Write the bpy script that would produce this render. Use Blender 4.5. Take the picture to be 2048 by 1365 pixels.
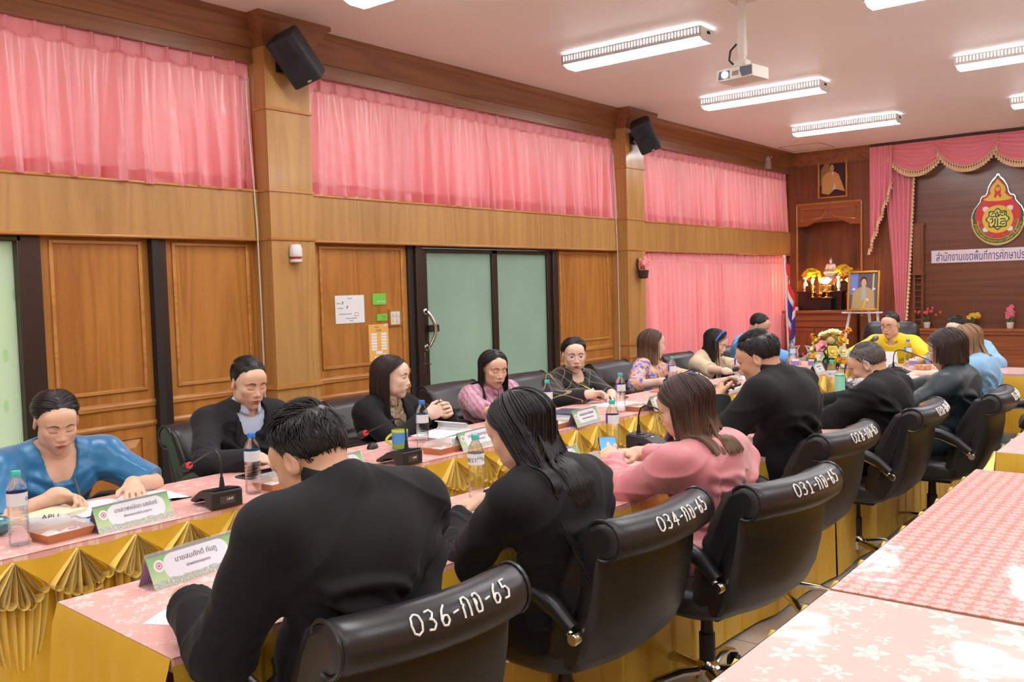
import bpy, math, random
import numpy as np
from mathutils import Vector, Matrix

# ---------------------------------------------------------------- camera, world, exposure
SC = bpy.context.scene
COL = SC.collection
for o in list(bpy.data.objects):
 bpy.data.objects.remove(o)
PI = math.pi
cam_d = bpy.data.cameras.new('camera')
cam = bpy.data.objects.new('camera', cam_d)
COL.objects.link(cam)
cam_d.sensor_width = 36.0
cam_d.lens = 31.987
cam_d.clip_start = 0.05
cam_d.clip_end = 200
cam.matrix_world = Matrix((
 (0.78076134, -0.01586892, 0.62462782, 0.0),
 (0.62425925, 0.0625059, -0.77871266, 0.0),
 (-0.0266856, 0.99791843, 0.05870851, 1.55),
 (0, 0, 0, 1)))
SC.camera = cam
SC.view_settings.view_transform = 'Standard'
SC.view_settings.look = 'None'
SC.view_settings.exposure = 0.40
SC.view_settings.gamma = 1.0
SC.view_settings.use_curve_mapping = False
try:
 SC.cycles.max_bounces = 8
 SC.cycles.diffuse_bounces = 4
 SC.cycles.glossy_bounces = 4
 SC.cycles.transmission_bounces = 8
 SC.cycles.transparent_max_bounces = 8
 SC.cycles.caustics_reflective = False
 SC.cycles.caustics_refractive = False
 SC.cycles.sample_clamp_indirect = 4.0
except Exception:
 pass

# daylight outside the windows: pale sky above, green planting below
W = bpy.data.worlds.new('daylight')
SC.world = W
W.use_nodes = True
_n = W.node_tree.nodes
_l = W.node_tree.links
_n.clear()
_o = _n.new('ShaderNodeOutputWorld')
_b = _n.new('ShaderNodeBackground')
_r = _n.new('ShaderNodeValToRGB')
_t = _n.new('ShaderNodeTexCoord')
_s = _n.new('ShaderNodeSeparateXYZ')
_l.new(_t.outputs['Generated'], _s.inputs[0])
_l.new(_s.outputs['Z'], _r.inputs[0])
_r.color_ramp.elements[0].position = 0.0
_r.color_ramp.elements[0].color = (0.64, 0.72, 0.60, 1)
_r.color_ramp.elements[1].position = 0.35
_r.color_ramp.elements[1].color = (0.93, 0.97, 1.0, 1)
_l.new(_r.outputs[0], _b.inputs[0])
_b.inputs[1].default_value = 1.5
_l.new(_b.outputs[0], _o.inputs[0])

LED_STRENGTH = 28.0        # brightness of the ceiling luminaires' diffusers
CEIL_Z = 3.43
# ---------------------------------------------------------------- helpers
RND = random.Random(7)


def S(r, g, b, a=1.0):
 def f(c):
  c /= 255.0
  return c / 12.92 if c <= 0.04045 else ((c + 0.055) / 1.055) ** 2.4
 return (f(r), f(g), f(b), a)


class NT:
 """small wrapper round a material's node tree"""
 def __init__(s, name):
  s.m = bpy.data.materials.new(name)
  s.m.use_nodes = True
  s.t = s.m.node_tree
  s.b = s.t.nodes['Principled BSDF']
  s.out = s.t.nodes['Material Output']

 def n(s, kind, **kw):
  x = s.t.nodes.new('ShaderNode' + kind)
  for k, v in kw.items():
   if k.startswith('i_'):
    s.put(x.inputs[int(k[2:]) if k[2:].isdigit() else k[2:].replace('_', ' ')], v)
   else:
    setattr(x, k, v)
  return x

 def put(s, sock, v):
  if isinstance(v, bpy.types.NodeSocket):
   s.t.links.new(v, sock)
  else:
   sock.default_value = v

 def bs(s, **kw):
  for k, v in kw.items():
   s.put(s.b.inputs[k.replace('_', ' ')], v)

 def math(s, op, a, b=0.0, c=0.0):
  x = s.n('Math', operation=op)
  s.put(x.inputs[0], a)
  s.put(x.inputs[1], b)
  s.put(x.inputs[2], c)
  return x.outputs[0]

 def mix(s, f, a, b):
  x = s.n('Mix', data_type='RGBA')
  s.put(x.inputs[0], f)
  s.put(x.inputs[6], a)
  s.put(x.inputs[7], b)
  return x.outputs[2]

 def ramp(s, f, stops):
  x = s.n('ValToRGB')
  e = x.color_ramp.elements
  while len(e) < len(stops):
   e.new(0.5)
  for i, (p, c) in enumerate(stops):
   e[i].position = p
   e[i].color = c if len(c) == 4 else (*c, 1)
  s.put(x.inputs[0], f)
  return x.outputs[0]

 def coord(s, kind='Object', scale=(1, 1, 1), rot=(0, 0, 0), loc=(0, 0, 0)):
  c = s.n('TexCoord').outputs[kind]
  m = s.n('Mapping')
  m.inputs['Location'].default_value = loc
  m.inputs['Rotation'].default_value = rot
  m.inputs['Scale'].default_value = scale
  s.put(m.inputs['Vector'], c)
  return m.outputs[0]

 def noise(s, vec, scale=5.0, detail=2.0, rough=0.5, dist=0.0):
  x = s.n('TexNoise')
  s.put(x.inputs['Vector'], vec)
  s.put(x.inputs['Scale'], scale)
  s.put(x.inputs['Detail'], detail)
  s.put(x.inputs['Roughness'], rough)
  s.put(x.inputs['Distortion'], dist)
  return x.outputs['Fac']

 def bump(s, h, strength=0.3, dist=0.01):
  x = s.n('Bump')
  s.put(x.inputs['Height'], h)
  x.inputs['Strength'].default_value = strength
  x.inputs['Distance'].default_value = dist
  s.put(s.b.inputs['Normal'], x.outputs[0])


def plain(name, col, rough=0.5, metal=0.0, noise=0.0, **kw):
 t = NT(name)
 if len(col) == 3:
  col = (*col, 1)
 if noise:
  f = t.noise(t.coord(), 40.0, 3.0)
  dark = tuple(c * (1 - noise) for c in col[:3]) + (1,)
  t.bs(Base_Color=t.mix(f, dark, col))
 else:
  t.bs(Base_Color=col)
 t.bs(Roughness=rough, Metallic=metal, **kw)
 return t.m


def wood(name, light, dark, axis='z', rough=0.32, scale=1.0, coat=0.25):
 """veneer with cathedral figure; the grain runs along axis"""
 t = NT(name)
 sc = {'z': (1, 1, .07), 'y': (1, .07, 1), 'x': (.07, 1, 1)}[axis]
 v = t.coord(scale=tuple(a * scale for a in sc))
 n1 = t.noise(v, 3.4, 2.0, .5, .4)
 # cathedral figure: contour lines of a slow noise
 lines = t.math('FRACT', t.math('MULTIPLY', n1, 9.0))
 tri = t.math('MULTIPLY', t.math('ABSOLUTE', t.math('SUBTRACT', lines, .5)), 2.0)
 fine = t.noise(t.coord(scale=tuple(a * b for a, b in zip(sc, (14, 14, 14)))), 14.0, 3.0, .6)
 f = t.math('ADD', t.math('MULTIPLY', tri, .26), t.math('MULTIPLY', n1, .50))
 f = t.math('ADD', f, t.math('MULTIPLY', fine, .34))
 c = t.ramp(f, [(.30, dark), (.55, tuple((a * .6 + b * .4) for a, b in zip(light, dark))), (.78, light)])
 t.bs(Base_Color=c, Roughness=rough, Coat_Weight=coat, Coat_Roughness=.12)
 t.bump(fine, .06, .002)
 return t.m


class MB:
 """collects shapes and links them as ONE mesh object"""
 def __init__(s):
  s.v, s.f, s.mi = [], [], []

 def add(s, verts, faces, mat=0):
  b = len(s.v)
  s.v.extend([tuple(p) for p in verts])
  s.f.extend([tuple(i + b for i in f) for f in faces])
  s.mi.extend([mat] * len(faces))
  return s

 def box(s, c, d, rz=0.0, mat=0, M=None):
  x, y, z = (k / 2 for k in d)
  vs = [Vector((a * x, b * y, e * z)) for a in (-1, 1) for b in (-1, 1) for e in (-1, 1)]
  R = M if M is not None else Matrix.Rotation(rz, 3, 'Z')
  vs = [R @ p + Vector(c) for p in vs]
  return s.add(vs, [(0, 1, 3, 2), (4, 6, 7, 5), (0, 4, 5, 1), (2, 3, 7, 6), (0, 2, 6, 4), (1, 5, 7, 3)], mat)

 def bb(s, lo, hi, mat=0):
  return s.box([(a + b) / 2 for a, b in zip(lo, hi)], [abs(b - a) for a, b in zip(lo, hi)], mat=mat)

 def tube(s, pts, r, n=8, mat=0, cap=True, closed=False, flat=None):
  """tube along points; r a number or one per point; flat=(axis, factor) squashes the section"""
  P = [Vector(p) for p in pts]
  m = len(P)
  rs = r if isinstance(r, (list, tuple)) else [r] * m
  vs = []
  prev = None
  for i in range(m):
   a = P[i - 1] if (i > 0 or closed) else P[i]
   b = P[(i + 1) % m] if (i < m - 1 or closed) else P[i]
   d = (b - a)
   d = d.normalized() if d.length > 1e-9 else Vector((0, 0, 1))
   if prev is None:
    u = d.orthogonal().normalized()
    if flat:
     u = (Vector(flat[0]) - d * d.dot(Vector(flat[0])))
     u = u.normalized() if u.length > 1e-6 else d.orthogonal().normalized()
   else:
    u = prev - d * prev.dot(d)
    u = u.normalized() if u.length > 1e-6 else d.orthogonal().normalized()
   prev = u
   w = d.cross(u)
   for k in range(n):
    an = 2 * PI * k / n
    vs.append(P[i] + (u * math.cos(an) * (flat[1] if flat else 1) + w * math.sin(an)) * rs[i])
  fs = []
  for i in range(m if closed else m - 1):
   j = (i + 1) % m
   for k in range(n):
    q = (k + 1) % n
    fs.append((i * n + k, i * n + q, j * n + q, j * n + k))
  if cap and not closed:
   fs.append(tuple(range(n - 1, -1, -1)))
   fs.append(tuple((m - 1) * n + k for k in range(n)))
  return s.add(vs, fs, mat)

 def lathe(s, prof, c=(0, 0, 0), n=20, mat=0, M=None, cap=True, mats=None):
  """prof: (radius, height) pairs, turned about z"""
  vs = []
  for (r, z) in prof:
   for k in range(n):
    a = 2 * PI * k / n
    p = Vector((r * math.cos(a), r * math.sin(a), z))
    if M is not None:
     p = M @ p
    vs.append(p + Vector(c))
  for i in range(len(prof) - 1):
   pass
  fs, ms = [], []
  for i in range(len(prof) - 1):
   for k in range(n):
    q = (k + 1) % n
    fs.append((i * n + k, i * n + q, (i + 1) * n + q, (i + 1) * n + k))
  if cap:
   fs.append(tuple(range(n - 1, -1, -1)))
   fs.append(tuple((len(prof) - 1) * n + k for k in range(n)))
  return s.add(vs, fs, mat)

 def prism(s, poly, a, b, axis='z', mat=0, M=None, c=(0, 0, 0)):
  """2-D outline pushed from a to b along axis ('x': poly is (y,z); 'y': (x,z); 'z': (x,y))"""
  def P(p, t):
   q = {'x': (t, p[0], p[1]), 'y': (p[0], t, p[1]), 'z': (p[0], p[1], t)}[axis]
   q = Vector(q)
   if M is not None:
    q = M @ q
   return q + Vector(c)
  n = len(poly)
  vs = [P(p, a) for p in poly] + [P(p, b) for p in poly]
  fs = [(i, (i + 1) % n, n + (i + 1) % n, n + i) for i in range(n)]
  fs += [tuple(range(n - 1, -1, -1)), tuple(range(n, 2 * n))]
  return s.add(vs, fs, mat)

 def grid(s, fn, nu, nv, mat=0, cu=False, cv=False):
  """fn(u, v), u and v in 0..1"""
  vs = [fn(i / (nu if cu else nu - 1), j / (nv if cv else nv - 1)) for i in range(nu) for j in range(nv)]
  fs = []
  for i in range(nu if cu else nu - 1):
   for j in range(nv if cv else nv - 1):
    a, b = (i + 1) % nu, (j + 1) % nv
    fs.append((i * nv + j, a * nv + j, a * nv + b, i * nv + b))
  return s.add(vs, fs, mat)

 def ball(s, c, r, n=12, m=8, mat=0, M=None):
  r = r if isinstance(r, (list, tuple)) else (r, r, r)
  vs, fs = [], []
  for i in range(m + 1):
   th = PI * i / m
   for k in range(n):
    a = 2 * PI * k / n
    p = Vector((r[0] * math.sin(th) * math.cos(a), r[1] * math.sin(th) * math.sin(a), r[2] * math.cos(th)))
    if M is not None:
     p = M @ p
    vs.append(p + Vector(c))
  for i in range(m):
   for k in range(n):
    q = (k + 1) % n
    fs.append((i * n + k, (i + 1) * n + k, (i + 1) * n + q, i * n + q))
  return s.add(vs, fs, mat)

 def mesh(s, name, mats, angle=40):
  me = bpy.data.meshes.new(name)
  me.from_pydata(s.v, [], s.f)
  for m in (mats if isinstance(mats, (list, tuple)) else [mats]):
   me.materials.append(m)
  me.polygons.foreach_set('material_index', s.mi)
  import bmesh
  bm = bmesh.new()
  bm.from_mesh(me)
  bmesh.ops.recalc_face_normals(bm, faces=bm.faces)
  bm.to_mesh(me)
  bm.free()
  if angle:
   me.shade_smooth()
   me.set_sharp_from_angle(angle=math.radians(angle))
  return me

 def build(s, name, mats, parent=None, loc=(0, 0, 0), rz=0.0, bevel=0, solid=0, sub=0, angle=40, label=None):
  o = bpy.data.objects.new(name, s.mesh(name, mats, angle))
  COL.objects.link(o)
  o.location = loc
  o.rotation_euler = (0, 0, rz)
  if parent is not None:
   o.parent = parent
  if solid:
   md = o.modifiers.new('solid', 'SOLIDIFY')
   md.thickness = solid
   md.offset = 0
  if bevel:
   md = o.modifiers.new('bevel', 'BEVEL')
   md.width = bevel
   md.segments = 2
   md.limit_method = 'ANGLE'
  if sub:
   md = o.modifiers.new('sub', 'SUBSURF')
   md.levels = md.render_levels = sub
  if label:
   o['label'] = label
  return o


def tag(o, label, cat, group=None, kind=None):
 o['label'] = label
 o['category'] = cat
 if group:
  o['group'] = group
 if kind:
  o['kind'] = kind
 return o


def thing(name, label, cat, loc=(0, 0, 0), rz=0.0, group=None):
 o = bpy.data.objects.new(name, None)
 o.empty_display_size = .1
 COL.objects.link(o)
 o.location = loc
 o.rotation_euler = (0, 0, rz)
 return tag(o, label, cat, group)


def struct(o):
 o['kind'] = 'structure'
 return o


CHILDREN = {}


def kids(o):
 return [c for c in bpy.data.objects if c.parent == o]


def copy_tree(o, parent=None, tree=None):
 """copy a thing, its parts and their sub-parts (mesh data shared)"""
 c = o.copy()
 COL.objects.link(c)
 if parent is not None:
  c.parent = parent
  c.matrix_parent_inverse = o.matrix_parent_inverse.copy()
 for k in (tree if tree is not None else snapshot(o)):
  copy_tree(k[0], c, k[1])
 return c


def snapshot(o):
 by = {}
 for c in bpy.data.objects:
  if c.parent is not None:
   by.setdefault(c.parent.name, []).append(c)

 def go(x):
  return [(c, go(c)) for c in by.get(x.name, [])]
 return go(o)


def dup(proto, loc, rz, label, group=None, cat=None):
 tree = PROTO.setdefault(proto.name, None)
 if tree is None:
  tree = PROTO[proto.name] = snapshot(proto)
 if proto.name not in USED:
  USED.add(proto.name)
  o = proto
 else:
  o = copy_tree(proto, None, tree)
 o.location = loc
 o.rotation_euler = (0, 0, rz)
 o['label'] = label
 if group:
  o['group'] = group
 if cat:
  o['category'] = cat
 return o


PROTO, USED = {}, set()


def text_mesh(txt, size, name='lettering', mat=None, align='CENTER', depth=0.0004, fit=None):
 """flat lettering in the local xz plane, readable when seen from -y; returns (object, width)"""
 cu = bpy.data.curves.new(name, 'FONT')
 cu.body = txt
 cu.size = size
 cu.align_x = align
 cu.align_y = 'CENTER'
 cu.extrude = depth
 cu.resolution_u = 2
 ob = bpy.data.objects.new(name, cu)
 COL.objects.link(ob)
 bpy.context.view_layer.update()
 dg = bpy.context.evaluated_depsgraph_get()
 me = bpy.data.meshes.new_from_object(ob.evaluated_get(dg))
 bpy.data.objects.remove(ob)
 bpy.data.curves.remove(cu)
 xs = [v.co.x for v in me.vertices] or [0]
 w = max(xs) - min(xs)
 if fit and w > 0:
  k = fit / w
  me.transform(Matrix.Diagonal((k, 1, 1, 1)))
  w = fit
 me.transform(Matrix.Rotation(PI / 2, 4, 'X'))
 if mat:
  me.materials.append(mat)
 me.name = name
 return me, w


def put_mesh(me, name, parent, M):
 o = bpy.data.objects.new(name, me)
 COL.objects.link(o)
 o.parent = parent
 o.matrix_local = M
 return o


def TR(x, y, z, rz=0.0, rx=0.0, ry=0.0):
 return Matrix.Translation((x, y, z)) @ Matrix.Rotation(rz, 4, 'Z') @ Matrix.Rotation(rx, 4, 'X') @ Matrix.Rotation(ry, 4, 'Y')


_hv = np.array([12.9898, 78.233, 37.719])


def vnoise(P):
 """value noise in -1..1 for an (n,3) array"""
 i = np.floor(P)
 f = P - i
 u = f * f * (3 - 2 * f)
 out = 0
 for a in (0, 1):
  for b in (0, 1):
   for c in (0, 1):
    h = np.sin((i + (a, b, c)) @ _hv) * 43758.5453
    h = h - np.floor(h)
    w = (u[:, 0] if a else 1 - u[:, 0]) * (u[:, 1] if b else 1 - u[:, 1]) * (u[:, 2] if c else 1 - u[:, 2])
    out = out + h * w
 return out * 2 - 1


def n1(x, seed=0.0):
 """smooth 1-D noise in -1..1"""
 i = math.floor(x)
 f = x - i
 u = f * f * (3 - 2 * f)

 def h(k):
  t = math.sin(k * 127.1 + seed * 311.7) * 43758.5453
  return (t - math.floor(t)) * 2 - 1
 return h(i) * (1 - u) + h(i + 1) * u
# ---------------------------------------------------------------- the room
M_TEAK = wood('teak_veneer', S(194, 132, 62), S(156, 94, 36))
M_TEAK_PALE = wood('teak_veneer_band', S(194, 148, 88), S(166, 118, 62))
M_TEAK_H = wood('teak_beam', S(148, 98, 58), S(114, 68, 38), axis='y')
M_TRIM = wood('teak_moulding', S(205, 146, 78), S(172, 108, 48), axis='y', rough=.28)
M_TRIM_V = wood('teak_moulding_upright', S(196, 132, 62), S(164, 98, 42), rough=.28)
M_DARKW = wood('dark_panelling', S(120, 72, 46), S(88, 48, 30), axis='x', rough=.35)
M_DARKW_V = wood('dark_panelling_upright', S(136, 78, 44), S(104, 54, 30), rough=.35)
M_CAB = wood('cabinet_wood', S(152, 88, 48), S(120, 62, 34), rough=.3)
M_CAB_H = wood('cabinet_wood_level', S(158, 94, 52), S(126, 66, 36), axis='x', rough=.3)
M_BRONZE = plain('bronze_aluminium', S(70, 55, 48), .38, .55)
M_BLACKGAP = plain('dark_rubber', S(30, 26, 24), .6)
M_CREAM = plain('cream_paint', S(225, 212, 196), .7)

t = NT('ceiling_paint')
t.bs(Base_Color=t.mix(t.noise(t.coord(), 1.4, 2.0), S(246, 240, 238), S(248, 243, 241)), Roughness=.55)
M_CEIL = t.m

t = NT('floor_tiles')
br = t.n('TexBrick', offset=0.0)
t.put(br.inputs['Vector'], t.coord())
br.inputs['Scale'].default_value = 1.0
br.inputs['Brick Width'].default_value = .6
br.inputs['Row Height'].default_value = .6
br.inputs['Mortar Size'].default_value = .004
br.inputs['Color1'].default_value = S(214, 199, 186)
br.inputs['Color2'].default_value = S(206, 190, 176)
br.inputs['Mortar'].default_value = S(140, 122, 110)
t.bs(Base_Color=t.mix(t.math('MULTIPLY', t.noise(t.coord(), 6.0, 4.0), .3), br.outputs['Color'], S(190, 172, 158)), Roughness=.18)
M_FLOOR = t.m


def frosted(name, a, b, leafy=.5):
 t = NT(name)
 v = t.coord(scale=(1, 1, 1))
 n = t.noise(v, 2.2, 2.0, .5)
 vo = t.n('TexVoronoi', feature='F1')
 t.put(vo.inputs['Vector'], t.coord(scale=(1, 2.6, 1.0), rot=(.6, 0, 0)))
 leaf = t.ramp(vo.outputs['Distance'], [(.17, (.62, .84, .56, 1)), (.22, (1, 1, 1, 1))])
 base = t.mix(t.math('MULTIPLY', n, 1.0), a, b)
 mm = t.n('Mix', data_type='RGBA', blend_type='MULTIPLY')
 mm.inputs[0].default_value = leafy
 t.put(mm.inputs[6], base)
 t.put(mm.inputs[7], leaf)
 tr = t.n('BsdfTranslucent')
 t.put(tr.inputs[0], mm.outputs[2])
 t.bs(Base_Color=mm.outputs[2], Roughness=.25)
 mx = t.n('MixShader')
 mx.inputs[0].default_value = .62
 t.put(mx.inputs[1], t.b.outputs[0])
 t.put(mx.inputs[2], tr.outputs[0])
 t.put(t.out.inputs[0], mx.outputs[0])
 return t.m


M_FROST = frosted('frosted_glass', S(168, 186, 172), S(186, 202, 188), .08)
M_FROST2 = frosted('frosted_glass_leafy', S(220, 230, 196), S(222, 232, 224))
M_PANE = plain('window_glass', (1, 1, 1, 1), .02, 0, Transmission_Weight=1.0, IOR=1.1)

XW = -5.40      # lower panelling
XB = -5.33      # band and beam
XC = -5.20      # column faces
XO = -5.62      # outer face of the wall
YF = 13.45      # far wall
XR, YB = 2.8, -3.2
Z0, Z1, Z2 = 1.935, 2.262, 3.145     # band bottom, band top, beam bottom
COLS = [(-.78, -.40), (3.875, 4.25), (8.53, 8.90)]

b = MB()
b.bb((XO, YB - .2, -.1), (XR + .2, YF + .2, 0))
struct(b.build('floor', M_FLOOR, angle=0))
b = MB()
b.bb((XO - .02, YB - .2, CEIL_Z), (XR + .2, YF + .2, CEIL_Z + .1))
struct(b.build('ceiling', M_CEIL, angle=0))
b = MB()
b.bb((XR, YB, 0), (XR + .15, YF, CEIL_Z))
struct(b.build('wall_right', M_TEAK_PALE, angle=0))
b = MB()
b.bb((XO, YB - .15, 0), (XR, YB, CEIL_Z))
struct(b.build('wall_back', M_CREAM, angle=0))

# left wall: slabs that leave the window and door openings free
b = MB()
for y0, y1 in ((YB, -.40), (2.40, 5.49), (7.46, 9.05)):
 b.bb((XO, y0, 0), (XW, y1, Z0))
b.bb((XO, -.40, 0), (XW, .55, Z0))
b.bb((XO, 9.05, 0), (XW, YF, .55))
b.bb((XO, 13.30, .55), (XW, YF, Z0))
b.bb((XO, YB, Z0), (XW, YF, Z1))
b.bb((XO, YB, Z2), (XW, YF, CEIL_Z))
for y0, y1 in ((YB, -.35), (3.83, 4.30), (8.49, 8.95), (13.32, YF)):
 b.bb((XO, y0, Z1), (XW, y1, Z2))
struct(b.build('wall_left', M_TEAK, angle=0))

# veneered band and beam, both stand proud of the panelling
b = MB()
for y0, y1 in ((-.40, 3.875), (4.25, 8.53), (8.90, YF)):
 b.bb((XW - .01, y0, Z0), (XB, y1, Z1))
struct(b.build('trim_1', M_TEAK_PALE, angle=0))
b = MB()
for y0, y1 in ((-.40, 3.875), (4.25, 8.53), (8.90, YF)):
 b.bb((XW - .01, y0, Z2), (XB, y1, CEIL_Z))
 b.bb((XB - .02, y0, Z2 - .012), (XB + .006, y1, Z2 + .02))
struct(b.build('trim_2', M_TEAK_H, angle=0))
# mouldings at the band's edges
b = MB()
for y0, y1 in ((-.40, 3.875), (4.25, 8.53), (8.90, YF)):
 for z in (Z0 - .008, Z1 + .002):
  b.tube([(XB, y0, z), (XB, y1, z)], .011, 8)
struct(b.build('trim_3', M_TRIM, angle=50))
# columns with their mouldings
for k, (y0, y1) in enumerate(COLS):
 b = MB()
 b.bb((XO, y0, 0), (XC, y1, CEIL_Z))
 o = struct(b.build('trim_%d' % (4 + k), M_TEAK_PALE, angle=0))
 m = MB()
 for z, h, d in ((Z0 - .005, .018, .01), (Z1 + .0, .016, .008), (2.82, .02, .012), (.90, .03, .014), (.76, .022, .012)):
  m.bb((XC, y0 - d, z - h / 2), (XC + d, y1 + d, z + h / 2))
  m.bb((XC - .13, y0 - d, z - h / 2), (XC + .001, y0, z + h / 2))
  m.bb((XC - .13, y1, z - h / 2), (XC + .001, y1 + d, z + h / 2))
 struct(m.build('moulding', M_TRIM, o))
# crown moulding that steps round every column
PROF = [(0, 3.235), (.012, 3.235), (.02, 3.262), (.035, 3.285), (.055, 3.32), (.09, 3.36), (.098, 3.385), (.12, 3.40), (.12, CEIL_Z), (0, CEIL_Z)]


def crown_run(mb, pts):
 """pts: (x, y) along the wall face; profile offset to the room side with mitred corners"""
 n = len(pts)
 offs = []
 for i in range(n):
  def nrm(a, c):
   d = Vector((c[0] - a[0], c[1] - a[1]))
   d.normalize()
   return Vector((d.y, -d.x))
  ns = []
  if i > 0:
   ns.append(nrm(pts[i - 1], pts[i]))
  if i < n - 1:
   ns.append(nrm(pts[i], pts[i + 1]))
  if len(ns) == 2:
   s_ = ns[0] + ns[1]
   s_ = s_ / max(.2, s_.dot(ns[0]))
  else:
   s_ = ns[0]
  offs.append(s_)
 vs = []
 for p, o_ in zip(pts, offs):
  for d, z in PROF:
   vs.append((p[0] + o_.x * d, p[1] + o_.y * d, z))
 k = len(PROF)
 fs = []
 for i in range(n - 1):
  for j in range(k):
   q = (j + 1) % k
   fs.append((i * k + j, (i + 1) * k + j, (i + 1) * k + q, i * k + q))
 mb.add(vs, fs)


pts = [(XB, -.40)]
for y0, y1 in COLS[1:]:
 pts += [(XB, y0), (XC, y0), (XC, y1), (XB, y1)]
pts += [(XB, YF)]
b = MB()
crown_run(b, pts)
crown_run(b, [(XB, YF - .002), (-4.12, YF - .002)])
struct(b.build('trim_7', M_TEAK_H, angle=30))


# panel mouldings and chair rails on the lower wall
def frame_rect(mb, y0, y1, z0, z1, w=.022, d=.012, x=XW):
 mb.bb((x, y0, z0), (x + d, y0 + w, z1))
 mb.bb((x, y1 - w, z0), (x + d, y1, z1))
 mb.bb((x, y0 + w, z0), (x + d, y1 - w, z0 + w))
 mb.bb((x, y0 + w, z1 - w), (x + d, y1 - w, z1))


PANELS = [(2.44, 3.05), (3.22, 3.84), (4.42, 5.33), (7.50, 8.46)]
b = MB()
for y0, y1 in PANELS:
 frame_rect(b, y0 + .02, y1 - .02, .965, 1.90)
 e0, e1 = y0 - .03, y1 + .03
 b.tube([(XW, e0, .885), (XW, e1, .885)], .020, 8, flat=((1, 0, 0), .8))
 b.bb((XW, e0, .862), (XW + .012, e1, .905))
 b.tube([(XW, e0, .755), (XW, e1, .755)], .016, 8)
 b.bb((XW, e0, .738), (XW + .010, e1, .772))
 b.bb((XW, e0, .05), (XW + .014, e1, .12))
struct(b.build('trim_8', M_TRIM, bevel=.003))
b = MB()
for y0, y1 in PANELS:      # raised lower fields: frame, sloped border, field
 a0, a1, c0, c1 = y0 + .05, y1 - .05, .16, .70
 frame_rect(b, a0, a1, c0, c1, .03, .016)
 i = .085
 vs = [(XW + .004, a0 + .03, c0 + .03), (XW + .004, a1 - .03, c0 + .03), (XW + .004, a1 - .03, c1 - .03), (XW + .004, a0 + .03, c1 - .03),
    (XW + .026, a0 + i, c0 + i), (XW + .026, a1 - i, c0 + i), (XW + .026, a1 - i, c1 - i), (XW + .026, a0 + i, c1 - i)]
 b.add(vs, [(0, 1, 5, 4), (1, 2, 6, 5), (2, 3, 7, 6), (3, 0, 4, 7), (4, 5, 6, 7)])
struct(b.build('trim_9', M_TRIM_V, angle=20))

# dark sliding-door stile between the first two panels
b = MB()
b.bb((XW, 3.075, 0), (XW + .055, 3.125, Z0 - .02))
b.bb((XW, 3.125, 0), (XW + .02, 3.19, Z0 - .02), mat=1)
struct(b.build('trim_10', [M_BLACKGAP, M_BRONZE], angle=0))

# leafy frosted window at the near end of the left wall
b = MB()
b.bb((XW - .06, 2.275, 0), (XW + .03, 2.405, Z0 - .01))
b.bb((XW - .06, .55, 1.885), (XW + .03, 2.30, Z0 - .005))
b.bb((XW - .06, .55, 0), (XW + .03, .62, 1.90))
b.bb((XW - .06, .55, 0), (XW + .03, 2.30, .08))
w1 = struct(b.build('window_1', M_BRONZE, bevel=.004))
b = MB()
b.bb((XW - .035, .6, .06), (XW - .027, 2.29, 1.90))
struct(b.build('pane', M_FROST2, w1, angle=0))

# bronze framed frosted door
b = MB()
b.bb((XW - .08, 5.36, 0), (XW + .02, 5.43, Z0 - .01), mat=1)
b.bb((XW - .08, 5.43, 0), (XW + .045, 5.50, Z0 - .01))
b.bb((XW - .08, 7.385, 0), (XW + .03, 7.47, Z0 - .01))
b.bb((XW - .08, 5.43, 1.905), (XW + .05, 7.47, Z0 - .005))
d1 = struct(b.build('door_1', [M_BRONZE, M_BLACKGAP], bevel=.003))
b = MB()
b.bb((XW - .05, 5.505, .02), (XW + .005, 5.60, 1.90))
b.bb((XW - .05, 6.465, .02), (XW + .005, 6.54, 1.90))
b.bb((XW - .05, 7.32, .02), (XW + .005, 7.385, 1.90))
b.bb((XW - .05, 5.60, 1.865), (XW + .005, 7.32, 1.90))
b.bb((XW - .05, 5.60, .02), (XW + .005, 7.32, .12))
struct(b.build('leaf_frame', M_BRONZE, d1, bevel=.003))
b = MB()
b.bb((XW - .028, 5.59, .11), (XW - .02, 7.33, 1.87))
struct(b.build('pane', M_FROST, d1, angle=0))
M_CHROME = plain('polished_chrome', (.82, .80, .78, 1), .12, 1.0)
b = MB()
hy = 5.555
pp = [(XW + .005, hy, 1.365), (XW + .04, hy, 1.365)] + [(XW + .045 + .035 * math.sin(PI * k / 10), hy + .05 * math.sin(PI * k / 10), 1.36 - .3 * k / 10) for k in range(11)] + [(XW + .04, hy, 1.06), (XW + .005, hy, 1.06)]
b.tube(pp, .014, 10)
for z in (1.365, 1.06):
 b.lathe([(.026, 0), (.026, .012), (.018, .016)], (XW + .004, hy, z), 14, M=Matrix.Rotation(PI / 2, 3, 'Y'))
struct(b.build('door_handle', M_CHROME, d1))
b = MB()
b.bb((XW, 5.575, 1.19), (XW + .035, 5.70, 1.25))
struct(b.build('lock_case', M_BLACKGAP, d1, bevel=.004))
b = MB()
b.bb((XW + .005, 5.51, .86), (XW + .016, 5.535, 1.02))
b.tube([(XW + .01, 5.56, .92), (XW + .05, 5.565, .92)], .006, 8)
struct(b.build('hinge', M_CHROME, d1))

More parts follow.
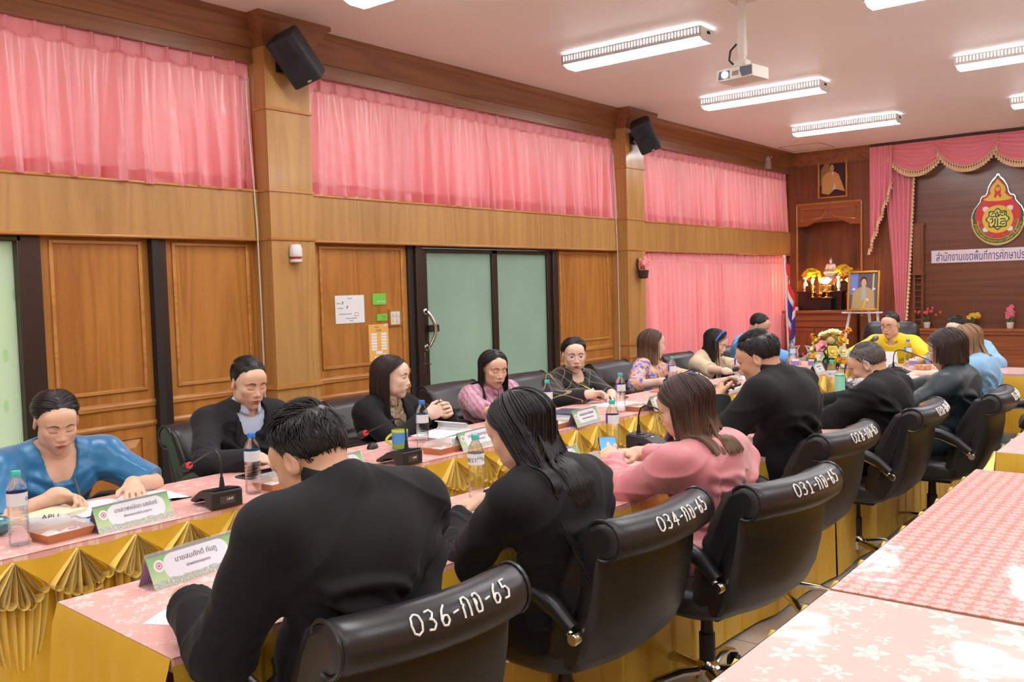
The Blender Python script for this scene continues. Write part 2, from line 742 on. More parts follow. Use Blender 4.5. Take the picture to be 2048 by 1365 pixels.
# clear windows behind the curtains
for k, (y0, y1, z0, z1) in enumerate(((-.35, 3.83, Z1, Z2), (4.30, 8.49, Z1, Z2), (8.95, 13.32, Z1, Z2), (9.05, 13.30, .55, Z0))):
 b = MB()
 x0, x1 = XO + .03, XO + .08
 n = 4
 for j in range(n + 1):
  y = y0 + (y1 - y0) * j / n
  b.bb((x0, max(y0, y - .025), z0), (x1, min(y1, y + .025), z1))
 b.bb((x0, y0, z0), (x1, y1, z0 + .04))
 b.bb((x0, y0, z1 - .04), (x1, y1, z1))
 w = struct(b.build('window_%d' % (k + 2), M_BRONZE, angle=0))

# far wall: dark panelling with the altar bay on the left and a shallow recess
AX0, AX1 = -5.27, -4.10       # altar bay
b = MB()
b.bb((XO, YF + .35, 0), (XR, YF + .5, CEIL_Z))
b.bb((AX1, YF + .02, 0), (-3.58, YF + .36, CEIL_Z))
b.bb((XO, YF, 2.40), (AX1, YF + .36, CEIL_Z))
b.bb((XO, YF, 0), (AX0 + .05, YF + .36, 2.40))
b.bb((-4.31, YF, 0), (AX1, YF + .36, 2.40))
struct(b.build('wall_far', M_DARKW_V, angle=0))
b = MB()
b.bb((-3.58, YF + .06, 0), (XR, YF + .36, CEIL_Z))
struct(b.build('wall_far_recess', M_DARKW, angle=0))
b = MB()       # ledge and wainscot below the emblem
b.bb((-3.60, YF - .12, .80), (XR, YF + .07, .835))
b.bb((-3.60, YF - .10, .755), (XR, YF + .07, .80))
struct(b.build('trim_11', M_CAB_H, bevel=.004))
b = MB()
b.bb((-3.60, YF - .07, 0), (XR, YF + .07, .76))
b.bb((-3.60, YF - .085, .56), (XR, YF - .06, .585))
b.bb((-3.60, YF - .085, .06), (XR, YF - .06, .10))
struct(b.build('trim_12', M_CAB_H, angle=0))
b = MB()       # upright post with little lattice beside the recess
b.bb((-3.58, YF - .02, 1.60), (-3.44, YF + .07, 2.25))
for i in range(4):
 b.bb((-3.57 + .034 * i, YF - .028, 1.66), (-3.55 + .034 * i, YF - .018, 2.2))
b.bb((-3.595, YF - .03, 2.245), (-3.425, YF + .06, 2.28))
b.bb((-3.595, YF - .03, 1.57), (-3.425, YF + .06, 1.605))
for x in (-3.58, -3.47):
 b.bb((x, YF - .01, .835), (x + .03, YF + .05, 1.58))
for i in range(9):
 b.bb((-3.58, YF, .86 + .082 * i), (-3.44, YF + .03, .872 + .082 * i))
struct(b.build('trim_13', M_DARKW_V, angle=0))
# corner post on the left
b = MB()
b.bb((-5.36, YF - .02, 0), (-5.235, YF + .02, 3.26))
struct(b.build('trim_14', M_DARKW_V, angle=0))
# outline of the hatch in the ceiling
b = MB()
for x0, y0, x1, y1 in ((-5.15, 12.55, -4.55, 12.56), (-5.15, 13.15, -4.55, 13.16), (-5.15, 12.55, -5.14, 13.16), (-4.56, 12.55, -4.55, 13.16)):
 b.bb((x0, y0, CEIL_Z - .004), (x1, y1, CEIL_Z + .01))
struct(b.build('trim_15', plain('hatch_gap', S(170, 120, 105), .7), angle=0))
# ---------------------------------------------------------------- ceiling luminaires
M_WHITE_METAL = plain('white_enamel', S(246, 244, 246), .4)
t = NT('led_diffuser')
t.bs(Base_Color=(.9, .9, .9, 1), Emission_Color=(.92, .97, 1.0, 1), Emission_Strength=LED_STRENGTH)
M_LED = t.m
t = NT('led_inner_glow')
t.bs(Base_Color=(.9, .9, .9, 1), Emission_Color=(.97, .98, 1.0, 1), Emission_Strength=3.5)
M_LEDIN = t.m


def luminaire_proto():
 r = thing('ceiling_light', '', 'ceiling light')
 L, z1 = .61, CEIL_Z
 z0 = z1 - .095
 b = MB()          # louvred sides: rails and uprights
 for s in (-1, 1):
  y = s * .115
  b.bb((-L, y - .004, z1 - .030), (L, y + .004, z1 - .018))
  b.bb((-L, y - .004, z0), (L, y + .004, z0 + .026))
  n = 46
  for i in range(n + 1):
   x = -L + 2 * L * i / n
   b.bb((x - .0088, y - .004, z0), (x + .0088, y + .004, z1 - .018))
 b.build('louvre', M_WHITE_METAL, r, angle=0)
 for s in (-1, 1):
  b = MB()
  b.prism([(-.119, z0), (-.119, z1 - .018), (.119, z1 - .018), (.119, z0), (.06, z0 - .022), (-.06, z0 - .022)], s * L - .006 + (0 if s > 0 else -.004), s * L + .006, 'x')
  e = b.build('end_cap', M_WHITE_METAL, r, angle=0)
  b = MB()
  b.bb((s * L + s * .006, -.018, z1 - .06), (s * L + s * .016, .018, z1 - .042))
  b.build('clip', M_BLACKGAP, e, angle=0)
 b = MB()
 b.prism([(-.112, z0 - .0005), (-.060, z0 - .022), (.060, z0 - .022), (.112, z0 - .0005)], -L + .004, L - .004, 'x')
 b.build('diffuser', M_LED, r, angle=0)
 b = MB()
 b.prism([(-.104, z0 + .002), (.104, z0 + .002), (.09, z1 - .03), (-.09, z1 - .03)], -L + .008, L - .008, 'x')
 b.build('inner_reflector', M_LEDIN, r, angle=0)
 for x in (-.4, .4):
  b = MB()
  b.bb((x - .02, -.03, z1 - .031), (x + .02, .03, z1))
  b.build('fixing', M_WHITE_METAL, r, angle=0)
 return r


lp = luminaire_proto()
rowname = ['over the near end of the tables', 'ahead of the projector towards the camera', 'beside the projector pole', 'just beyond the projector', 'nearest the emblem wall', 'behind the camera']
LY = [3.92, 6.24, 8.65, 11.05, 1.5, -.9]
LN = {
 (0, 0): 'white louvred ceiling light cut by the top edge, above the first speaker column',
 (0, 1): 'large lit white louvred ceiling light left of the projector',
 (0, 2): 'lit white louvred ceiling light just below and beyond the projector',
 (0, 3): 'lit white louvred ceiling light furthest along, near the wall portrait',
 (1, 1): 'white louvred ceiling light of which only a corner shows right of the projector pole',
 (1, 2): 'lit white louvred ceiling light right of the projector, cut by the right edge',
 (1, 3): 'small end of a lit ceiling light above the pink valance at the right edge',
}
for ci, cx in enumerate((-3.70, -1.32, 1.06)):
 for ri, cy in enumerate(LY):
  o = dup(lp, (cx, cy, 0), 0, LN.get((ci, ri), 'white louvred ceiling light outside the picture'), 'louvred ceiling lights')

# ---------------------------------------------------------------- curtains
t = NT('pink_satin_curtain')
v = t.coord(scale=(1, 1, .08))
fold_sheen = t.noise(v, 14.0, 2.0)
fine = t.noise(t.coord(), 9.0, 3.0)
c = t.mix(t.math('MULTIPLY', fold_sheen, .8), S(240, 134, 142), S(250, 186, 188))  # satin light on the folds put into the colour as pale vertical bands
t.bs(Base_Color=c, Roughness=.30, Specular_IOR_Level=.7, Sheen_Weight=.3, Sheen_Roughness=.4)
t.bump(fine, .22, .01)
tr = t.n('BsdfTranslucent')
t.put(tr.inputs[0], t.mix(.5, c, S(255, 164, 166)))
mx = t.n('MixShader')
mx.inputs[0].default_value = .33
t.put(mx.inputs[1], t.b.outputs[0])
t.put(mx.inputs[2], tr.outputs[0])
t.put(t.out.inputs[0], mx.outputs[0])
M_CURT = t.m
t = NT('pink_curtain_heading')
t.bs(Base_Color=t.mix(t.noise(t.coord(scale=(1, 1, .1)), 20.0, 2.0), S(228, 126, 136), S(240, 156, 162)), Roughness=.45, Sheen_Weight=.3)
M_CURT_HEAD = t.m


def curtain(name, label, x, y0, y1, z0, z1, seed, pitch=.135, head=.12, amp=.032, group='pink curtains on the left wall', flare=0.0):
 """pinch-pleated curtain hung along the left wall; amp is the depth of the folds"""
 n = max(3, round((y1 - y0) / pitch))
 rr = random.Random(seed)
 ph = [rr.uniform(-.35, .35) for _ in range(n + 2)]
 am = [rr.uniform(.55, 1.25) for _ in range(n + 2)]
 dr = [rr.uniform(-.4, .4) for _ in range(n + 2)]

 def depth(u, vv):
  k = u * n
  i = min(n - 1, int(k))
  w = vv ** .7
  f = k + w * .5 * (dr[i] * (1 - (k - i)) + dr[i + 1] * (k - i)) + .25 * w * n1(k * .7 + seed, 3)
  a = am[i] * (1 - (k - i)) + am[i + 1] * (k - i)
  s = math.sin(2 * PI * f)
  s2 = math.sin(2 * PI * f * 2.0 + ph[i] * 6)
  return amp * 2.0 * a * (.42 + .6 * w) * (.75 * math.copysign(abs(s) ** .7, s) + .30 * w * s2) + .012 * w * n1(k * 1.7 + vv * 2, seed)

 nu = n * 14
 zb = z1 - head

 def body(u, vv):
  y = y0 + (y1 - y0) * (.5 + (u - .5) * (1 + flare * vv))
  zz = zb + .012 + (z0 + .010 * n1(u * n * 1.3, seed + 5) - zb - .012) * vv
  d = depth(u, vv)
  # small creases across the folds
  d += .004 * n1(zz * 26 + u * n * 2.3, seed + 9) * vv
  return (x + d, y + .010 * math.cos(2 * PI * u * n) * vv, zz)
 b = MB()
 b.grid(body, nu, 36)
 o = b.build(name, M_CURT, angle=180)
 tag(o, label, 'curtain', group)

 def top(u, vv):
  y = y0 + (y1 - y0) * u
  k = u * n
  fr = k - math.floor(k)
  pinch = math.exp(-((fr - .25) / .07) ** 2)
  tri = .5 + .5 * math.cos((fr - .25) * 2 * PI / .045) if abs(fr - .25) < .09 else 0
  d = -.012 + .036 * pinch * (.4 + .6 * tri) * (1 - .35 * vv)
  if vv > .999:
   d = depth(u, 0.0)
  z = z1 + (zb - .0 - z1) * vv + .004 * n1(k * 1.1, seed)
  return (x + d + .005 * n1(k * 3, seed) * vv, y, z)
 b = MB()
 b.grid(top, n * 28, 7)
 b.build('pleated_heading', M_CURT_HEAD, o, angle=180)

 def hem(u, vv):
  p = body(u, .885 + .115 * vv)
  return (p[0] + .0022, p[1], p[2])
 b = MB()
 b.grid(hem, nu, 6)
 b.build('hem', M_CURT, o, angle=180)
 return o


G = 'pink curtains on the left wall'
curtain('curtain', 'wide pink satin curtain in the nearest high window, left of the first wooden column', XB - .020, .30, 3.855, 2.262, 3.150, 1, .165)
curtain('curtain', 'left one of the two high pink satin curtains above the frosted door', XB - .035, 4.30, 6.375, 2.270, 3.150, 2, .15)
curtain('curtain', 'right one of the two high pink satin curtains above the frosted door', XB - .035, 6.37, 8.52, 2.270, 3.150, 3, .14)
curtain('curtain', 'high pink curtain just beyond the second speaker column', XB - .035, 8.92, 11.04, 2.266, 3.150, 4, .15)
curtain('curtain', 'high pink curtain next to the corner of the far wall', XB - .035, 11.04, 13.40, 2.266, 3.150, 5, .14)
curtain('curtain', 'floor length pink curtain beside the second column, below the wooden band', XB - .025, 8.94, 11.15, .12, 1.915, 6, .12)
curtain('curtain', 'floor length pink curtain next to the altar cabinet, below the wooden band', XB - .025, 11.14, 13.36, .12, 1.915, 7, .12)

# ---------------------------------------------------------------- tables
def flower_mask(t, vec, scale, rnd=.35, petals=5, r0=.30, r1=.12):
 """1 inside five-petalled blossoms scattered over the cloth"""
 vo = t.n('TexVoronoi', feature='F1')
 t.put(vo.inputs['Vector'], vec)
 vo.inputs['Scale'].default_value = scale
 vo.inputs['Randomness'].default_value = rnd
 sc = t.n('VectorMath', operation='SCALE')
 t.put(sc.inputs[0], vec)
 sc.inputs['Scale'].default_value = scale
 sb = t.n('VectorMath', operation='SUBTRACT')
 t.put(sb.inputs[0], vec)
 t.put(sb.inputs[1], vo.outputs['Position'])
 xy = t.n('SeparateXYZ')
 t.put(xy.inputs[0], sb.outputs[0])
 ang = t.math('ARCTAN2', xy.outputs[0], xy.outputs[1])
 cs = t.math('COSINE', t.math('MULTIPLY', ang, float(petals)))
 rad = t.math('ADD', t.math('MULTIPLY', cs, r1), r0)
 d = vo.outputs['Distance']
 inside = t.math('LESS_THAN', d, rad)
 core = t.math('LESS_THAN', d, r0 * .28)
 vein = t.math('LESS_THAN', t.math('ABSOLUTE', t.math('SUBTRACT', d, r0 * .62)), .022)
 return inside, core, vein, d


def brocade(name, ground, petal, scale, rough=.16, coat=.7, leaf=True, mixf=.85, rnd=.45, r0=.31):
 t = NT(name)
 vec = t.coord(scale=(1, 1, 0))
 warp = t.n('TexNoise')
 t.put(warp.inputs['Vector'], vec)
 warp.inputs['Scale'].default_value = scale * .9
 add = t.n('VectorMath', operation='MULTIPLY_ADD')
 t.put(add.inputs[0], warp.outputs['Color'])
 add.inputs[1].default_value = (.35 / scale, .35 / scale, 0)
 t.put(add.inputs[2], vec)
 vv = add.outputs[0]
 i1, c1, v1, d1 = flower_mask(t, vv, scale, rnd, 5, r0, .09)
 i2, c2, v2, d2 = flower_mask(t, t.coord(scale=(1, 1, 0), loc=(.37 / scale * 3, .11, 0), rot=(0, 0, .5)), scale * 1.9, .8, 3, .24, .17)
 m = t.math('MAXIMUM', i1, t.math('MULTIPLY', i2, .8) if leaf else i1)
 m = t.math('SUBTRACT', m, t.math('MULTIPLY', v1, .5))
 m = t.math('SUBTRACT', m, t.math('MULTIPLY', c1, .35))
 m = t.math('MULTIPLY', t.math('MAXIMUM', m, .0), mixf)
 weave = t.n('TexWave', wave_type='BANDS', bands_direction='DIAGONAL')
 t.put(weave.inputs['Vector'], vec)
 weave.inputs['Scale'].default_value = 90.0
 g = t.mix(t.math('MULTIPLY', weave.outputs['Fac'], .25), ground, petal)
 t.bs(Base_Color=t.mix(m, g, petal), Roughness=.5, Coat_Weight=coat, Coat_Roughness=rough, Specular_IOR_Level=.3)
 rp = t.noise(t.coord(), 3.0, 3.0, .6)
 # the clear plastic cover is slightly wavy
 x = t.n('Bump')
 t.put(x.inputs['Height'], rp)
 x.inputs['Strength'].default_value = .16
 x.inputs['Distance'].default_value = .02
 t.put(t.b.inputs['Coat Normal'], x.outputs[0])
 return t.m


M_CLOTH = brocade('pink_brocade', S(226, 164, 156), S(240, 208, 200), 13.0, .12, .35)
M_CLOTH2 = brocade('coral_brocade', S(222, 118, 108), S(240, 186, 178), 24.0, .08, .5, rnd=.12, r0=.40)
M_CLOTH3 = brocade('large_rose_brocade', S(230, 168, 158), S(246, 222, 216), 9.0, .07, .35, mixf=.65)
M_CLOTH4 = brocade('mauve_brocade', S(206, 170, 164), S(218, 188, 182), 14.0, .10, .4)

t = NT('gold_satin')
gn = t.noise(t.coord(), 5.0, 2.0)
t.bs(Base_Color=t.mix(gn, S(208, 162, 36), S(228, 186, 64)), Roughness=.36, Metallic=.15, Sheen_Weight=.35, Sheen_Tint=S(255, 226, 140), Specular_IOR_Level=.6)
t.bump(t.noise(t.coord(scale=(1, 1, .2)), 16.0, 2.0), .10, .01)
M_GOLD = t.m
M_GOLD_LIT = plain('gold_satin_lit_fold', S(240, 208, 100), .32, .12, Sheen_Weight=.4)  # gold satin paled to paint in the light its folds catch
M_PLY = plain('table_ply', S(180, 150, 120), .5)
M_GREYMETAL = plain('grey_steel', S(120, 118, 120), .35, .8)
M_PIN = plain('pin_head', S(240, 235, 225), .2, .3)


def fan_mesh(seed):
 """gathered fan of folded satin: looped folds on top, straight pleats hanging below"""
 rr = random.Random(seed)
 b = MB()
 n = 7
 for i in range(n):
  c_ = (i - (n - 1) / 2) / ((n - 1) / 2)
  a = math.radians(40 * c_ + rr.uniform(-3, 3))
  L = .150 - .012 * abs(c_) + rr.uniform(-.008, .008)
  w = .0145 + rr.uniform(0, .005)
  dirv = Vector((math.sin(a), -math.cos(a)))
  nrm = Vector((dirv.y, -dirv.x))
  path = [Vector((0, -.002)), dirv * L * .4 + nrm * w * .40, dirv * L * .72 + nrm * w * .92]
  m = 9
  for k in range(m):
   th = -PI / 2 + PI * k / (m - 1)
   path.append(dirv * (L - w + w * math.cos(th)) - nrm * w * math.sin(th))
  path += [dirv * L * .72 - nrm * w * .92, dirv * L * .4 - nrm * w * .40, Vector((0, -.002))]
  out0 = .002 + .006 * (i % 2)
  out1 = .046 + .016 * (1 - abs(c_)) + rr.uniform(-.006, .006)

  def P(u, v, path=path, out0=out0, out1=out1):
   k = u * (len(path) - 1)
   i0 = min(len(path) - 2, int(k))
   p = path[i0].lerp(path[i0 + 1], k - i0)
   far = min(1, p.length / .12)
   return (out0 + (out1 - out0) * v * (.25 + .75 * far) + .006 * far, p.x, p.y)
  b.grid(P, len(path), 3)
 # pleats below the loops
 nz = 46

 def Q(u, v):
  a = math.radians(-42 + 84 * u)
  yy = math.sin(a) * .132
  top = -math.cos(a) * .128
  k = u * n
  z = top - .22 * v * (.8 + .2 * math.cos(a))
  pinch = 1 - .35 * v ** 2
  zig = (abs((k % 1) - .5) * 2 - .5) * .034 * (1 - .3 * v)
  return (.024 + zig - .012 * v, yy * pinch, z)
 b.grid(Q, nz, 8)
 return b.mesh('pleat_fan', [M_GOLD_LIT], 50)


FANS = [fan_mesh(s) for s in (1, 2, 3)]
LAST_FAN = [0]


def table(label, c, rz, L, cloth, W=.60, fans=(), plain_sides=(), soft=(), top_z=.75):
 """local: length along y, width along x; sides '+x' '-x' '+y' '-y'"""
 r = thing('conference_table', label, 'table', (c[0], c[1], 0), rz, 'conference tables with gold skirts')
 b = MB()
 b.bb((-W / 2, -L / 2, top_z - .032), (W / 2, L / 2, top_z - .004))
 b.build('table_top', M_PLY, r, angle=0)
 for sx in (-1, 1):
  for sy in (-1, 1):
   b = MB()
   b.tube([(sx * (W / 2 - .07), sy * (L / 2 - .08), top_z - .03), (sx * (W / 2 - .06), sy * (L / 2 - .06), 0)], .014, 8)
   b.build('leg', M_GREYMETAL, r)
 b = MB()
 e = .004
 b.bb((-W / 2 - e, -L / 2 + .001, top_z - .003), (W / 2 + e, L / 2 - .001, top_z))
 drop = .022
 b.bb((-W / 2 - e, -L / 2 + .001, top_z - drop), (-W / 2 - e + .002, L / 2 - .001, top_z))
 b.bb((W / 2 + e - .002, -L / 2 + .001, top_z - drop), (W / 2 + e, L / 2 - .001, top_z))
 b.build('tablecloth', cloth, r, angle=0)
 # the satin skirt, one continuous sheet per dressed side
 b = MB()
 fanpos = []
 for side in ('+x', '-x', '+y', '-y'):
  if side not in fans and side not in plain_sides and side not in soft:
   continue
  ln = L if side[1] == 'x' else W
  off = (W if side[1] == 'x' else L) / 2 + e + .003
  sg = 1 if side[0] == '+' else -1
  M = {'+x': lambda s_, d, z: (off + d, s_, z), '-x': lambda s_, d, z: (-off - d, -s_, z),
    '+y': lambda s_, d, z: (-s_, off + d, z), '-y': lambda s_, d, z: (s_, -off - d, z)}[side]
  seed = RND.random() * 50
  if side in fans:
   n = max(2, round(ln / .21))
   p = ln / n

   def fn(u, v, n=n, ln=ln, M=M, seed=seed):
    s_ = (u - .5) * ln
    k = u * n
    q = math.cos(2 * PI * (k - .5))          # 1 at a fan
    d = .004 + .016 * v * (1 + q) + .014 * v * math.sin(2 * PI * k * 3 + seed) * (.3 + .7 * v)
    sag = .020 * (1 - q) * .5 * max(0, 1 - v * 3)
    return M(s_, d if v else -.006, (top_z - .001 if not v else top_z - .004 - sag + (.03 - top_z) * v))
   b.grid(fn, n * 18 + 1, 14)
   for i in range(n):
    fanpos.append((side, (-.5 + (i + .5) / n) * ln, off, sg))
  elif side in plain_sides:
   n = max(2, round(ln / .15))

   def fn(u, v, n=n, ln=ln, M=M, seed=seed):
    k = u * n
    i = int(k)
    fr = k - i
    fold = math.exp(-((fr - .5) / .06) ** 2)
    d = .006 + .010 * v + .012 * fold * (.4 + .6 * v) * (1 if fr < .5 else -.6) + .012 * v * n1(k * .8, seed)
    return M((u - .5) * ln + .008 * v * n1(k, seed), d if v else -.006, top_z - .001 if not v else top_z - .004 - .006 * (1 - fold) + (.03 - top_z) * v)
   b.grid(fn, n * 24 + 1, 12)
  else:
   n = max(2, round(ln / .12))

   def fn(u, v, n=n, ln=ln, M=M, seed=seed):
    k = u * n
    d = .006 + .035 * max(0, v - .03) ** .8 * (.5 + .5 * math.sin(2 * PI * (k + .2 * n1(k, seed)))) + .03 * v * (.5 + .5 * n1(k * .6, seed))
    sag = .003 * (.5 + .5 * math.cos(2 * PI * k)) * max(0, 1 - v * 4)
    return M((u - .5) * ln, d if v else -.006, top_z - .001 if not v else top_z - .004 - sag + (.03 - top_z) * v)
   b.grid(fn, n * 16 + 1, 16)
 if b.v:
  sk = b.build('skirt', M_GOLD, r, angle=180)
  for (side, s_, off, sg) in fanpos:
   o = bpy.data.objects.new('pleat_fan', FANS[LAST_FAN[0] % 3])
   LAST_FAN[0] += 1
   COL.objects.link(o)
   o.parent = sk
   o.matrix_local = {'+x': TR(off, s_, top_z - .012), '-x': TR(-off, -s_, top_z - .012, PI),
         '+y': TR(-s_, off, top_z - .012, PI / 2), '-y': TR(s_, -off, top_z - .012, -PI / 2)}[side]
   q = MB()
   q.ball((.012, 0, 0), .005, 8, 5)
   if LAST_FAN[0] < 14:
    k = q.build('pin', M_PIN, sk)
    k.matrix_local = o.matrix_local.copy()
 return r


def table_between(label, p0, p1, side, cloth, **kw):
 """p0, p1: ends of the front edge (world xy); the table lies on the given side (+1 = towards +x)"""
 p0, p1 = Vector(p0), Vector(p1)
 d = p1 - p0
 L = d.length
 rz = math.atan2(d.y, d.x) - PI / 2
 nrm = Vector((d.y, -d.x)).normalized()
 c = (p0 + p1) / 2 + nrm * side * .30
 return table(label, c, rz, L, cloth, **kw)


LF = [(-3.00, -.70), (-2.985, 1.09), (-2.962, 2.89), (-2.915, 4.69), (-2.83, 6.40), (-2.70, 8.10)]
LL = ['table nearest the camera along the wall side, mostly cut by the left edge',
   'wall side table in front of the woman in blue satin',
   'wall side table with the blue and lime mug on it',
   'wall side table in front of the woman in the checked black jacket',
   'wall side table in front of the woman in cream']
for k in range(5):
 a, c2 = Vector(LF[k]), Vector(LF[k + 1])
 dd = (c2 - a).normalized() * .002
 table_between(LL[k], a + dd, c2 - dd, -1, M_CLOTH, fans=('+x',))
NF = [(-1.835, 1.05), (-1.745, 2.85), (-1.63, 4.62), (-1.62, 6.42), (-1.63, 8.12)]
NL = ['near row table whose gold draped end faces the camera',
   'near row table in front of the woman in pink satin',
   'near row table in front of the man in the face mask',
   'near row table holding the green file, in front of the woman in dark teal']
for k in range(4):
 a, c2 = Vector(NF[k]), Vector(NF[k + 1])
 dd = (c2 - a).normalized() * .002
 table_between(NL[k], a + dd, c2 - dd, -1, M_CLOTH if k < 3 else M_CLOTH4, plain_sides=('+x', '-x'), soft=('-y',) if k == 0 else ())
for k, x in enumerate((-2.93, -1.91)):
 pass
table('cross table at the head of the room holding the big flower arrangement', (-2.70, 8.46), PI / 2, 1.78, M_CLOTH, fans=('-x',))
table('right hand part of the head table, with the white teapot', (-1.36, 8.46), PI / 2, .86, M_CLOTH4, plain_sides=('-x',))
RT = [((-.815, .48), (-.815, 2.295), M_CLOTH3, 'glossy table with the large pale rose cloth, at the bottom right corner'),
   ((-.815, 2.31), (-.84, 4.09), M_CLOTH2, 'long glossy table with the small coral flower cloth, at the right edge'),
   ((-.85, 4.53), (-.85, 6.33), M_CLOTH4, 'table with the mauve cloth beyond the coral flowered one')]
for a, c2, cl, lb in RT:
 table_between(lb, a, c2, 1, cl, fans=('-x',), plain_sides=('-y',) if cl is M_CLOTH4 else ())
# ---------------------------------------------------------------- swivel chairs
t = NT('black_leather')
gr = t.n('TexVoronoi', feature='DISTANCE_TO_EDGE')
t.put(gr.inputs['Vector'], t.coord())
gr.inputs['Scale'].default_value = 320.0
t.bs(Base_Color=t.mix(t.noise(t.coord(), 6.0, 2.0), S(27, 28, 31), S(36, 36, 39)), Roughness=.36, Specular_IOR_Level=.55)
t.bump(gr.outputs['Distance'], .08, .001)
M_LEATHER = t.m
M_PLASTIC = plain('black_plastic', S(24, 24, 26), .45)
M_PAINT = plain('white_marker_paint', S(238, 236, 232), .6)
M_BASE = plain('bronzed_chrome', (.70, .66, .58, 1), .14, 1.0)

# side outline of the backrest: (y, z), running up the rear, over the roll and down the front
ROLL_C, ROLL_R = (-.362, .838), .060


def back_profile():
 rear = [(-.165, .405), (-.23, .418), (-.285, .47), (-.316, .54), (-.336, .62), (-.348, .70), (-.350, .765)]
 roll = []
 for k in range(12):
  a = math.radians(285 - 232 * k / 11)
  roll.append((ROLL_C[0] + ROLL_R * math.cos(a), ROLL_C[1] + ROLL_R * math.sin(a)))
 front = []
 y0, z0, y1, z1 = -.285, .862, -.125, .45
 n = 30
 for k in range(n + 1):
  u = k / n
  y = y0 + (y1 - y0) * u + .030 * math.sin(PI * u)
  z = z0 + (z1 - z0) * u
  # horizontal padded channels on the lower half
  if u > .36:
   q = (u - .36) / .64 * 4.6
   y += .013 * abs(math.sin(PI * q)) ** .6
  else:
   y += .012
  front.append((y, z))
 return rear + roll + front + [(-.135, .41)]


def half_width(z):
 if z > .74:
  return .262
 if z > .55:
  return .256 + .006 * (z - .55) / .19
 u = max(0, (z - .40) / .15)
 return .185 + .071 * math.sqrt(max(0, 1 - (1 - u) ** 2))


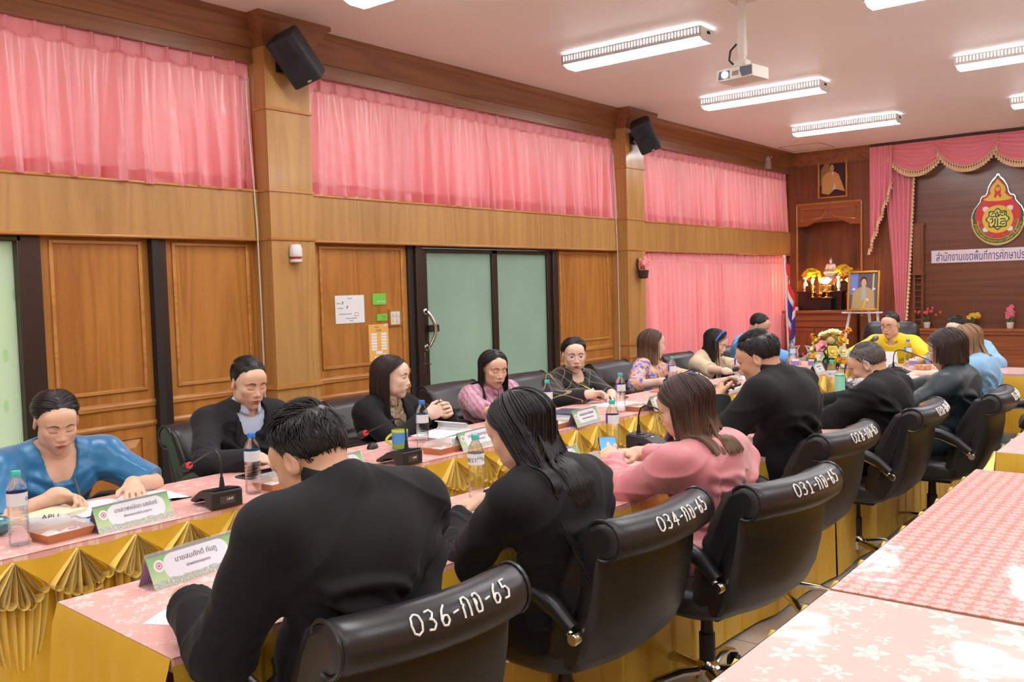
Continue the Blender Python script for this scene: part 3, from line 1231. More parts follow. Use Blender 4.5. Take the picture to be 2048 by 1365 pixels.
def make_chair():
 r = thing('office_chair', '', 'office chair', group='black leather swivel chairs')
 prof = back_profile()
 cy = sum(p[0] for p in prof) / len(prof)
 sl = [-1, -.985, -.95, -.9, -.75, -.5, -.25, 0, .25, .5, .75, .9, .95, .985, 1]
 b = MB()

 def P(u, v):
  s_ = sl[round(u * (len(sl) - 1))]
  y, z = prof[round(v * len(prof)) % len(prof)]
  e = {1: .55, .985: .82, .95: .95, .9: 1.0}.get(abs(s_), 1.0)
  # centre line of the padding at this height
  cz = max(.42, min(.86, z))
  cl = -.20 - (cz - .42) * .36
  if z > .77:
   cl = -.35
   cz = z * e + .84 * (1 - e)
  else:
   cz = z
  yy = cl + (y - cl) * e
  w = half_width(z)
  bow = .042 * (1 - (s_) ** 2) - .012
  return (s_ * w, yy - bow, cz)
 b.grid(P, len(sl), len(prof), cv=True)
 n = len(prof)
 for side in (0, len(sl) - 1):
  b.add([b.v[side * n + k] for k in range(n)], [tuple(range(n))])
 back = b.build('backrest', M_LEATHER, r, angle=60)
 for s_ in (-1, 1):       # piping round the rolled ends
  b = MB()
  ps = [(s_ * .256, ROLL_C[0] + .012 + .058 * math.cos(a), ROLL_C[1] + .058 * math.sin(a)) for a in [math.radians(290 - 250 * k / 14) for k in range(15)]]
  ps += [(s_ * (half_width(z) - .006), y, z) for y, z in ((-.296, .80), (-.272, .70), (-.232, .60), (-.195, .52))]
  b.tube(ps, .006, 6)
  b.build('piping', M_LEATHER, back)
 # seat: cushion with channels across
 b = MB()

 def seat(u, v):
  a = 2 * PI * u
  ca, sa = math.cos(a), math.sin(a)
  sx = math.copysign(abs(ca) ** .5, ca) * .252
  sy = math.copysign(abs(sa) ** .5, sa) * .250
  lay = [(0, .385), (.90, .385), (1.0, .41), (1.0, .45), (.95, .485), (.80, .497), (.55, .497), (.28, .497), (0, .495)]
  k = round(v * 8)
  f, z = lay[k]
  y = sy * f + .035
  if k >= 5:
   z += .010 * abs(math.sin(y * 26)) - .01
  if y > .22:
   z -= (y - .22) * .35
  return (sx * f, y, z)
 b.grid(seat, 44, 9, cu=True)
 b.build('seat', M_LEATHER, r, angle=70)
 b = MB()
 b.bb((-.10, -.12, .345), (.10, .14, .388))
 b.tube([(.08, .02, .36), (.25, .03, .355), (.28, .03, .35)], .007, 6)
 b.build('mechanism', M_PLASTIC, r, bevel=.006)
 b = MB()
 b.lathe([(.026, .10), (.030, .11), (.030, .25), (.024, .255), (.020, .35)], n=16)
 b.build('gas_column', M_PLASTIC, r)
 # five pronged base
 b = MB()
 b.lathe([(.040, .075), (.050, .085), (.050, .125), (.038, .135), (.030, .15)], n=18)
 for k in range(5):
  a = 2 * PI * k / 5 + .3
  d = Vector((math.cos(a), math.sin(a), 0))
  ps = [d * .03 + Vector((0, 0, .112)), d * .12 + Vector((0, 0, .118)), d * .22 + Vector((0, 0, .104)), d * .29 + Vector((0, 0, .078)), d * .31 + Vector((0, 0, .066))]
  b.tube(ps, [.024, .022, .019, .016, .012], 10, flat=((0, 0, 1), .75))
 b.build('star_base', M_BASE, r)
 for k in range(5):
  a = 2 * PI * k / 5 + .3
  c = Vector((.31 * math.cos(a), .31 * math.sin(a), .028))
  R = Matrix.Rotation(a + .7 * k, 3, 'Z') @ Matrix.Rotation(PI / 2, 3, 'X')
  b = MB()
  for o_ in (-.014, .014):
   b.lathe([(.010, -.009), (.026, -.008), (.028, 0), (.026, .008), (.010, .009)], c + R @ Vector((0, 0, o_)), 14, M=R)
  b.bb((c.x - .012, c.y - .012, .03), (c.x + .012, c.y + .012, .062))
  b.build('caster', M_PLASTIC, r)
 # arm rests: chrome loop with a padded top
 for s_ in (-1, 1):
  x = s_ * .278
  ps = [(s_ * .235, -.245, .545), (x, -.262, .548), (x, -.25, .556), (x, -.20, .598), (x, -.10, .640), (x, .01, .655), (x, .09, .645), (x, .14, .615), (x, .155, .57), (x, .13, .50), (x, .09, .43), (s_ * .265, .06, .392), (s_ * .20, .05, .385)]
  b = MB()
  b.tube(ps, .0125, 10)
  b.lathe([(.016, -.022), (.019, -.018), (.019, .018), (.016, .022)], (x - s_ * .006, -.262, .548), 14, M=Matrix.Rotation(PI / 2, 3, 'Y'))
  a = b.build('armrest', M_CHROME, r)
  b = MB()
  pp = [(x, -.252, .572), (x, -.19, .625), (x, -.10, .664), (x, .0, .680), (x, .08, .672), (x, .135, .645), (x, .158, .60)]
  b.tube(pp, [.022, .027, .029, .029, .028, .026, .018], 12)
  b.build('arm_pad', M_LEATHER, a)
 return r


# hand painted inventory marks: strokes in a unit box per sign
STROKES = {
 '0': [[(.5, 1), (.15, .85), (.02, .5), (.15, .12), (.5, 0), (.85, .15), (.97, .5), (.85, .88), (.5, 1)]],
 '1': [[(.25, .8), (.55, 1), (.55, 0)], [(.25, 0), (.85, 0)]],
 '2': [[(.1, .8), (.35, 1), (.7, .95), (.8, .7), (.5, .4), (.1, .05), (.4, .1), (.9, .02)]],
 '3': [[(.15, .95), (.6, 1), (.8, .8), (.6, .58), (.35, .55), (.7, .48), (.85, .25), (.6, .02), (.15, .08)]],
 '4': [[(.65, 0), (.65, 1), (.08, .32), (.95, .32)]],
 '5': [[(.85, 1), (.25, 1), (.2, .6), (.6, .62), (.85, .38), (.65, .05), (.15, .05)]],
 '6': [[(.75, 1), (.35, .75), (.12, .35), (.25, .05), (.6, 0), (.85, .2), (.75, .45), (.4, .5), (.15, .3)]],
 '8': [[(.5, .52), (.2, .72), (.4, 1), (.7, .95), (.75, .7), (.5, .52), (.15, .25), (.4, 0), (.75, .05), (.85, .3), (.5, .52)]],
 '-': [[(.1, .45), (.9, .5)]],
 'k': [[(.15, 0), (.15, .55), (.3, .62), (.15, .7), (.3, .98), (.65, 1), (.85, .8), (.85, 0)]],
 'o': [[(.35, .55), (.2, .5), (.3, .4), (.38, .52), (.25, .75), (.2, .2), (.3, .02), (.75, .02), (.82, .2), (.82, .75), (.65, .98), (.3, .95), (.2, .85)]],
}


def paint_mark(chair, txt):
 """writes txt across the rear of the roll, read from behind the chair"""
 back = [c for c in kids(chair) if c.name.startswith('backrest')][0]
 b = MB()
 cw, ch, gap = .0265, .043, .008
 tot = sum((cw if c != '-' else cw * .7) + gap for c in txt) - gap
 x = -tot / 2 + .035
 rr = random.Random(txt)
 for c in txt:
  w = cw * (1.25 if c == '0' and x < -tot / 2 + .035 else 1) if c != '-' else cw * .7
  for st in STROKES[c]:
   pts = []
   for i in range(len(st) - 1):       # smooth the strokes a little
    for q in (0, .34, .67):
     pts.append((st[i][0] * (1 - q) + st[i + 1][0] * q, st[i][1] * (1 - q) + st[i + 1][1] * q))
   pts.append(st[-1])
   P3 = []
   for (u, v) in pts:
    px = x + u * w
    s_ = (v - .5) * ch + (px) * .03 + rr.uniform(-.0004, .0004)
    a = math.radians(148) - s_ / ROLL_R
    bow = .042 * (1 - (px / .262) ** 2) - .012
    R_ = ROLL_R + .0012
    P3.append((px, ROLL_C[0] + R_ * math.cos(a) - bow, ROLL_C[1] + R_ * math.sin(a)))
   b.tube(P3, .0025, 6)
  x += w + gap
 b.build('lettering', M_PAINT, back, label='white hand painted inventory number')


chair0 = make_chair()
CH = [  # x, y of the seat centre, direction faced (degrees, 90 = +y), label, mark
 (-1.725, 1.445, 172, 'black leather swivel chair marked 036, nearest the camera, behind the man in the black suit', '036-ko-65'),
 (-1.71, 2.365, 177, 'black leather swivel chair marked 034, behind the woman with long black hair', '034-ko-65'),
 (-1.53, 3.02, 170, 'black leather swivel chair marked 031, behind the woman in pink satin', '031-ko-65'),
 (-1.71, 4.05, 175, 'black leather swivel chair marked 028, behind the man holding his hand to his mouth', '028-ko-65'),
 (-1.62, 4.98, 181, 'black leather swivel chair marked 038, behind the man in the face mask', '038-ko-65'),
 (-1.42, 5.74, 182, 'black leather swivel chair of the woman in the dark teal suit', '03-ko-65'),
 (-1.02, 6.62, 205, 'black leather swivel chair turned to show its quilted front, beyond the teal suit', None),
 (-1.00, 7.75, 200, 'black leather chair back just showing at the right edge below the ledge', None),
 (-3.86, 1.70, 0, 'black leather chair of the woman in blue satin', None),
 (-3.90, 2.73, 2, 'black leather chair behind the young man in the dark suit by the wall', None),
 (-3.92, 3.76, -2, 'black leather chair behind the long haired woman by the frosted door', None),
 (-3.95, 4.64, 0, 'black leather chair behind the woman in mauve', None),
 (-3.90, 5.40, 0, 'black leather chair behind the woman with glasses and checked jacket', None),
 (-3.86, 6.52, -3, 'black leather chair behind the woman in the floral dress', None),
 (-3.76, 7.52, -4, 'black leather chair behind the woman in cream', None),
 (-3.72, 8.36, -8, 'black leather chair of the man in light blue', None),
]
for i, (x, y, dg, lb, mk) in enumerate(CH):
 o = dup(chair0, (x, y, 0), math.radians(dg - 90), lb)
for i, (x, y, dg, lb, mk) in enumerate(CH):
 if mk:
  o = [q for q in bpy.data.objects if q.parent is None and q.get('label') == lb][0]
  paint_mark(o, mk)

# the chairman's high backed chair
def big_chair():
 r = thing('executive_chair', 'tall black leather executive chair behind the man in the yellow shirt', 'office chair', (-2.78, 9.30, 0), math.radians(-180))
 b = MB()

 def P(u, v):
  a = 2 * PI * u
  ca, sa = math.cos(a), math.sin(a)
  x = math.copysign(abs(ca) ** .35, ca) * .275
  z = .76 + math.copysign(abs(sa) ** .3, sa) * .345
  lay = [(0, -.335), (.9, -.33), (1, -.30), (1, -.25), (.93, -.215), (.6, -.205), (.3, -.205), (0, -.205)]
  f, y = lay[round(v * 7)]
  zz = .76 + (z - .76) * f
  if y > -.23:
   y -= .012 * math.exp(-((zz - .83) / .012) ** 2)
  return (x * f, y - (zz - .5) * .14, zz)
 b.grid(P, 48, 8, cu=True)
 b.build('backrest', M_LEATHER, r, angle=70)
 b = MB()

 def Q(u, v):
  a = 2 * PI * u
  ca, sa = math.cos(a), math.sin(a)
  lay = [(0, .39), (.95, .39), (1, .43), (.96, .49), (.7, .50), (0, .50)]
  f, z = lay[round(v * 5)]
  return (math.copysign(abs(ca) ** .5, ca) * .28 * f, .02 + math.copysign(abs(sa) ** .5, sa) * .26 * f, z)
 b.grid(Q, 36, 6, cu=True)
 b.build('seat', M_LEATHER, r, angle=70)
 b = MB()
 b.lathe([(.03, .1), (.03, .39)], n=14)
 b.build('gas_column', M_PLASTIC, r)
 b = MB()
 for k in range(5):
  a = 2 * PI * k / 5
  b.tube([(0, 0, .11), (.3 * math.cos(a), .3 * math.sin(a), .05)], [.026, .016], 8)
  b.ball((.3 * math.cos(a), .3 * math.sin(a), .03), .03, 8, 6)
 b.build('star_base', M_BASE, r)
 for s_ in (-1, 1):
  b = MB()
  b.tube([(s_ * .30, -.26, .60), (s_ * .32, -.1, .67), (s_ * .32, .14, .66), (s_ * .31, .16, .56), (s_ * .27, .08, .42)], [.02, .03, .03, .025, .02], 10)
  b.build('armrest', M_PLASTIC, r)
 return r


big_chair()
# ---------------------------------------------------------------- people: smooth surfaces grown from a posed skeleton
class Field:
 """signed distance field on a grid; primitives are blended in one after another"""
 def __init__(s, lo, hi, h):
  s.lo = np.array(lo, float)
  s.h = h
  n = np.ceil((np.array(hi) - s.lo) / h).astype(int) + 1
  s.n = n
  s.ax = [(s.lo[k] + h * np.arange(n[k])).astype(np.float32) for k in range(3)]
  s.D = np.full(n, .2, np.float32)

 def sl(s, lo, hi, pad):
  a = np.clip(np.floor((np.array(lo) - pad - s.lo) / s.h).astype(int), 0, s.n)
  b = np.clip(np.ceil((np.array(hi) + pad - s.lo) / s.h).astype(int) + 1, 0, s.n)
  if (b <= a).any():
   return None
  return tuple(slice(int(i), int(j)) for i, j in zip(a, b))

 def pts(s, q):
  return s.ax[0][q[0]][:, None, None], s.ax[1][q[1]][None, :, None], s.ax[2][q[2]][None, None, :]

 def put(s, q, d, k, op):
  D = s.D[q]
  if op == 'sub':
   d = -d
   h = np.maximum(k - np.abs(D - d), 0) / k if k > 0 else 0
   s.D[q] = np.maximum(D, d) + h * h * k * .25
  elif op == 'and':
   s.D[q] = np.maximum(D, d)
  else:
   h = np.maximum(k - np.abs(D - d), 0) / k if k > 0 else 0
   s.D[q] = np.minimum(D, d) - h * h * k * .25

 def cone(s, a, b, ra, rb, k=.02, op='add', infl=0.0):
  a, b = np.array(a, float), np.array(b, float)
  ra, rb = ra + infl, rb + infl
  r = max(ra, rb)
  q = s.sl(np.minimum(a, b) - r, np.maximum(a, b) + r, k + 3 * s.h + .012)
  if q is None:
   return s
  x, y, z = s.pts(q)
  ab = b - a
  L2 = max(1e-9, float(ab @ ab))
  t = ((x - a[0]) * ab[0] + (y - a[1]) * ab[1] + (z - a[2]) * ab[2]) / L2
  t = np.clip(t, 0, 1)
  d = np.sqrt((x - a[0] - t * ab[0]) ** 2 + (y - a[1] - t * ab[1]) ** 2 + (z - a[2] - t * ab[2]) ** 2) - (ra + (rb - ra) * t)
  s.put(q, d.astype(np.float32), k, op)
  return s

 def ell(s, c, r, R=None, k=.02, op='add', infl=0.0):
  """R: rows are the ellipsoid's axes"""
  c = np.array(c, float)
  r = np.array(r, float) + infl
  R = np.eye(3) if R is None else np.array(R, float)
  ext = np.sqrt(((R * r[:, None]) ** 2).sum(0))
  q = s.sl(c - ext, c + ext, k + 3 * s.h + .012)
  if q is None:
   return s
  x, y, z = s.pts(q)
  x, y, z = x - c[0], y - c[1], z - c[2]
  u = [(x * R[i, 0] + y * R[i, 1] + z * R[i, 2]) / r[i] for i in range(3)]
  k0 = np.sqrt(u[0] ** 2 + u[1] ** 2 + u[2] ** 2)
  k1 = np.sqrt((u[0] / r[0]) ** 2 + (u[1] / r[1]) ** 2 + (u[2] / r[2]) ** 2) + 1e-6
  s.put(q, (k0 * (k0 - 1) / k1).astype(np.float32), k, op)
  return s

 def plane(s, p, nrm, op='and'):
  """keeps the side the normal points away from"""
  nrm = np.array(nrm, float)
  nrm = nrm / np.linalg.norm(nrm)
  x, y, z = s.ax[0][:, None, None], s.ax[1][None, :, None], s.ax[2][None, None, :]
  d = (x - p[0]) * nrm[0] + (y - p[1]) * nrm[1] + (z - p[2]) * nrm[2]
  s.D = np.maximum(s.D, d.astype(np.float32))
  return s

 def surface(s):
  """surface nets"""
  D = s.D
  D[0], D[-1], D[:, 0], D[:, -1], D[:, :, 0], D[:, :, -1] = .1, .1, .1, .1, .1, .1
  ins = D < 0
  nx, ny, nz = D.shape
  cnt = np.zeros((nx - 1, ny - 1, nz - 1), np.int8)
  for a in (0, 1):
   for b in (0, 1):
    for c in (0, 1):
     cnt += ins[a:nx - 1 + a, b:ny - 1 + b, c:nz - 1 + c]
  act = (cnt > 0) & (cnt < 8)
  idx = np.argwhere(act)
  if len(idx) == 0:
   return np.zeros((0, 3)), np.zeros((0, 4), int)
  num = np.full(act.shape, -1, np.int64)
  num[act] = np.arange(len(idx))
  acc = np.zeros((len(idx), 3))
  w = np.zeros(len(idx))
  cor = [(a, b, c) for a in (0, 1) for b in (0, 1) for c in (0, 1)]
  val = {q: D[idx[:, 0] + q[0], idx[:, 1] + q[1], idx[:, 2] + q[2]].astype(float) for q in cor}
  for q in cor:
   for ax in range(3):
    if q[ax] == 1:
     continue
    p = list(q)
    p[ax] = 1
    v0, v1 = val[q], val[tuple(p)]
    cr = (v0 < 0) != (v1 < 0)
    tt = np.where(cr, v0 / np.where(cr, v0 - v1, 1), 0)
    pos = np.tile(np.array(q, float), (len(idx), 1))
    pos[:, ax] += tt
    acc += pos * cr[:, None]
    w += cr
  V = s.lo + s.h * (idx + acc / w[:, None])
  F = []
  for ax in range(3):
   o1, o2 = (ax + 1) % 3, (ax + 2) % 3
   s0 = [slice(None)] * 3
   s1 = [slice(None)] * 3
   s0[ax], s1[ax] = slice(0, -1), slice(1, None)
   e = np.argwhere(ins[tuple(s0)] != ins[tuple(s1)])
   e = e[(e[:, o1] > 0) & (e[:, o2] > 0) & (e[:, o1] < D.shape[o1] - 1) & (e[:, o2] < D.shape[o2] - 1)]
   sign = ins[e[:, 0], e[:, 1], e[:, 2]]
   qs = []
   for d1, d2 in ((0, 0), (1, 0), (1, 1), (0, 1)):
    c = e.copy()
    c[:, o1] -= d1
    c[:, o2] -= d2
    qs.append(num[c[:, 0], c[:, 1], c[:, 2]])
   Q = np.stack(qs, 1)
   Q[~sign] = Q[~sign][:, ::-1]
   F.append(Q)
  return V, np.concatenate(F)


def np_mesh(name, V, F, mats, cols=None, mi=None):
 me = bpy.data.meshes.new(name)
 F = np.asarray(F)
 k = F.shape[1]
 me.vertices.add(len(V))
 me.vertices.foreach_set('co', np.asarray(V, np.float32).ravel())
 me.loops.add(F.size)
 me.loops.foreach_set('vertex_index', F.ravel().astype(np.int32))
 me.polygons.add(len(F))
 me.polygons.foreach_set('loop_start', (np.arange(len(F)) * k).astype(np.int32))
 me.update(calc_edges=True)
 for m in mats if isinstance(mats, (list, tuple)) else [mats]:
  me.materials.append(m)
 if mi is not None:
  me.polygons.foreach_set('material_index', np.asarray(mi, np.int32))
 me.shade_smooth()
 if cols is not None:
  a = me.color_attributes.new('Col', 'FLOAT_COLOR', 'POINT')
  c = np.ones((len(V), 4), np.float32)
  c[:, :3] = cols
  a.data.foreach_set('color', c.ravel())
 me.update()
 return me


def link(name, me, parent=None, loc=(0, 0, 0)):
 o = bpy.data.objects.new(name, me)
 COL.objects.link(o)
 o.location = loc
 o.parent = parent
 return o


t = NT('skin')
at = t.n('Attribute')
at.attribute_name = 'Col'
nz = t.noise(t.coord(), 60.0, 3.0)
t.bs(Base_Color=t.mix(t.math('MULTIPLY', nz, .12), at.outputs['Color'], S(150, 84, 62)), Roughness=.48, Subsurface_Weight=.12, Subsurface_Scale=.006, Specular_IOR_Level=.4)
t.b.inputs['Subsurface Radius'].default_value = (1.0, .35, .2)
M_SKIN = t.m

t = NT('hair')
at = t.n('Attribute')
at.attribute_name = 'Col'
t.bs(Base_Color=at.outputs['Color'], Roughness=.38, Specular_IOR_Level=.5)
t.bump(t.noise(t.coord(), 400.0, 1.0), .15, .001)
M_HAIR = t.m


def fabric(name, col, rough=.8, sheen=.2, weave=900.0, var=.12, bump=.08, **kw):
 t = NT(name)
 n = t.noise(t.coord(), 3.0, 3.0)
 w = t.noise(t.coord(), weave * .5, 1.0)
 dk = tuple(c * (1 - var) for c in col[:3]) + (1,)
 t.bs(Base_Color=t.mix(n, dk, col), Roughness=rough, Sheen_Weight=sheen, Specular_IOR_Level=.25 if rough > .6 else .5, **kw)
 if bump:
  t.bump(w, bump, .001)
 return t.m


def norm(v):
 v = np.array(v, float)
 return v / max(1e-9, np.linalg.norm(v))


def two_bone(a, b, l1, l2, hint):
 """elbow position between shoulder a and wrist b"""
 d = b - a
 L = min(np.linalg.norm(d), (l1 + l2) * .995)
 u = norm(d)
 x = (l1 * l1 - l2 * l2 + L * L) / (2 * L)
 hgt = math.sqrt(max(0, l1 * l1 - x * x))
 h = np.array(hint, float)
 h = norm(h - u * (h @ u))
 return a + u * x + h * hgt, a + u * L


class Person:
 def __init__(s, label, seat, yaw, head, hyaw=0.0, hpitch=20.0, sw=.36, girth=1.0, female=False, chest=1.0,
     L=None, R=None, skin=(214, 168, 138), lips=(176, 96, 86), brow=(36, 26, 22), hroll=0.0, eyes='down',
     headk=1.0, hres=.0024, twist=0.0, mood='', hunch=.0, nk=.040):
  """seat (x, y); yaw: direction faced in degrees; head: world centre of the head;
  L/R: dict(p=wrist, d=finger direction, n=palm direction, curl, hint)"""
  s.label, s.yaw = label, math.radians(yaw)
  s.f = np.array((math.cos(s.yaw), math.sin(s.yaw), 0.0))
  s.up = np.array((0, 0, 1.0))
  s.r = np.cross(s.f, s.up)
  s.o = np.array((seat[0], seat[1], 0.0))
  s.P = s.o + s.up * .555
  s.H = np.array(head, float)
  hy = s.yaw + math.radians(hyaw)
  hp = math.radians(hpitch)
  hf0 = np.array((math.cos(hy), math.sin(hy), 0.0))
  s.hf = hf0 * math.cos(hp) - s.up * math.sin(hp)
  s.hu = hf0 * math.sin(hp) + s.up * math.cos(hp)
  s.hr = np.cross(s.hf, s.hu)
  if hroll:
   c, q = math.cos(math.radians(hroll)), math.sin(math.radians(hroll))
   s.hr, s.hu = s.hr * c + s.hu * q, s.hu * c - s.hr * q
  s.hk = headk
  s.R3 = np.stack([s.hr, s.hf, s.hu])        # rows
  s.g, s.female, s.sw, s.ch = girth, female, sw, chest
  s.skin, s.lips, s.brow, s.eyes, s.hres = S(*skin)[:3], S(*lips)[:3], S(*brow)[:3], eyes, hres
  s.mood = mood
  nb = s.hp(0, -.028, -.105)
  td = norm(nb - s.P)
  s.N = nb - nk * norm(td + .55 * s.up - .15 * s.f)
  s.td = norm(s.N - s.P)
  s.tf = norm(np.cross(s.td, s.r))
  if s.tf @ s.f < 0:
   s.tf = -s.tf
  tl = np.linalg.norm(s.N - s.P)
  back = -(.035 + hunch) * s.tf
  s.C = s.P + s.td * tl * .70 + back
  s.Wa = s.P + s.td * tl * .34 + back * .7
  tw = math.radians(twist)
  s.sr = norm(s.r * math.cos(tw) + s.tf * math.sin(tw))
  s.mid = s.N - s.td * .052 + back * .5
  s.SL = s.mid - s.sr * (sw / 2) - s.td * .005
  s.SR = s.mid + s.sr * (sw / 2) - s.td * .005
  s.arms = {}
  for key, sh, sd in (('L', s.SL, -1), ('R', s.SR, 1)):
   d = L if key == 'L' else R
   if d is None:
    d = dict(p=s.P + s.f * .42 + s.r * sd * .14 + s.up * .24)
   w = np.array(d['p'], float)
   hint = d.get('hint', None)
   if hint is None:
    hint = s.r * sd * .9 - s.up * .8 - s.f * .25
   e, w = two_bone(sh, w, .285, .25, hint)
   fd = norm(d.get('d', s.f))
   pn = np.array(d.get('n', -s.up), float)
   pn = norm(pn - fd * (pn @ fd))
   s.arms[key] = dict(sh=sh, el=e, wr=w, fd=fd, pn=pn, th=np.cross(pn, fd) * (1 if key == 'L' else -1), curl=d.get('curl', .35), pinch=d.get('pinch', False))
  s.legs = {}
  for key, sd in (('L', -1), ('R', 1)):
   hip = s.P + s.r * sd * .085 - s.up * .015
   kn = hip + s.f * .40 + s.r * sd * .05 - s.up * .02
   an = np.array((kn[0], kn[1], .085)) - s.f * .05
   s.legs[key] = (hip, kn, an)
  s.obj = None

 def hp(s, x, y, z):
  k = s.hk
  return s.H + (s.hr * x + s.hf * y + s.hu * z) * k

 # ---- primitives
 def torso(s, F, infl=0.0, arms=True, legs=False, k=.05, waist=0.0, bust=True, sleeve=1.0, armk=0.0, hem=0.0):
  g = s.g * (.92 if s.female else 1)
  R = np.stack([s.r, s.tf, s.td])
  F.ell(s.P + s.td * .02, (.165 * g, .125 * g, .115), R, k, infl=infl + hem)
  F.ell(s.Wa, (.142 * g, .105 * g, .15), R, k, infl=infl - waist)
  F.ell(s.C, (.158 * g * s.ch, .108 * g * s.ch, .155), R, k, infl=infl)
  F.cone(s.SL + s.sr * .03, s.SR - s.sr * .03, .058, .058, k, infl=infl)
  m2 = s.mid - s.td * .07
  F.cone(m2 - s.sr * s.sw * .30 - s.tf * .02, m2 + s.sr * s.sw * .30 - s.tf * .02, .075, .075, k, infl=infl)
  F.cone(s.N - s.tf * .008, s.SL + s.td * .014, .048, .044, .03, infl=infl)
  F.cone(s.N - s.tf * .008, s.SR + s.td * .014, .048, .044, .03, infl=infl)
  if s.female and bust:
   for sd in (-1, 1):
    F.ell(s.C + s.sr * sd * .072 + s.tf * .075 - s.td * .005, (.062, .058, .062), R, .04, infl=infl)
  if arms:
   for A in s.arms.values():
    F.cone(A['sh'], A['el'], (.044 if s.female else .049) * (.9 + .1 * g), .042 * (.85 + .15 * g), .035, infl=infl + armk)
    e = A['el'] + (A['wr'] - A['el']) * sleeve
    F.cone(A['el'], e, .042 * (.85 + .15 * g), (.042 + (.029 - .042) * sleeve), .02, infl=infl + armk)
  if legs:
   for hip, kn, an in s.legs.values():
    F.cone(hip, kn, .082 * g, .058, .05, infl=infl)
    F.cone(kn, an, .054, .038, .03, infl=infl)
  return F

 def hand(s, F, key):
  A = s.arms[key]
  w, d, n_, th = A['wr'], A['fd'], A['pn'], A['th']
  c = A['curl']
  R = np.stack([th, d, n_])
  F.cone(w - d * .02, w + d * .02, .027, .026, .02)
  F.ell(w + d * .048, (.040, .050, .0155), R, .014)
  F.ell(w + d * .03 + th * .022 + n_ * .006, (.017, .030, .014), R, .012)
  for i, (ln, off) in enumerate(((.92, .030), (1.05, .010), (.97, -.011), (.76, -.030))):
   b = w + d * (.086 - .004 * abs(i - 1)) + th * off
   spread = th * off * 3.2
   cc = c * (1 + .12 * i)
   an = 0.15 + cc * .75
   p = b
   rr = [.0088, .0082, .0074, .0062]
   for j, sl in enumerate((.042, .026, .021)):
    dd = norm((d + spread) * math.cos(an) + n_ * math.sin(an))
    q = p + dd * sl * ln
    F.cone(p, q, rr[j], rr[j + 1], .0035)
    p = q
    an += cc * (.85 if j == 0 else .6)
   A['tip%d' % i] = p
  b = w + d * .022 + th * .028
  if A['pinch']:
   t1 = norm(A['tip0'] - b)
   m = b + norm(t1 * .8 + th * .55) * .042
   q = m + norm(A['tip0'] - n_ * .004 - m) * .034
  else:
   m = b + norm(d * .75 + th * .75 + n_ * (.15 + .5 * c)) * .040
   q = m + norm(d * .95 + th * .25 + n_ * (.1 + .5 * c)) * .032
  A['thumb'] = q
  F.cone(b - d * .012 - th * .008, m, .0135, .0105, .010)
  F.cone(m, q, .0105, .0078, .004)
  return F

 def head(s, F):
  k = s.hk
  R = s.R3

  def e(p, r, kk=.02, op='add', M=None):
   F.ell(s.hp(*p), [a * k for a in r], R if M is None else M, kk * k, op)

  def c(p, q, ra, rb, kk=.02, op='add'):
   F.cone(s.hp(*p), s.hp(*q), ra * k, rb * k, kk * k, op)
  fem = s.female
  e((0, -.014, .034), (.0745, .094, .082))
  e((0, .030, -.030), (.0605, .062, .078), .035)
  for sd in (-1, 1):
   e((sd * .040, .012, -.062), (.024, .036, .032), .03)
   e((sd * .036, .060, -.018), (.021, .018, .017), .025)        # cheek
  e((0, .062, -.100), (.022 if not fem else .018, .020, .017), .03)  # chin
  e((0, .062, .048), (.052, .026, .034), .03)                      # forehead
  for sd in (-1, 1):
   c((sd * .012, .083, .027), (sd * .046, .070, .027), .0085, .007, .012)   # brow ridge
   e((sd * .031, .093, .006), (.017, .012, .0105), .014, 'sub')            # socket
   e((sd * .031, .0715, .006), (.0150, .0135, .0118), .006)               # lid over the eyeball
  c((0, .078, .016), (0, .098, -.026), .0075, .0105, .012)           # nose
  e((0, .099, -.029), (.0105, .0095, .0085), .007)
  for sd in (-1, 1):
   e((sd * .0125, .090, -.033), (.0075, .010, .0068), .007)
  e((0, .077, -.060), (.028, .017, .020), .02)                       # muzzle
  e((0, .0905, -.0585), (.0200, .0075, .0050), .006)
  e((0, .0885, -.0700), (.0175, .0080, .0060), .006)
  F.cone(s.hp(-.019, .0925, -.0645), s.hp(.019, .0925, -.0645), .0022 * k, .0022 * k, .004 * k, 'sub')
  e((0, .094, -.0805), (.016, .006, .005), .008, 'sub')
  for sd in (-1, 1):                                               # ears
   M = np.stack([norm(R[0] * 1 + sd * R[1] * -.45), norm(R[1] + sd * R[0] * .45), R[2]])
   e((sd * .076, -.012, -.004), (.0075, .0175, .031), .008, 'add', M)
   e((sd * .0835, -.008, .002), (.005, .009, .017), .006, 'sub', M)
  F.cone(s.hp(0, -.022, -.050), s.N - s.td * .02, .050 * k * (.86 if fem else .96), .054 * (.86 if fem else .97), .03)
  F.cone(s.hp(0, -.042, -.02), s.hp(0, -.03, -.09), .038 * k, .041 * k, .03)
  return F

 def colour(s, V):
  """skin, lips, brows and eyes by place on the head"""
  q = (V - s.H) @ s.R3.T / s.hk
  x, y, z = q[:, 0], q[:, 1], q[:, 2]
  col = np.tile(np.array(s.skin), (len(V), 1))

  def blend(m, c):
   m = np.clip(m, 0, 1)[:, None]
   col[:] = col * (1 - m) + np.array(c) * m
  face = (y > .045) & (np.abs(z) < .13)
  ax = np.abs(x)
  # cheeks are a touch rosier
  ck = np.exp(-(((ax - .038) / .018) ** 2 + ((z + .02) / .016) ** 2)) * face
  blend(ck * .22, np.array(s.skin) * (1.05, .78, .72))
  up = np.exp(-(((x) / .0215) ** 4 + ((z + .0590 + .25 * ax) / .0058) ** 4)) * face
  lo = np.exp(-(((x) / .0195) ** 4 + ((z + .0700 - .2 * ax) / .0068) ** 4)) * face
  blend(np.maximum(up, lo) * (y > .07), s.lips)
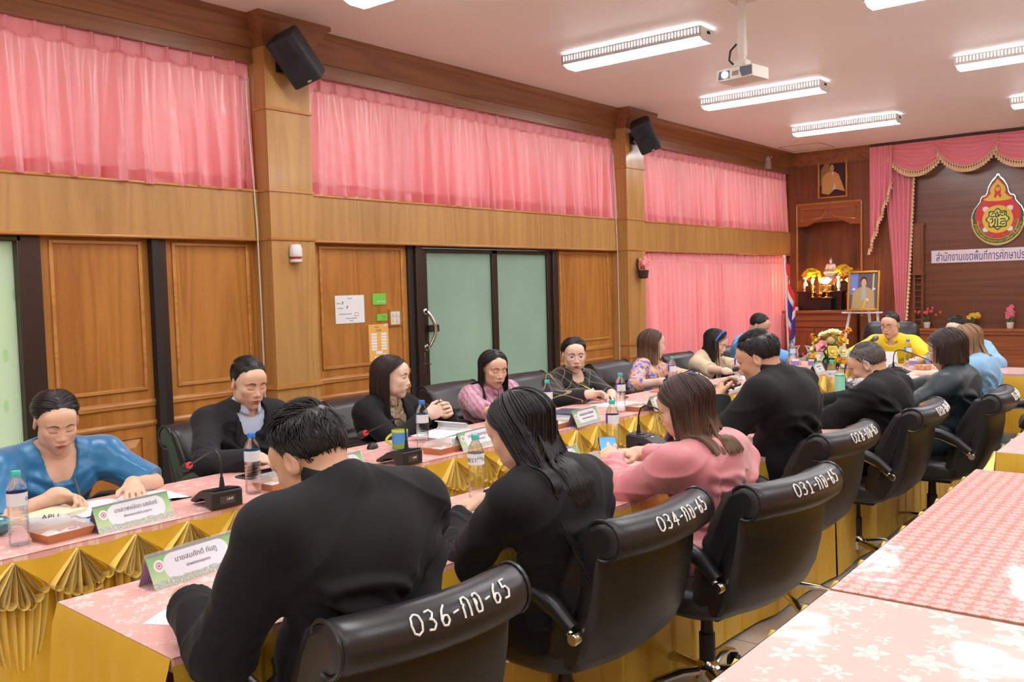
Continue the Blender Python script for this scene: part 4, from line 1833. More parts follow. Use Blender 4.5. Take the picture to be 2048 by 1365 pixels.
  blend(np.exp(-((x / .020) ** 4 + ((z + .0645) / .0016) ** 2)) * face * .75, np.array(s.lips) * .45)
  bz = .0305 - .010 * ((ax - .024) / .02) ** 2 + .004 * (ax - .03) / .02
  th = .0042 * np.clip(1.25 - (ax - .012) / .05, .35, 1)
  if s.female:
   th = th * .9
  bm = np.exp(-(((z - bz) / th) ** 4)) * (ax > .013) * (ax < .052) * (y > .04)
  blend(bm * .95, s.brow)
  ex = (ax - .031) / .0155
  inside = np.clip(1 - ex ** 2, 0, 1)
  if s.eyes == 'down':
   zl = -.0018 - .0025 * inside
   lash = np.exp(-(((z - zl) / .0016) ** 2)) * (inside > 0) * face
   blend(lash * .95, S(26, 18, 16)[:3])
   cr = np.exp(-(((z - .0125 - .002 * inside) / .0012) ** 2)) * (inside > 0) * face
   blend(cr * .4, np.array(s.skin) * .55)
  else:
   zt = .0035 + .0050 * inside
   zb = -.0005 - .0035 * inside
   eye = ((z < zt) & (z > zb) & (inside > 0) & face).astype(float)
   blend(eye, S(226, 218, 212)[:3])
   ir = (((ax - .031 + np.sign(x) * 0) ** 2 + (z - .002) ** 2) < .0062 ** 2) * eye
   blend(ir, S(38, 24, 18)[:3])
   lash = np.exp(-(((z - zt) / .0017) ** 2)) * (inside > 0) * face
   blend(lash * .95, S(22, 16, 14)[:3])
  if s.mood == 'nails':
   pass
  return col

 def box(s, pts, pad):
  P = np.array(pts)
  return P.min(0) - pad, P.max(0) + pad

 def make_body(s):
  A = s.arms
  parts = []
  h = s.hres
  lo, hi = s.box([s.hp(0, -.02, .03), s.hp(0, .04, -.06), s.N], .135)
  F = Field(lo, hi, h)
  s.head(F)
  # shoulders slope away under the collar
  F.cone(s.N, s.SL, .05, .045, .03)
  F.cone(s.N, s.SR, .05, .045, .03)
  F.ell(s.mid - s.td * .05, (.13, .085, .10), np.stack([s.r, s.tf, s.td]), .04)
  V, Q = F.surface()
  parts.append((V, Q, s.colour(V)))
  for key in ('L', 'R'):
   a = A[key]
   w = a['wr']
   lo, hi = s.box([w - a['fd'] * .05, w + a['fd'] * .15, w + a['th'] * .05, w - a['th'] * .05, w + a['pn'] * .07], .04)
   F = Field(lo, hi, max(.0026, s.hres))
   s.hand(F, key)
   F.cone(a['el'], w, .042, .0285, .02)
   V, Q = F.surface()
   c = np.tile(np.array(s.skin), (len(V), 1))
   for i in range(4):
    pass
   parts.append((V, Q, c))
  pts = [s.P, s.N, s.SL, s.SR, s.C] + [a['el'] for a in A.values()] + [a['wr'] for a in A.values()]
  for l in s.legs.values():
   pts += list(l)
  lo, hi = s.box(pts, .22)
  lo[2] = .02
  F = Field(lo, hi, .0085)
  s.torso(F, 0.0, True, True)
  for hip, kn, an in s.legs.values():
   F.cone(an - s.up * .03, an + s.f * .15 - s.up * .05, .036, .026, .02)
  V, Q = F.surface()
  parts.append((V, Q, np.tile(np.array(s.skin), (len(V), 1))))
  vs, fs, cs, n = [], [], [], 0
  for V, Q, c in parts:
   vs.append(V)
   fs.append(Q + n)
   cs.append(c)
   n += len(V)
  me = np_mesh('person', np.concatenate(vs) - s.o, np.concatenate(fs), M_SKIN, np.concatenate(cs))
  s.obj = link('person', me, None, s.o)
  tag(s.obj, s.label, 'person', 'people seated round the tables')
  return s

 def garment(s, name, mat, infl=.014, h=.0055, sleeve=1.0, neck=.066, vee=None, arms=True, folds=.0045, hem_cut=None, k=.05, waist=0.0,
    armk=0.0, fold_scale=9.0, legs=False, skirt=False, puff=0.0, label=None, cap=None, hem=0.0, seed=1.0, cuff=None, crease=1.0, neck_drop=0.0, trap=.0):
  """a layer of clothing over torso and arms; sleeve: share of the fore-arm covered (below 0: of the upper arm)"""
  A = s.arms
  pts = [s.P, s.N, s.SL, s.SR, s.C] + ([a['el'] for a in A.values()] + [a['wr'] for a in A.values()] if arms else [])
  lo, hi = s.box(pts, .23)
  if skirt:
   lo2, hi2 = s.box([k_ for l in s.legs.values() for k_ in l[:2]], .2)
   lo, hi = np.minimum(lo, lo2), np.maximum(hi, hi2)
  lo[2] = max(lo[2], .36 if not skirt else .25)
  F = Field(lo, hi, h)
  if arms and sleeve < 0:
   s.torso(F, infl, False, k=k, waist=waist, hem=hem)
   for a in A.values():
    e = a['sh'] + (a['el'] - a['sh']) * (-sleeve)
    F.cone(a['sh'], e, .052, .050, .035, infl=infl + armk)
  else:
   s.torso(F, infl, arms, k=k, waist=waist, sleeve=sleeve, armk=armk, hem=hem)
  if puff:
   for a in A.values():
    d = norm(a['el'] - a['sh'])
    F.ell(a['sh'] + d * .055 + s.td * .015, (.070 + puff, .070 + puff, .085 + puff), None, .03)
  if skirt:
   for hip, kn, an in s.legs.values():
    F.cone(hip, kn, .10 * s.g, .085, .06, infl=.01)
   F.cone(s.legs['L'][1], s.legs['R'][1], .08, .08, .06)
  # openings
  if neck:
   nd = norm(s.hp(0, -.02, -.06) - s.N)
   base = s.N - nd * neck_drop
   F.cone(base + s.tf * .004, base + nd * .16 + s.tf * .004, neck, neck * 1.12, .01, 'sub')
  if vee:
   dep, wid = vee
   n = 9
   for i in range(n + 1):
    u = i / n
    p = s.N + s.tf * (.05 + .085 * min(1, u * 1.6)) - s.td * (dep * u + .0)
    w = wid * (1 - u) ** .9 + .004
    F.cone(p - s.sr * w * .55, p + s.sr * w * .55, .024 * (1 - u) + .012, .024 * (1 - u) + .012, .006, 'sub')
    F.cone(p + s.tf * .03 - s.sr * w * .6, p + s.tf * .03 + s.sr * w * .6, .024 * (1 - u) + .012, .024 * (1 - u) + .012, .006, 'sub')
  if arms:
   for a in A.values():
    if sleeve >= 0:
     d = norm(a['wr'] - a['el'])
     e = a['el'] + (a['wr'] - a['el']) * sleeve
    else:
     d = norm(a['el'] - a['sh'])
     e = a['sh'] + (a['el'] - a['sh']) * (-sleeve)
    rr = .1 if sleeve >= 0 else .085
    # square off the sleeve end
    q = F.sl(e - rr, e + rr, .01)
    if q is not None:
     x, y, z = F.pts(q)
     dd = (x - e[0]) * d[0] + (y - e[1]) * d[1] + (z - e[2]) * d[2]
     px, py, pz = x - e[0] - dd * d[0], y - e[1] - dd * d[1], z - e[2] - dd * d[2]
     rad = np.sqrt(px * px + py * py + pz * pz)
     cut = np.maximum(-dd, rad - .085)
     F.D[q] = np.maximum(F.D[q], -cut.astype(np.float32))
  if hem_cut is not None:
   F.plane(s.P + s.td * hem_cut, -s.td)
  V, Q = F.surface()
  # cloth folds: slanting creases on the trunk, rings at elbow and shoulder
  if folds:
   me_n = norm_field(V, Q)
   loc = np.stack([(V - s.P) @ s.r, (V - s.P) @ s.tf, (V - s.P) @ s.td], 1)
   base = vnoise(np.stack([loc[:, 0] * fold_scale * .55 + seed * 7, loc[:, 1] * fold_scale * .6, loc[:, 2] * fold_scale * 1.5 + np.abs(loc[:, 0]) * fold_scale * .9], 1))
   b2 = vnoise(np.stack([loc[:, 0] * fold_scale * 1.6 + 9 + seed, loc[:, 1] * fold_scale, loc[:, 2] * fold_scale * 2.6 - loc[:, 0] * fold_scale * 1.1], 1))
   disp = folds * ((1 - np.abs(base)) ** 3 * 1.0 - .35 + .5 * b2)
   rc = random.Random(int(seed * 100))
   su, cu = (s.C - s.P) @ s.td, (s.C - s.P) @ s.sr
   la = (V - s.P) @ s.sr
   ends = []
   for sd in (-1, 1):
    for _ in range(7):
     z0 = su + rc.uniform(-.02, .06)
     ends.append((sd * s.sw * .47, z0, sd * rc.uniform(-.06, .07), z0 - rc.uniform(.04, .26)))
    for _ in range(4):
     z0 = rc.uniform(.02, .16)
     ends.append((sd * .17, z0, sd * rc.uniform(-.02, .06), z0 + rc.uniform(-.05, .05)))
   for (x0, z0, x1, z1) in ends:
    e = np.array((x1 - x0, z1 - z0))
    Le = np.linalg.norm(e)
    e = e / Le
    px, pz = la - x0, loc[:, 2] - z0
    al = px * e[0] + pz * e[1]
    dd_ = px * e[1] - pz * e[0] + .035 * np.sin(np.clip(al / Le, 0, 1) * PI) * rc.choice((-1, 1))
    tp = np.clip(al / Le + .15, 0, 1) * np.clip(1.1 - al / Le, 0, 1) * 2.2 * (al > -.15 * Le)
    wdt = .011 + .009 * rc.random()
    disp = disp + folds * 1.5 * np.clip(tp, 0, 1) * (np.exp(-(dd_ / wdt) ** 2) - .7 * np.exp(-((dd_ - 2 * wdt) / (wdt * 1.3)) ** 2))
   if arms:
    for a in A.values():
     for pa, pb in ((a['sh'], a['el']), (a['el'], a['wr'])):
      ab = pb - pa
      L = np.linalg.norm(ab)
      tt = ((V - pa) @ ab) / L ** 2
      dist = np.linalg.norm(V - pa - np.clip(tt, 0, 1)[:, None] * ab, axis=1)
      near = np.clip(1.25 - dist / .085, 0, 1)
      de = np.linalg.norm(V - a['el'], axis=1)
      we = np.exp(-(de / .11) ** 2)
      u = norm(ab)
      sd = norm(np.cross(u, s.up + .01))
      side = (V - pa) @ sd
      ring = vnoise(np.stack([tt * L * 34 + side * 16, side * 9 + seed, np.full(len(V), seed)], 1))
      disp = disp + folds * crease * near * (1.25 * we + .35) * ((1 - np.abs(ring)) ** 2 - .35)
   V = V + me_n * np.maximum(disp, -.0065)[:, None]
  me = np_mesh(name, V - s.o, Q, mat)
  o = link(name, me, s.obj)
  if label:
   o['label'] = label
  return o

 def lower(s, name, mat, infl=.012, shoes=None):
  pts = [s.P]
  for l in s.legs.values():
   pts += list(l)
  lo, hi = s.box(pts, .2)
  lo[2] = .02
  F = Field(lo, hi, .009)
  R = np.stack([s.r, s.tf, s.td])
  F.ell(s.P + s.td * .0, (.165 * s.g, .125 * s.g, .115), R, .05, infl=infl)
  for hip, kn, an in s.legs.values():
   F.cone(hip, kn, .084 * s.g, .062, .05, infl=infl)
   F.cone(kn, an + s.up * .03, .060, .055, .03, infl=infl)
  V, Q = F.surface()
  o = link(name, np_mesh(name, V - s.o, Q, mat), s.obj)
  if shoes:
   for hip, kn, an in s.legs.values():
    F = Field(*s.box([an - s.f * .08, an + s.f * .24, an - s.up * .1], .06), .006)
    F.cone(an - s.up * .045 - s.f * .03, an + s.f * .17 - s.up * .058, .042, .034, .03)
    F.cone(an - s.up * .01, an - s.up * .04, .04, .045, .02)
    F.plane(np.array((0, 0, .003)), (0, 0, -1))
    V, Q = F.surface()
    link('shoe', np_mesh('shoe', V - s.o, Q, shoes), s.obj)
  return o

 def collar(s, mat, h=.040, r=.066, open_=.5, lean=.35, name='collar', start=.0, thick=.006, drop=.012, up=.026):
  """standing or folded collar: a band round the neck, open at the front"""
  nd = norm(norm(s.hp(0, -.02, -.06) - s.N) + s.td * .8)
  b = MB()
  a0 = open_
  n = 33

  def P(u, v):
   a = a0 + (2 * PI - 2 * a0) * u - PI / 2 + PI
   # angle 0 at the front
   ca, sa = math.cos(a + PI / 2 - PI), math.sin(a + PI / 2 - PI)
   front = ca
   rad = r * (1.0 + .10 * (front > 0) * front)
   k = v * 2
   if k <= 1:        # inner stand going up
    zz, ro = start + h * k, rad + .001 * k
   else:             # outer fall coming down
    zz, ro = start + h - (h + drop) * (k - 1), rad + .004 + lean * h * (k - 1)
   zz -= .030 * max(0, front) ** 1.5
   p = s.N + nd * (zz + up) + s.sr * sa * ro + s.tf * (ca * ro * .98 + .004)
   return tuple(p - s.o)
  b.grid(P, n, 9)
  o = b.build(name, mat, s.obj, angle=180, solid=thick * .4)
  return o

 def strands(s, polys, cols, w, name='hair', taper=(1, .9, .25), n=4):
  """polys: list of arrays (m,3) in world space; one flat tapering lock each"""
  vs, fs, cs = [], [], []
  base = 0
  for P, c, ww in zip(polys, cols, w):
   m = len(P)
   d = np.gradient(P, axis=0)
   d /= np.maximum(1e-9, np.linalg.norm(d, axis=1))[:, None]
   out = P - s.hc
   out -= d * (out * d).sum(1)[:, None]
   out /= np.maximum(1e-9, np.linalg.norm(out, axis=1))[:, None]
   sd = np.cross(d, out)
   tt = np.linspace(0, 1, m)
   wd = ww * np.interp(tt, (0, .5, 1), taper)
   ring = [P + sd * wd[:, None], P + out * (wd * .45)[:, None], P - sd * wd[:, None], P - out * (wd * .45)[:, None]]
   V = np.stack(ring, 1).reshape(-1, 3)
   vs.append(V)
   i = np.arange(m - 1)[:, None] * 4
   for k in range(4):
    q = (k + 1) % 4
    fs.append(np.concatenate([base + i + k, base + i + q, base + i + 4 + q, base + i + 4 + k], 1))
   cs.append(np.tile(np.array(c), (m * 4, 1)) if np.ndim(c) == 1 else np.repeat(np.array(c), 4, axis=0))
   base += m * 4
  return np.concatenate(vs), np.concatenate(fs), np.concatenate(cs)

 # ---- hair
 def scalp(s, az, el, k=1.0):
  """az 0 = front, positive to the person's right; el 1 = crown, 0 = hairline"""
  a = math.radians(az)
  aa = abs(az)
  lim = np.interp(aa, s.hl[0], s.hl[1])
  nz = lim + (1 - lim) * math.sin(el * PI / 2)
  hr_ = math.sqrt(max(0, 1 - nz * nz))
  n = np.array((math.sin(a) * hr_, math.cos(a) * hr_, nz))
  p = np.array((n[0] * .0775 * k, n[1] * .097 * k - .014, n[2] * .0855 * k + .034))
  return p, n

 def make_hair(s, style, col, seed=1, tip=None, n=420, hl=None, length=.30, part=0.0, vol=1.0, lift=1.0, w=.0048, grey=None, fringe=0.0, tie=False, wave=.0, name='hair', flow=0.0, back_only=False, top=None, recede=None, comb=0.0):
  rr = random.Random(seed)
  s.hl = hl or ((0, 40, 62, 80, 100, 130, 180), (.62, .56, .40, -.22, -.42, -.80, -.93))
  s.hc = s.hp(0, -.014, .02)
  base = np.array(S(*col)[:3])
  tipc = np.array(S(*tip)[:3]) if tip else base
  gr = np.array(S(*grey)[:3]) if grey else None
  R = s.R3

  def W(p):
   return s.H + (p[..., 0:1] * R[0] + p[..., 1:2] * R[1] + p[..., 2:3] * R[2]) * s.hk
  # under-cap
  naz, nel = 72, 16
  V = []
  for i in range(naz):
   az = -180 + 360 * i / naz
   for j in range(nel):
    el = j / (nel - 1)
    edge = min(1, el * 5)
    k = .985 + (.035 + .035 * vol * max(0, 1 - abs(el - .8))) * edge ** .5
    p, nn = s.scalp(az, el, k)
    if style in ('long', 'bob', 'tied'):
     p = p * (1, 1, 1)
    V.append(p)
  V = np.array(V)
  F = []
  for i in range(naz):
   a = (i + 1) % naz
   for j in range(nel - 1):
    F.append((i * nel + j, a * nel + j, a * nel + j + 1, i * nel + j + 1))
  capV = W(V)
  capC = np.tile(base * .8, (len(V), 1))
  F = np.array(F)
  polys, cols, ws = [], [], []
  loc_sh = [((s.SL - s.H), (s.SR - s.H))]
  for i in range(n):
   az = rr.uniform(-180, 180)
   el = rr.random() ** .75
   if style in ('long', 'bob') and i % 3 == 0:
    az = rr.uniform(125, 235)
    az -= 360 if az > 180 else 0
    el = rr.uniform(.05, .75)
   if recede and abs(az) < recede[0] and el > recede[1] and rr.random() < recede[2]:
    continue
   p, nn = s.scalp(az, el, 1.02)
   cvar = rr.uniform(.72, 1.25)
   pts = [p]
   if style == 'short':
    L = rr.uniform(.028, .05) * lift * float(np.interp(el, (0, .3, .6), (.30, .5, 1.0)))
    # combed sideways and forward over the top, down at the sides
    fw = np.array((.35 * math.sin(part) + .25 * n1(i * .37, seed), .75 * flow + .25 * n1(i * .73, seed + 2), -.5 + .8 * (el > .55)))
    if el < .45 + .15 * math.sin(i):
     fw = np.array((nn[0] * .1, -.25 * nn[1] * 0 - .18, -1.0))
    d = fw - nn * (fw @ nn)
    d = d / max(.001, np.linalg.norm(d))
    up = float(np.interp(el, (.2, .45, .7), (.02, .22, .55))) * lift * (.8 + .4 * rr.random())
    m = 6
    step = L / (m - 1)
    q = p.copy()
    for k in range(1, m):
     u = k / (m - 1)
     dd = d * (.5 + .9 * u) + nn * up * (1.1 - 1.2 * u) + np.array((0, 0, -.25 * u))
     q = q + dd / np.linalg.norm(dd) * step
     pts.append(q)
    wd = w * rr.uniform(.7, 1.25)
   else:
    # long styles: run over the scalp away from the parting, then hang
    side = 1 if p[0] > part + .004 * n1(i, seed) else -1
    m = 26
    Lh = length * rr.uniform(.90, 1.04) + .03
    if style == 'bob':
     Lh = length * rr.uniform(.92, 1.03)
    q = p.copy()
    step = .018
    tot = 0
    lane = rr.uniform(-1, 1)
    layr = .002 + .014 * rr.random()
    bias = (-s.tf * 1.3 - s.sr * side * .15 if p[1] < .045 else s.tf * .8 + s.sr * side * .2)
    if p[1] >= .045:
     Lh = min(Lh, .33)
    layer = 1.03 + .07 * vol * rr.random() + (.02 * vol)
    # how far down the lock ends, in head space
    end_z = -Lh + .02 * lane
    target = None
    if style == 'tied':
     target = np.array((0.0, -.105, tie if isinstance(tie, float) else -.02))
    for k in range(60):
     e = np.array((q[0] / .0775, (q[1] + .014) / .097, (q[2] - .034) / .0855))
     rad = np.linalg.norm(e)
     nrm = e / np.array((.0775, .097, .0855))
     nrm = nrm / np.linalg.norm(nrm)
     if style == 'tied':
      to = target - q
      d = to / max(.001, np.linalg.norm(to)) + np.array((side * .35 * (k < 4), 0, .0))
      d = d - nrm * (d @ nrm)
      if np.linalg.norm(to) < .02:
       break
      d = d / max(.001, np.linalg.norm(d))
      q = q + d * min(step, np.linalg.norm(to))
     else:
      grav = np.array((0, 0, -1.0))
      gv = R @ np.array((0, 0, -1.0))            # gravity seen from the head
      if e[2] > -.05 and rad < 1.25:
       d = np.array((side * float(np.interp(e[1], (-.9, -.1, .3), (.06, .35, .95))), -.40 - .45 * max(0, e[1]), -.35)) + gv * .5
       if fringe and e[1] > .3 and abs(p[0]) < .05:
        d = np.array((side * .5, .35, -.4)) * fringe + d * (1 - fringe)
       d = d - nrm * (d @ nrm)
      else:
       d = gv - np.array((0, comb * (q[1] > -.07), 0)) + np.array((side * .05 * math.sin(k * .5), 0, 0)) * wave * 6 + np.array((n1(k * .35 + i, seed), n1(k * .3 + i * 1.7, seed + 4), 0)) * .06
      d = d / max(.001, np.linalg.norm(d))
      q = q + d * step
      tot += step
     # keep outside the head, the neck and the shoulders
     e = np.array((q[0] / .0775, (q[1] + .014) / .097, (q[2] - .034) / .0855))
     rad = np.linalg.norm(e)
     lim = layer
     if rad < lim:
      e = e / rad * lim
      q = np.array((e[0] * .0775, e[1] * .097 - .014, e[2] * .0855 + .034))
     # jaw
     if q[1] > .0 and q[2] < .0 and abs(q[0]) < .078 * layer:
      q[0] = math.copysign(.078 * layer, q[0] if abs(q[0]) > .01 else side)
     if q[2] < -.01 and abs(q[0]) < .06 * layer and q[1] > -.075 * layer:
      if q[1] < .01 and abs(q[0]) < .055:
       q[1] = -.075 * layer
      else:
       q[0] = math.copysign(.06 * layer, q[0] if abs(q[0]) > .004 else side)
     wq = s.H + (q[0] * R[0] + q[1] * R[1] + q[2] * R[2]) * s.hk
     for (ca, cb, cr) in ((s.SL, s.SR, .080), (s.mid - s.td * .03, s.Wa, .118 * s.g)):
      ab = cb - ca
      tt = np.clip(((wq - ca) @ ab) / (ab @ ab), 0, 1)
      c_ = ca + tt * ab
      dv = wq - c_
      dl = np.linalg.norm(dv)
      cr2 = cr + layr
      if dl < cr2:
       wq = c_ + dv / max(dl, 1e-4) * cr2 + bias * .007
     if abs((wq - s.mid) @ s.sr) > .165 and wq[2] < s.SL[2] - .05:
      break
     q = R @ (wq - s.H) / s.hk
     pts.append(q.copy())
     if wq[2] < s.H[2] - Lh or (top and len(pts) > top):
      break
    wd = w * rr.uniform(.8, 1.3)
   P3 = np.array(pts)
   if len(P3) < 3:
    continue
   Pw = W(P3)
   tt = np.linspace(0, 1, len(P3))[:, None]
   zz = np.clip((P3[:, 2:3] + .02) / -max(.05, length), 0, 1) if style != 'short' else tt * 0
   c = (base * (1 - zz) + tipc * zz) * cvar
   if gr is not None and rr.random() < .5:
    c = c * .4 + gr * .6
   polys.append(Pw)
   cols.append(c)
   ws.append(wd * s.hk)
  Vs, Fs, Cs = s.strands(polys, cols, ws, taper=(.8, 1.0, .22 if style == 'short' else .5))
  V = np.concatenate([capV, Vs]) - s.o
  Fa = np.concatenate([F, Fs + len(capV)])
  C = np.concatenate([capC, Cs])
  return link(name, np_mesh(name, V, Fa, M_HAIR, np.clip(C, 0, 1)), s.obj)

 def glasses(s, col=(.15, .12, .12), r=.019, rim=.0011, round_=1.0, label='thin framed spectacles'):
  b = MB()

  def L(x, y, z):
   return tuple(s.hp(x, y, z) - s.o)
  for sd in (-1, 1):
   ps = []
   for k in range(20):
    a = 2 * PI * k / 20
    ps.append(L(sd * .032 + r * 1.12 * math.cos(a) * round_, .101 - .012 * abs(.032 + r * 1.1 * math.cos(a) * sd * sd - .03) , .001 + r * .82 * math.sin(a)))
   b.tube(ps, rim, 6, closed=True)
   b.tube([L(sd * .053, .097, .006), L(sd * .074, .082, .008), L(sd * .083, .03, .008), L(sd * .084, -.01, .006), L(sd * .082, -.025, -.008)], rim, 6)
  b.tube([L(-.011, .101, .004), L(0, .105, .007), L(.011, .101, .004)], rim, 6)
  return b.build('spectacles', plain('spectacle_frame', (*col, 1), .3, .7), s.obj)


def norm_field(V, Q):
 a, b, c, d = V[Q[:, 0]], V[Q[:, 1]], V[Q[:, 2]], V[Q[:, 3]]
 n = np.cross(c - a, d - b)
 out = np.zeros_like(V)
 for k in range(4):
  np.add.at(out, Q[:, k], n)
 return out / np.maximum(1e-12, np.linalg.norm(out, axis=1))[:, None]
# ---------------------------------------------------------------- the people
V3 = lambda *a: np.array(a, float)
M_BLACKSUIT = fabric('black_suiting', S(22, 23, 26), .80, .04, var=.25)
M_BLACKSUIT2 = fabric('charcoal_suiting', S(34, 35, 39), .8, .05, var=.2)
M_TEALSUIT = fabric('dark_teal_cloth', S(24, 44, 50), .45, .1, var=.2)
M_BLACKSKIRT = fabric('black_trouser_cloth', S(16, 16, 19), .85, .03)
M_SHIRT = fabric('pale_blue_shirt', S(196, 208, 232), .7, .1)
M_WHITESHIRT = fabric('white_shirt', S(232, 230, 232), .7, .1)
M_BLUESATIN = fabric('peacock_blue_satin', S(8, 112, 166), .34, .5, var=.15, bump=.03)
M_PINKSATIN = fabric('dusty_pink_satin', S(214, 128, 134), .40, .5, var=.10, bump=.03)
M_CREAMCLOTH = fabric('cream_cloth', S(228, 208, 172), .75, .2)
M_SKYBLUE = fabric('sky_blue_silk', S(96, 172, 236), .5, .3)
M_YELLOW = fabric('yellow_cotton', S(248, 214, 8), .6, .2)
M_PALEBLUE = fabric('pale_blue_chambray', S(138, 186, 226), .65, .2)
M_SHOE = plain('black_shoe', S(20, 18, 18), .4)
M_MASK = plain('white_face_mask', S(222, 222, 230), .8)
M_GOLDMETAL = plain('gold_metal', S(226, 180, 90), .25, 1.0)

t = NT('mauve_brocade_blouse')
w = t.n('TexWave', wave_type='BANDS', bands_direction='DIAGONAL')
t.put(w.inputs['Vector'], t.coord())
w.inputs['Scale'].default_value = 12.0
w.inputs['Distortion'].default_value = 5.0
w.inputs['Detail Scale'].default_value = 2.5
t.bs(Base_Color=t.mix(w.outputs['Fac'], S(176, 112, 142), S(218, 170, 190)), Roughness=.42, Sheen_Weight=.3)
M_MAUVE = t.m

t = NT('black_check_with_gold_thread')
v = t.coord(rot=(.0, .0, 0))
sx = t.n('SeparateXYZ')
t.put(sx.inputs[0], v)
a = t.math('ADD', t.math('ADD', sx.outputs[1], sx.outputs[2]), t.math('MULTIPLY', t.noise(v, 6.0), .02))
b_ = t.math('SUBTRACT', sx.outputs[1], sx.outputs[2])
l1 = t.math('LESS_THAN', t.math('ABSOLUTE', t.math('SUBTRACT', t.math('FRACT', t.math('MULTIPLY', a, 11.0)), .5)), .026)
l2 = t.math('LESS_THAN', t.math('ABSOLUTE', t.math('SUBTRACT', t.math('FRACT', t.math('MULTIPLY', b_, 11.0)), .5)), .026)
t.bs(Base_Color=t.mix(t.math('MULTIPLY', t.math('MAXIMUM', l1, l2), .6), S(22, 22, 24), S(196, 176, 130)), Roughness=.8, Sheen_Weight=.2)
t.bump(t.noise(t.coord(), 300.0, 2.0), .3, .002)
M_CHECK = t.m

t = NT('blue_and_peach_floral')
n = t.noise(t.coord(), 22.0, 3.0, .6, 1.2)
n2 = t.noise(t.coord(loc=(3, 1, 0)), 9.0, 2.0, .5, .8)
c = t.ramp(n, [(.40, S(66, 92, 186)), (.47, S(112, 130, 206)), (.52, S(236, 184, 150)), (.60, S(240, 160, 118)), (.72, S(196, 176, 206))])
c2 = t.ramp(n, [(.36, S(92, 112, 190)), (.44, S(240, 176, 136)), (.60, S(246, 190, 152)), (.70, S(232, 140, 96))])
t.bs(Base_Color=t.mix(t.ramp(n2, [(.5, (0, 0, 0, 1)), (.56, (1, 1, 1, 1))]), c, c2), Roughness=.7)
M_FLORAL = t.m
t = NT('printed_blouse')
n = t.noise(t.coord(), 30.0, 3.0, .6, 1.5)
t.bs(Base_Color=t.ramp(n, [(.42, S(176, 160, 130)), (.5, S(150, 80, 60)), (.56, S(96, 128, 100)), (.64, S(206, 192, 160))]), Roughness=.7)
M_PRINT = t.m


def buttons(P, mat, spots, r=.008, name='button'):
 """spots: (side, forward guess, up) in trunk space; each is pushed out to the cloth"""
 for p in spots:
  b = MB()
  R = Matrix(np.stack([P.sr, P.td, P.tf]).T.tolist())
  b.lathe([(r * .2, -.002), (r, -.001), (r, .002), (r * .5, .004)], tuple(p - P.o), 12, M=R)
  b.build(name, mat, P.obj)


def front_point(P, garment, side, up):
 """a point on the front of a garment at a trunk position"""
 me = garment.data
 n = len(me.vertices)
 co = np.empty(n * 3, np.float32)
 me.vertices.foreach_get('co', co)
 V = co.reshape(-1, 3) + P.o
 a = (V - P.N) @ P.sr
 u = (V - P.N) @ P.td
 fr = (V - P.N) @ P.tf
 k = (np.abs(a - side) < .014) & (np.abs(u - up) < .014)
 if not k.any():
  return P.N + P.sr * side + P.td * up + P.tf * .12
 i = np.where(k)[0][np.argmax(fr[k])]
 return V[i]


def lapels(P, g, mat, depth=.22, wid=.055, spread=.055):
 """two folded lapels laid on the front of a jacket"""
 for sd in (-1, 1):
  b = MB()
  n = 12
  rows = []
  for i in range(n):
   u = i / (n - 1)
   inner = sd * (spread * (1 - u) ** .9 + .006)
   wd = wid * (.55 + .6 * math.sin(PI * min(1, u * 1.05 + .12))) * (1 - u ** 4) + .002
   row = []
   for j in range(4):
    s_ = inner + sd * wd * j / 3
    up = -.03 - depth * u + (.012 * (j / 3) if u < .3 else 0)
    p = front_point(P, g, s_, up) + P.tf * (.004 + .003 * math.sin(PI * j / 3))
    row.append(p - P.o)
   rows.append(row)
  b.grid(lambda u, v: tuple(rows[round(u * (n - 1))][round(v * 3)]), n, 4)
  b.build('lapel', mat, P.obj, angle=180, solid=.002)


SKIN_A, SKIN_B, SKIN_C = (226, 184, 156), (210, 164, 134), (236, 202, 180)
Tz = .775
PEOPLE = {}


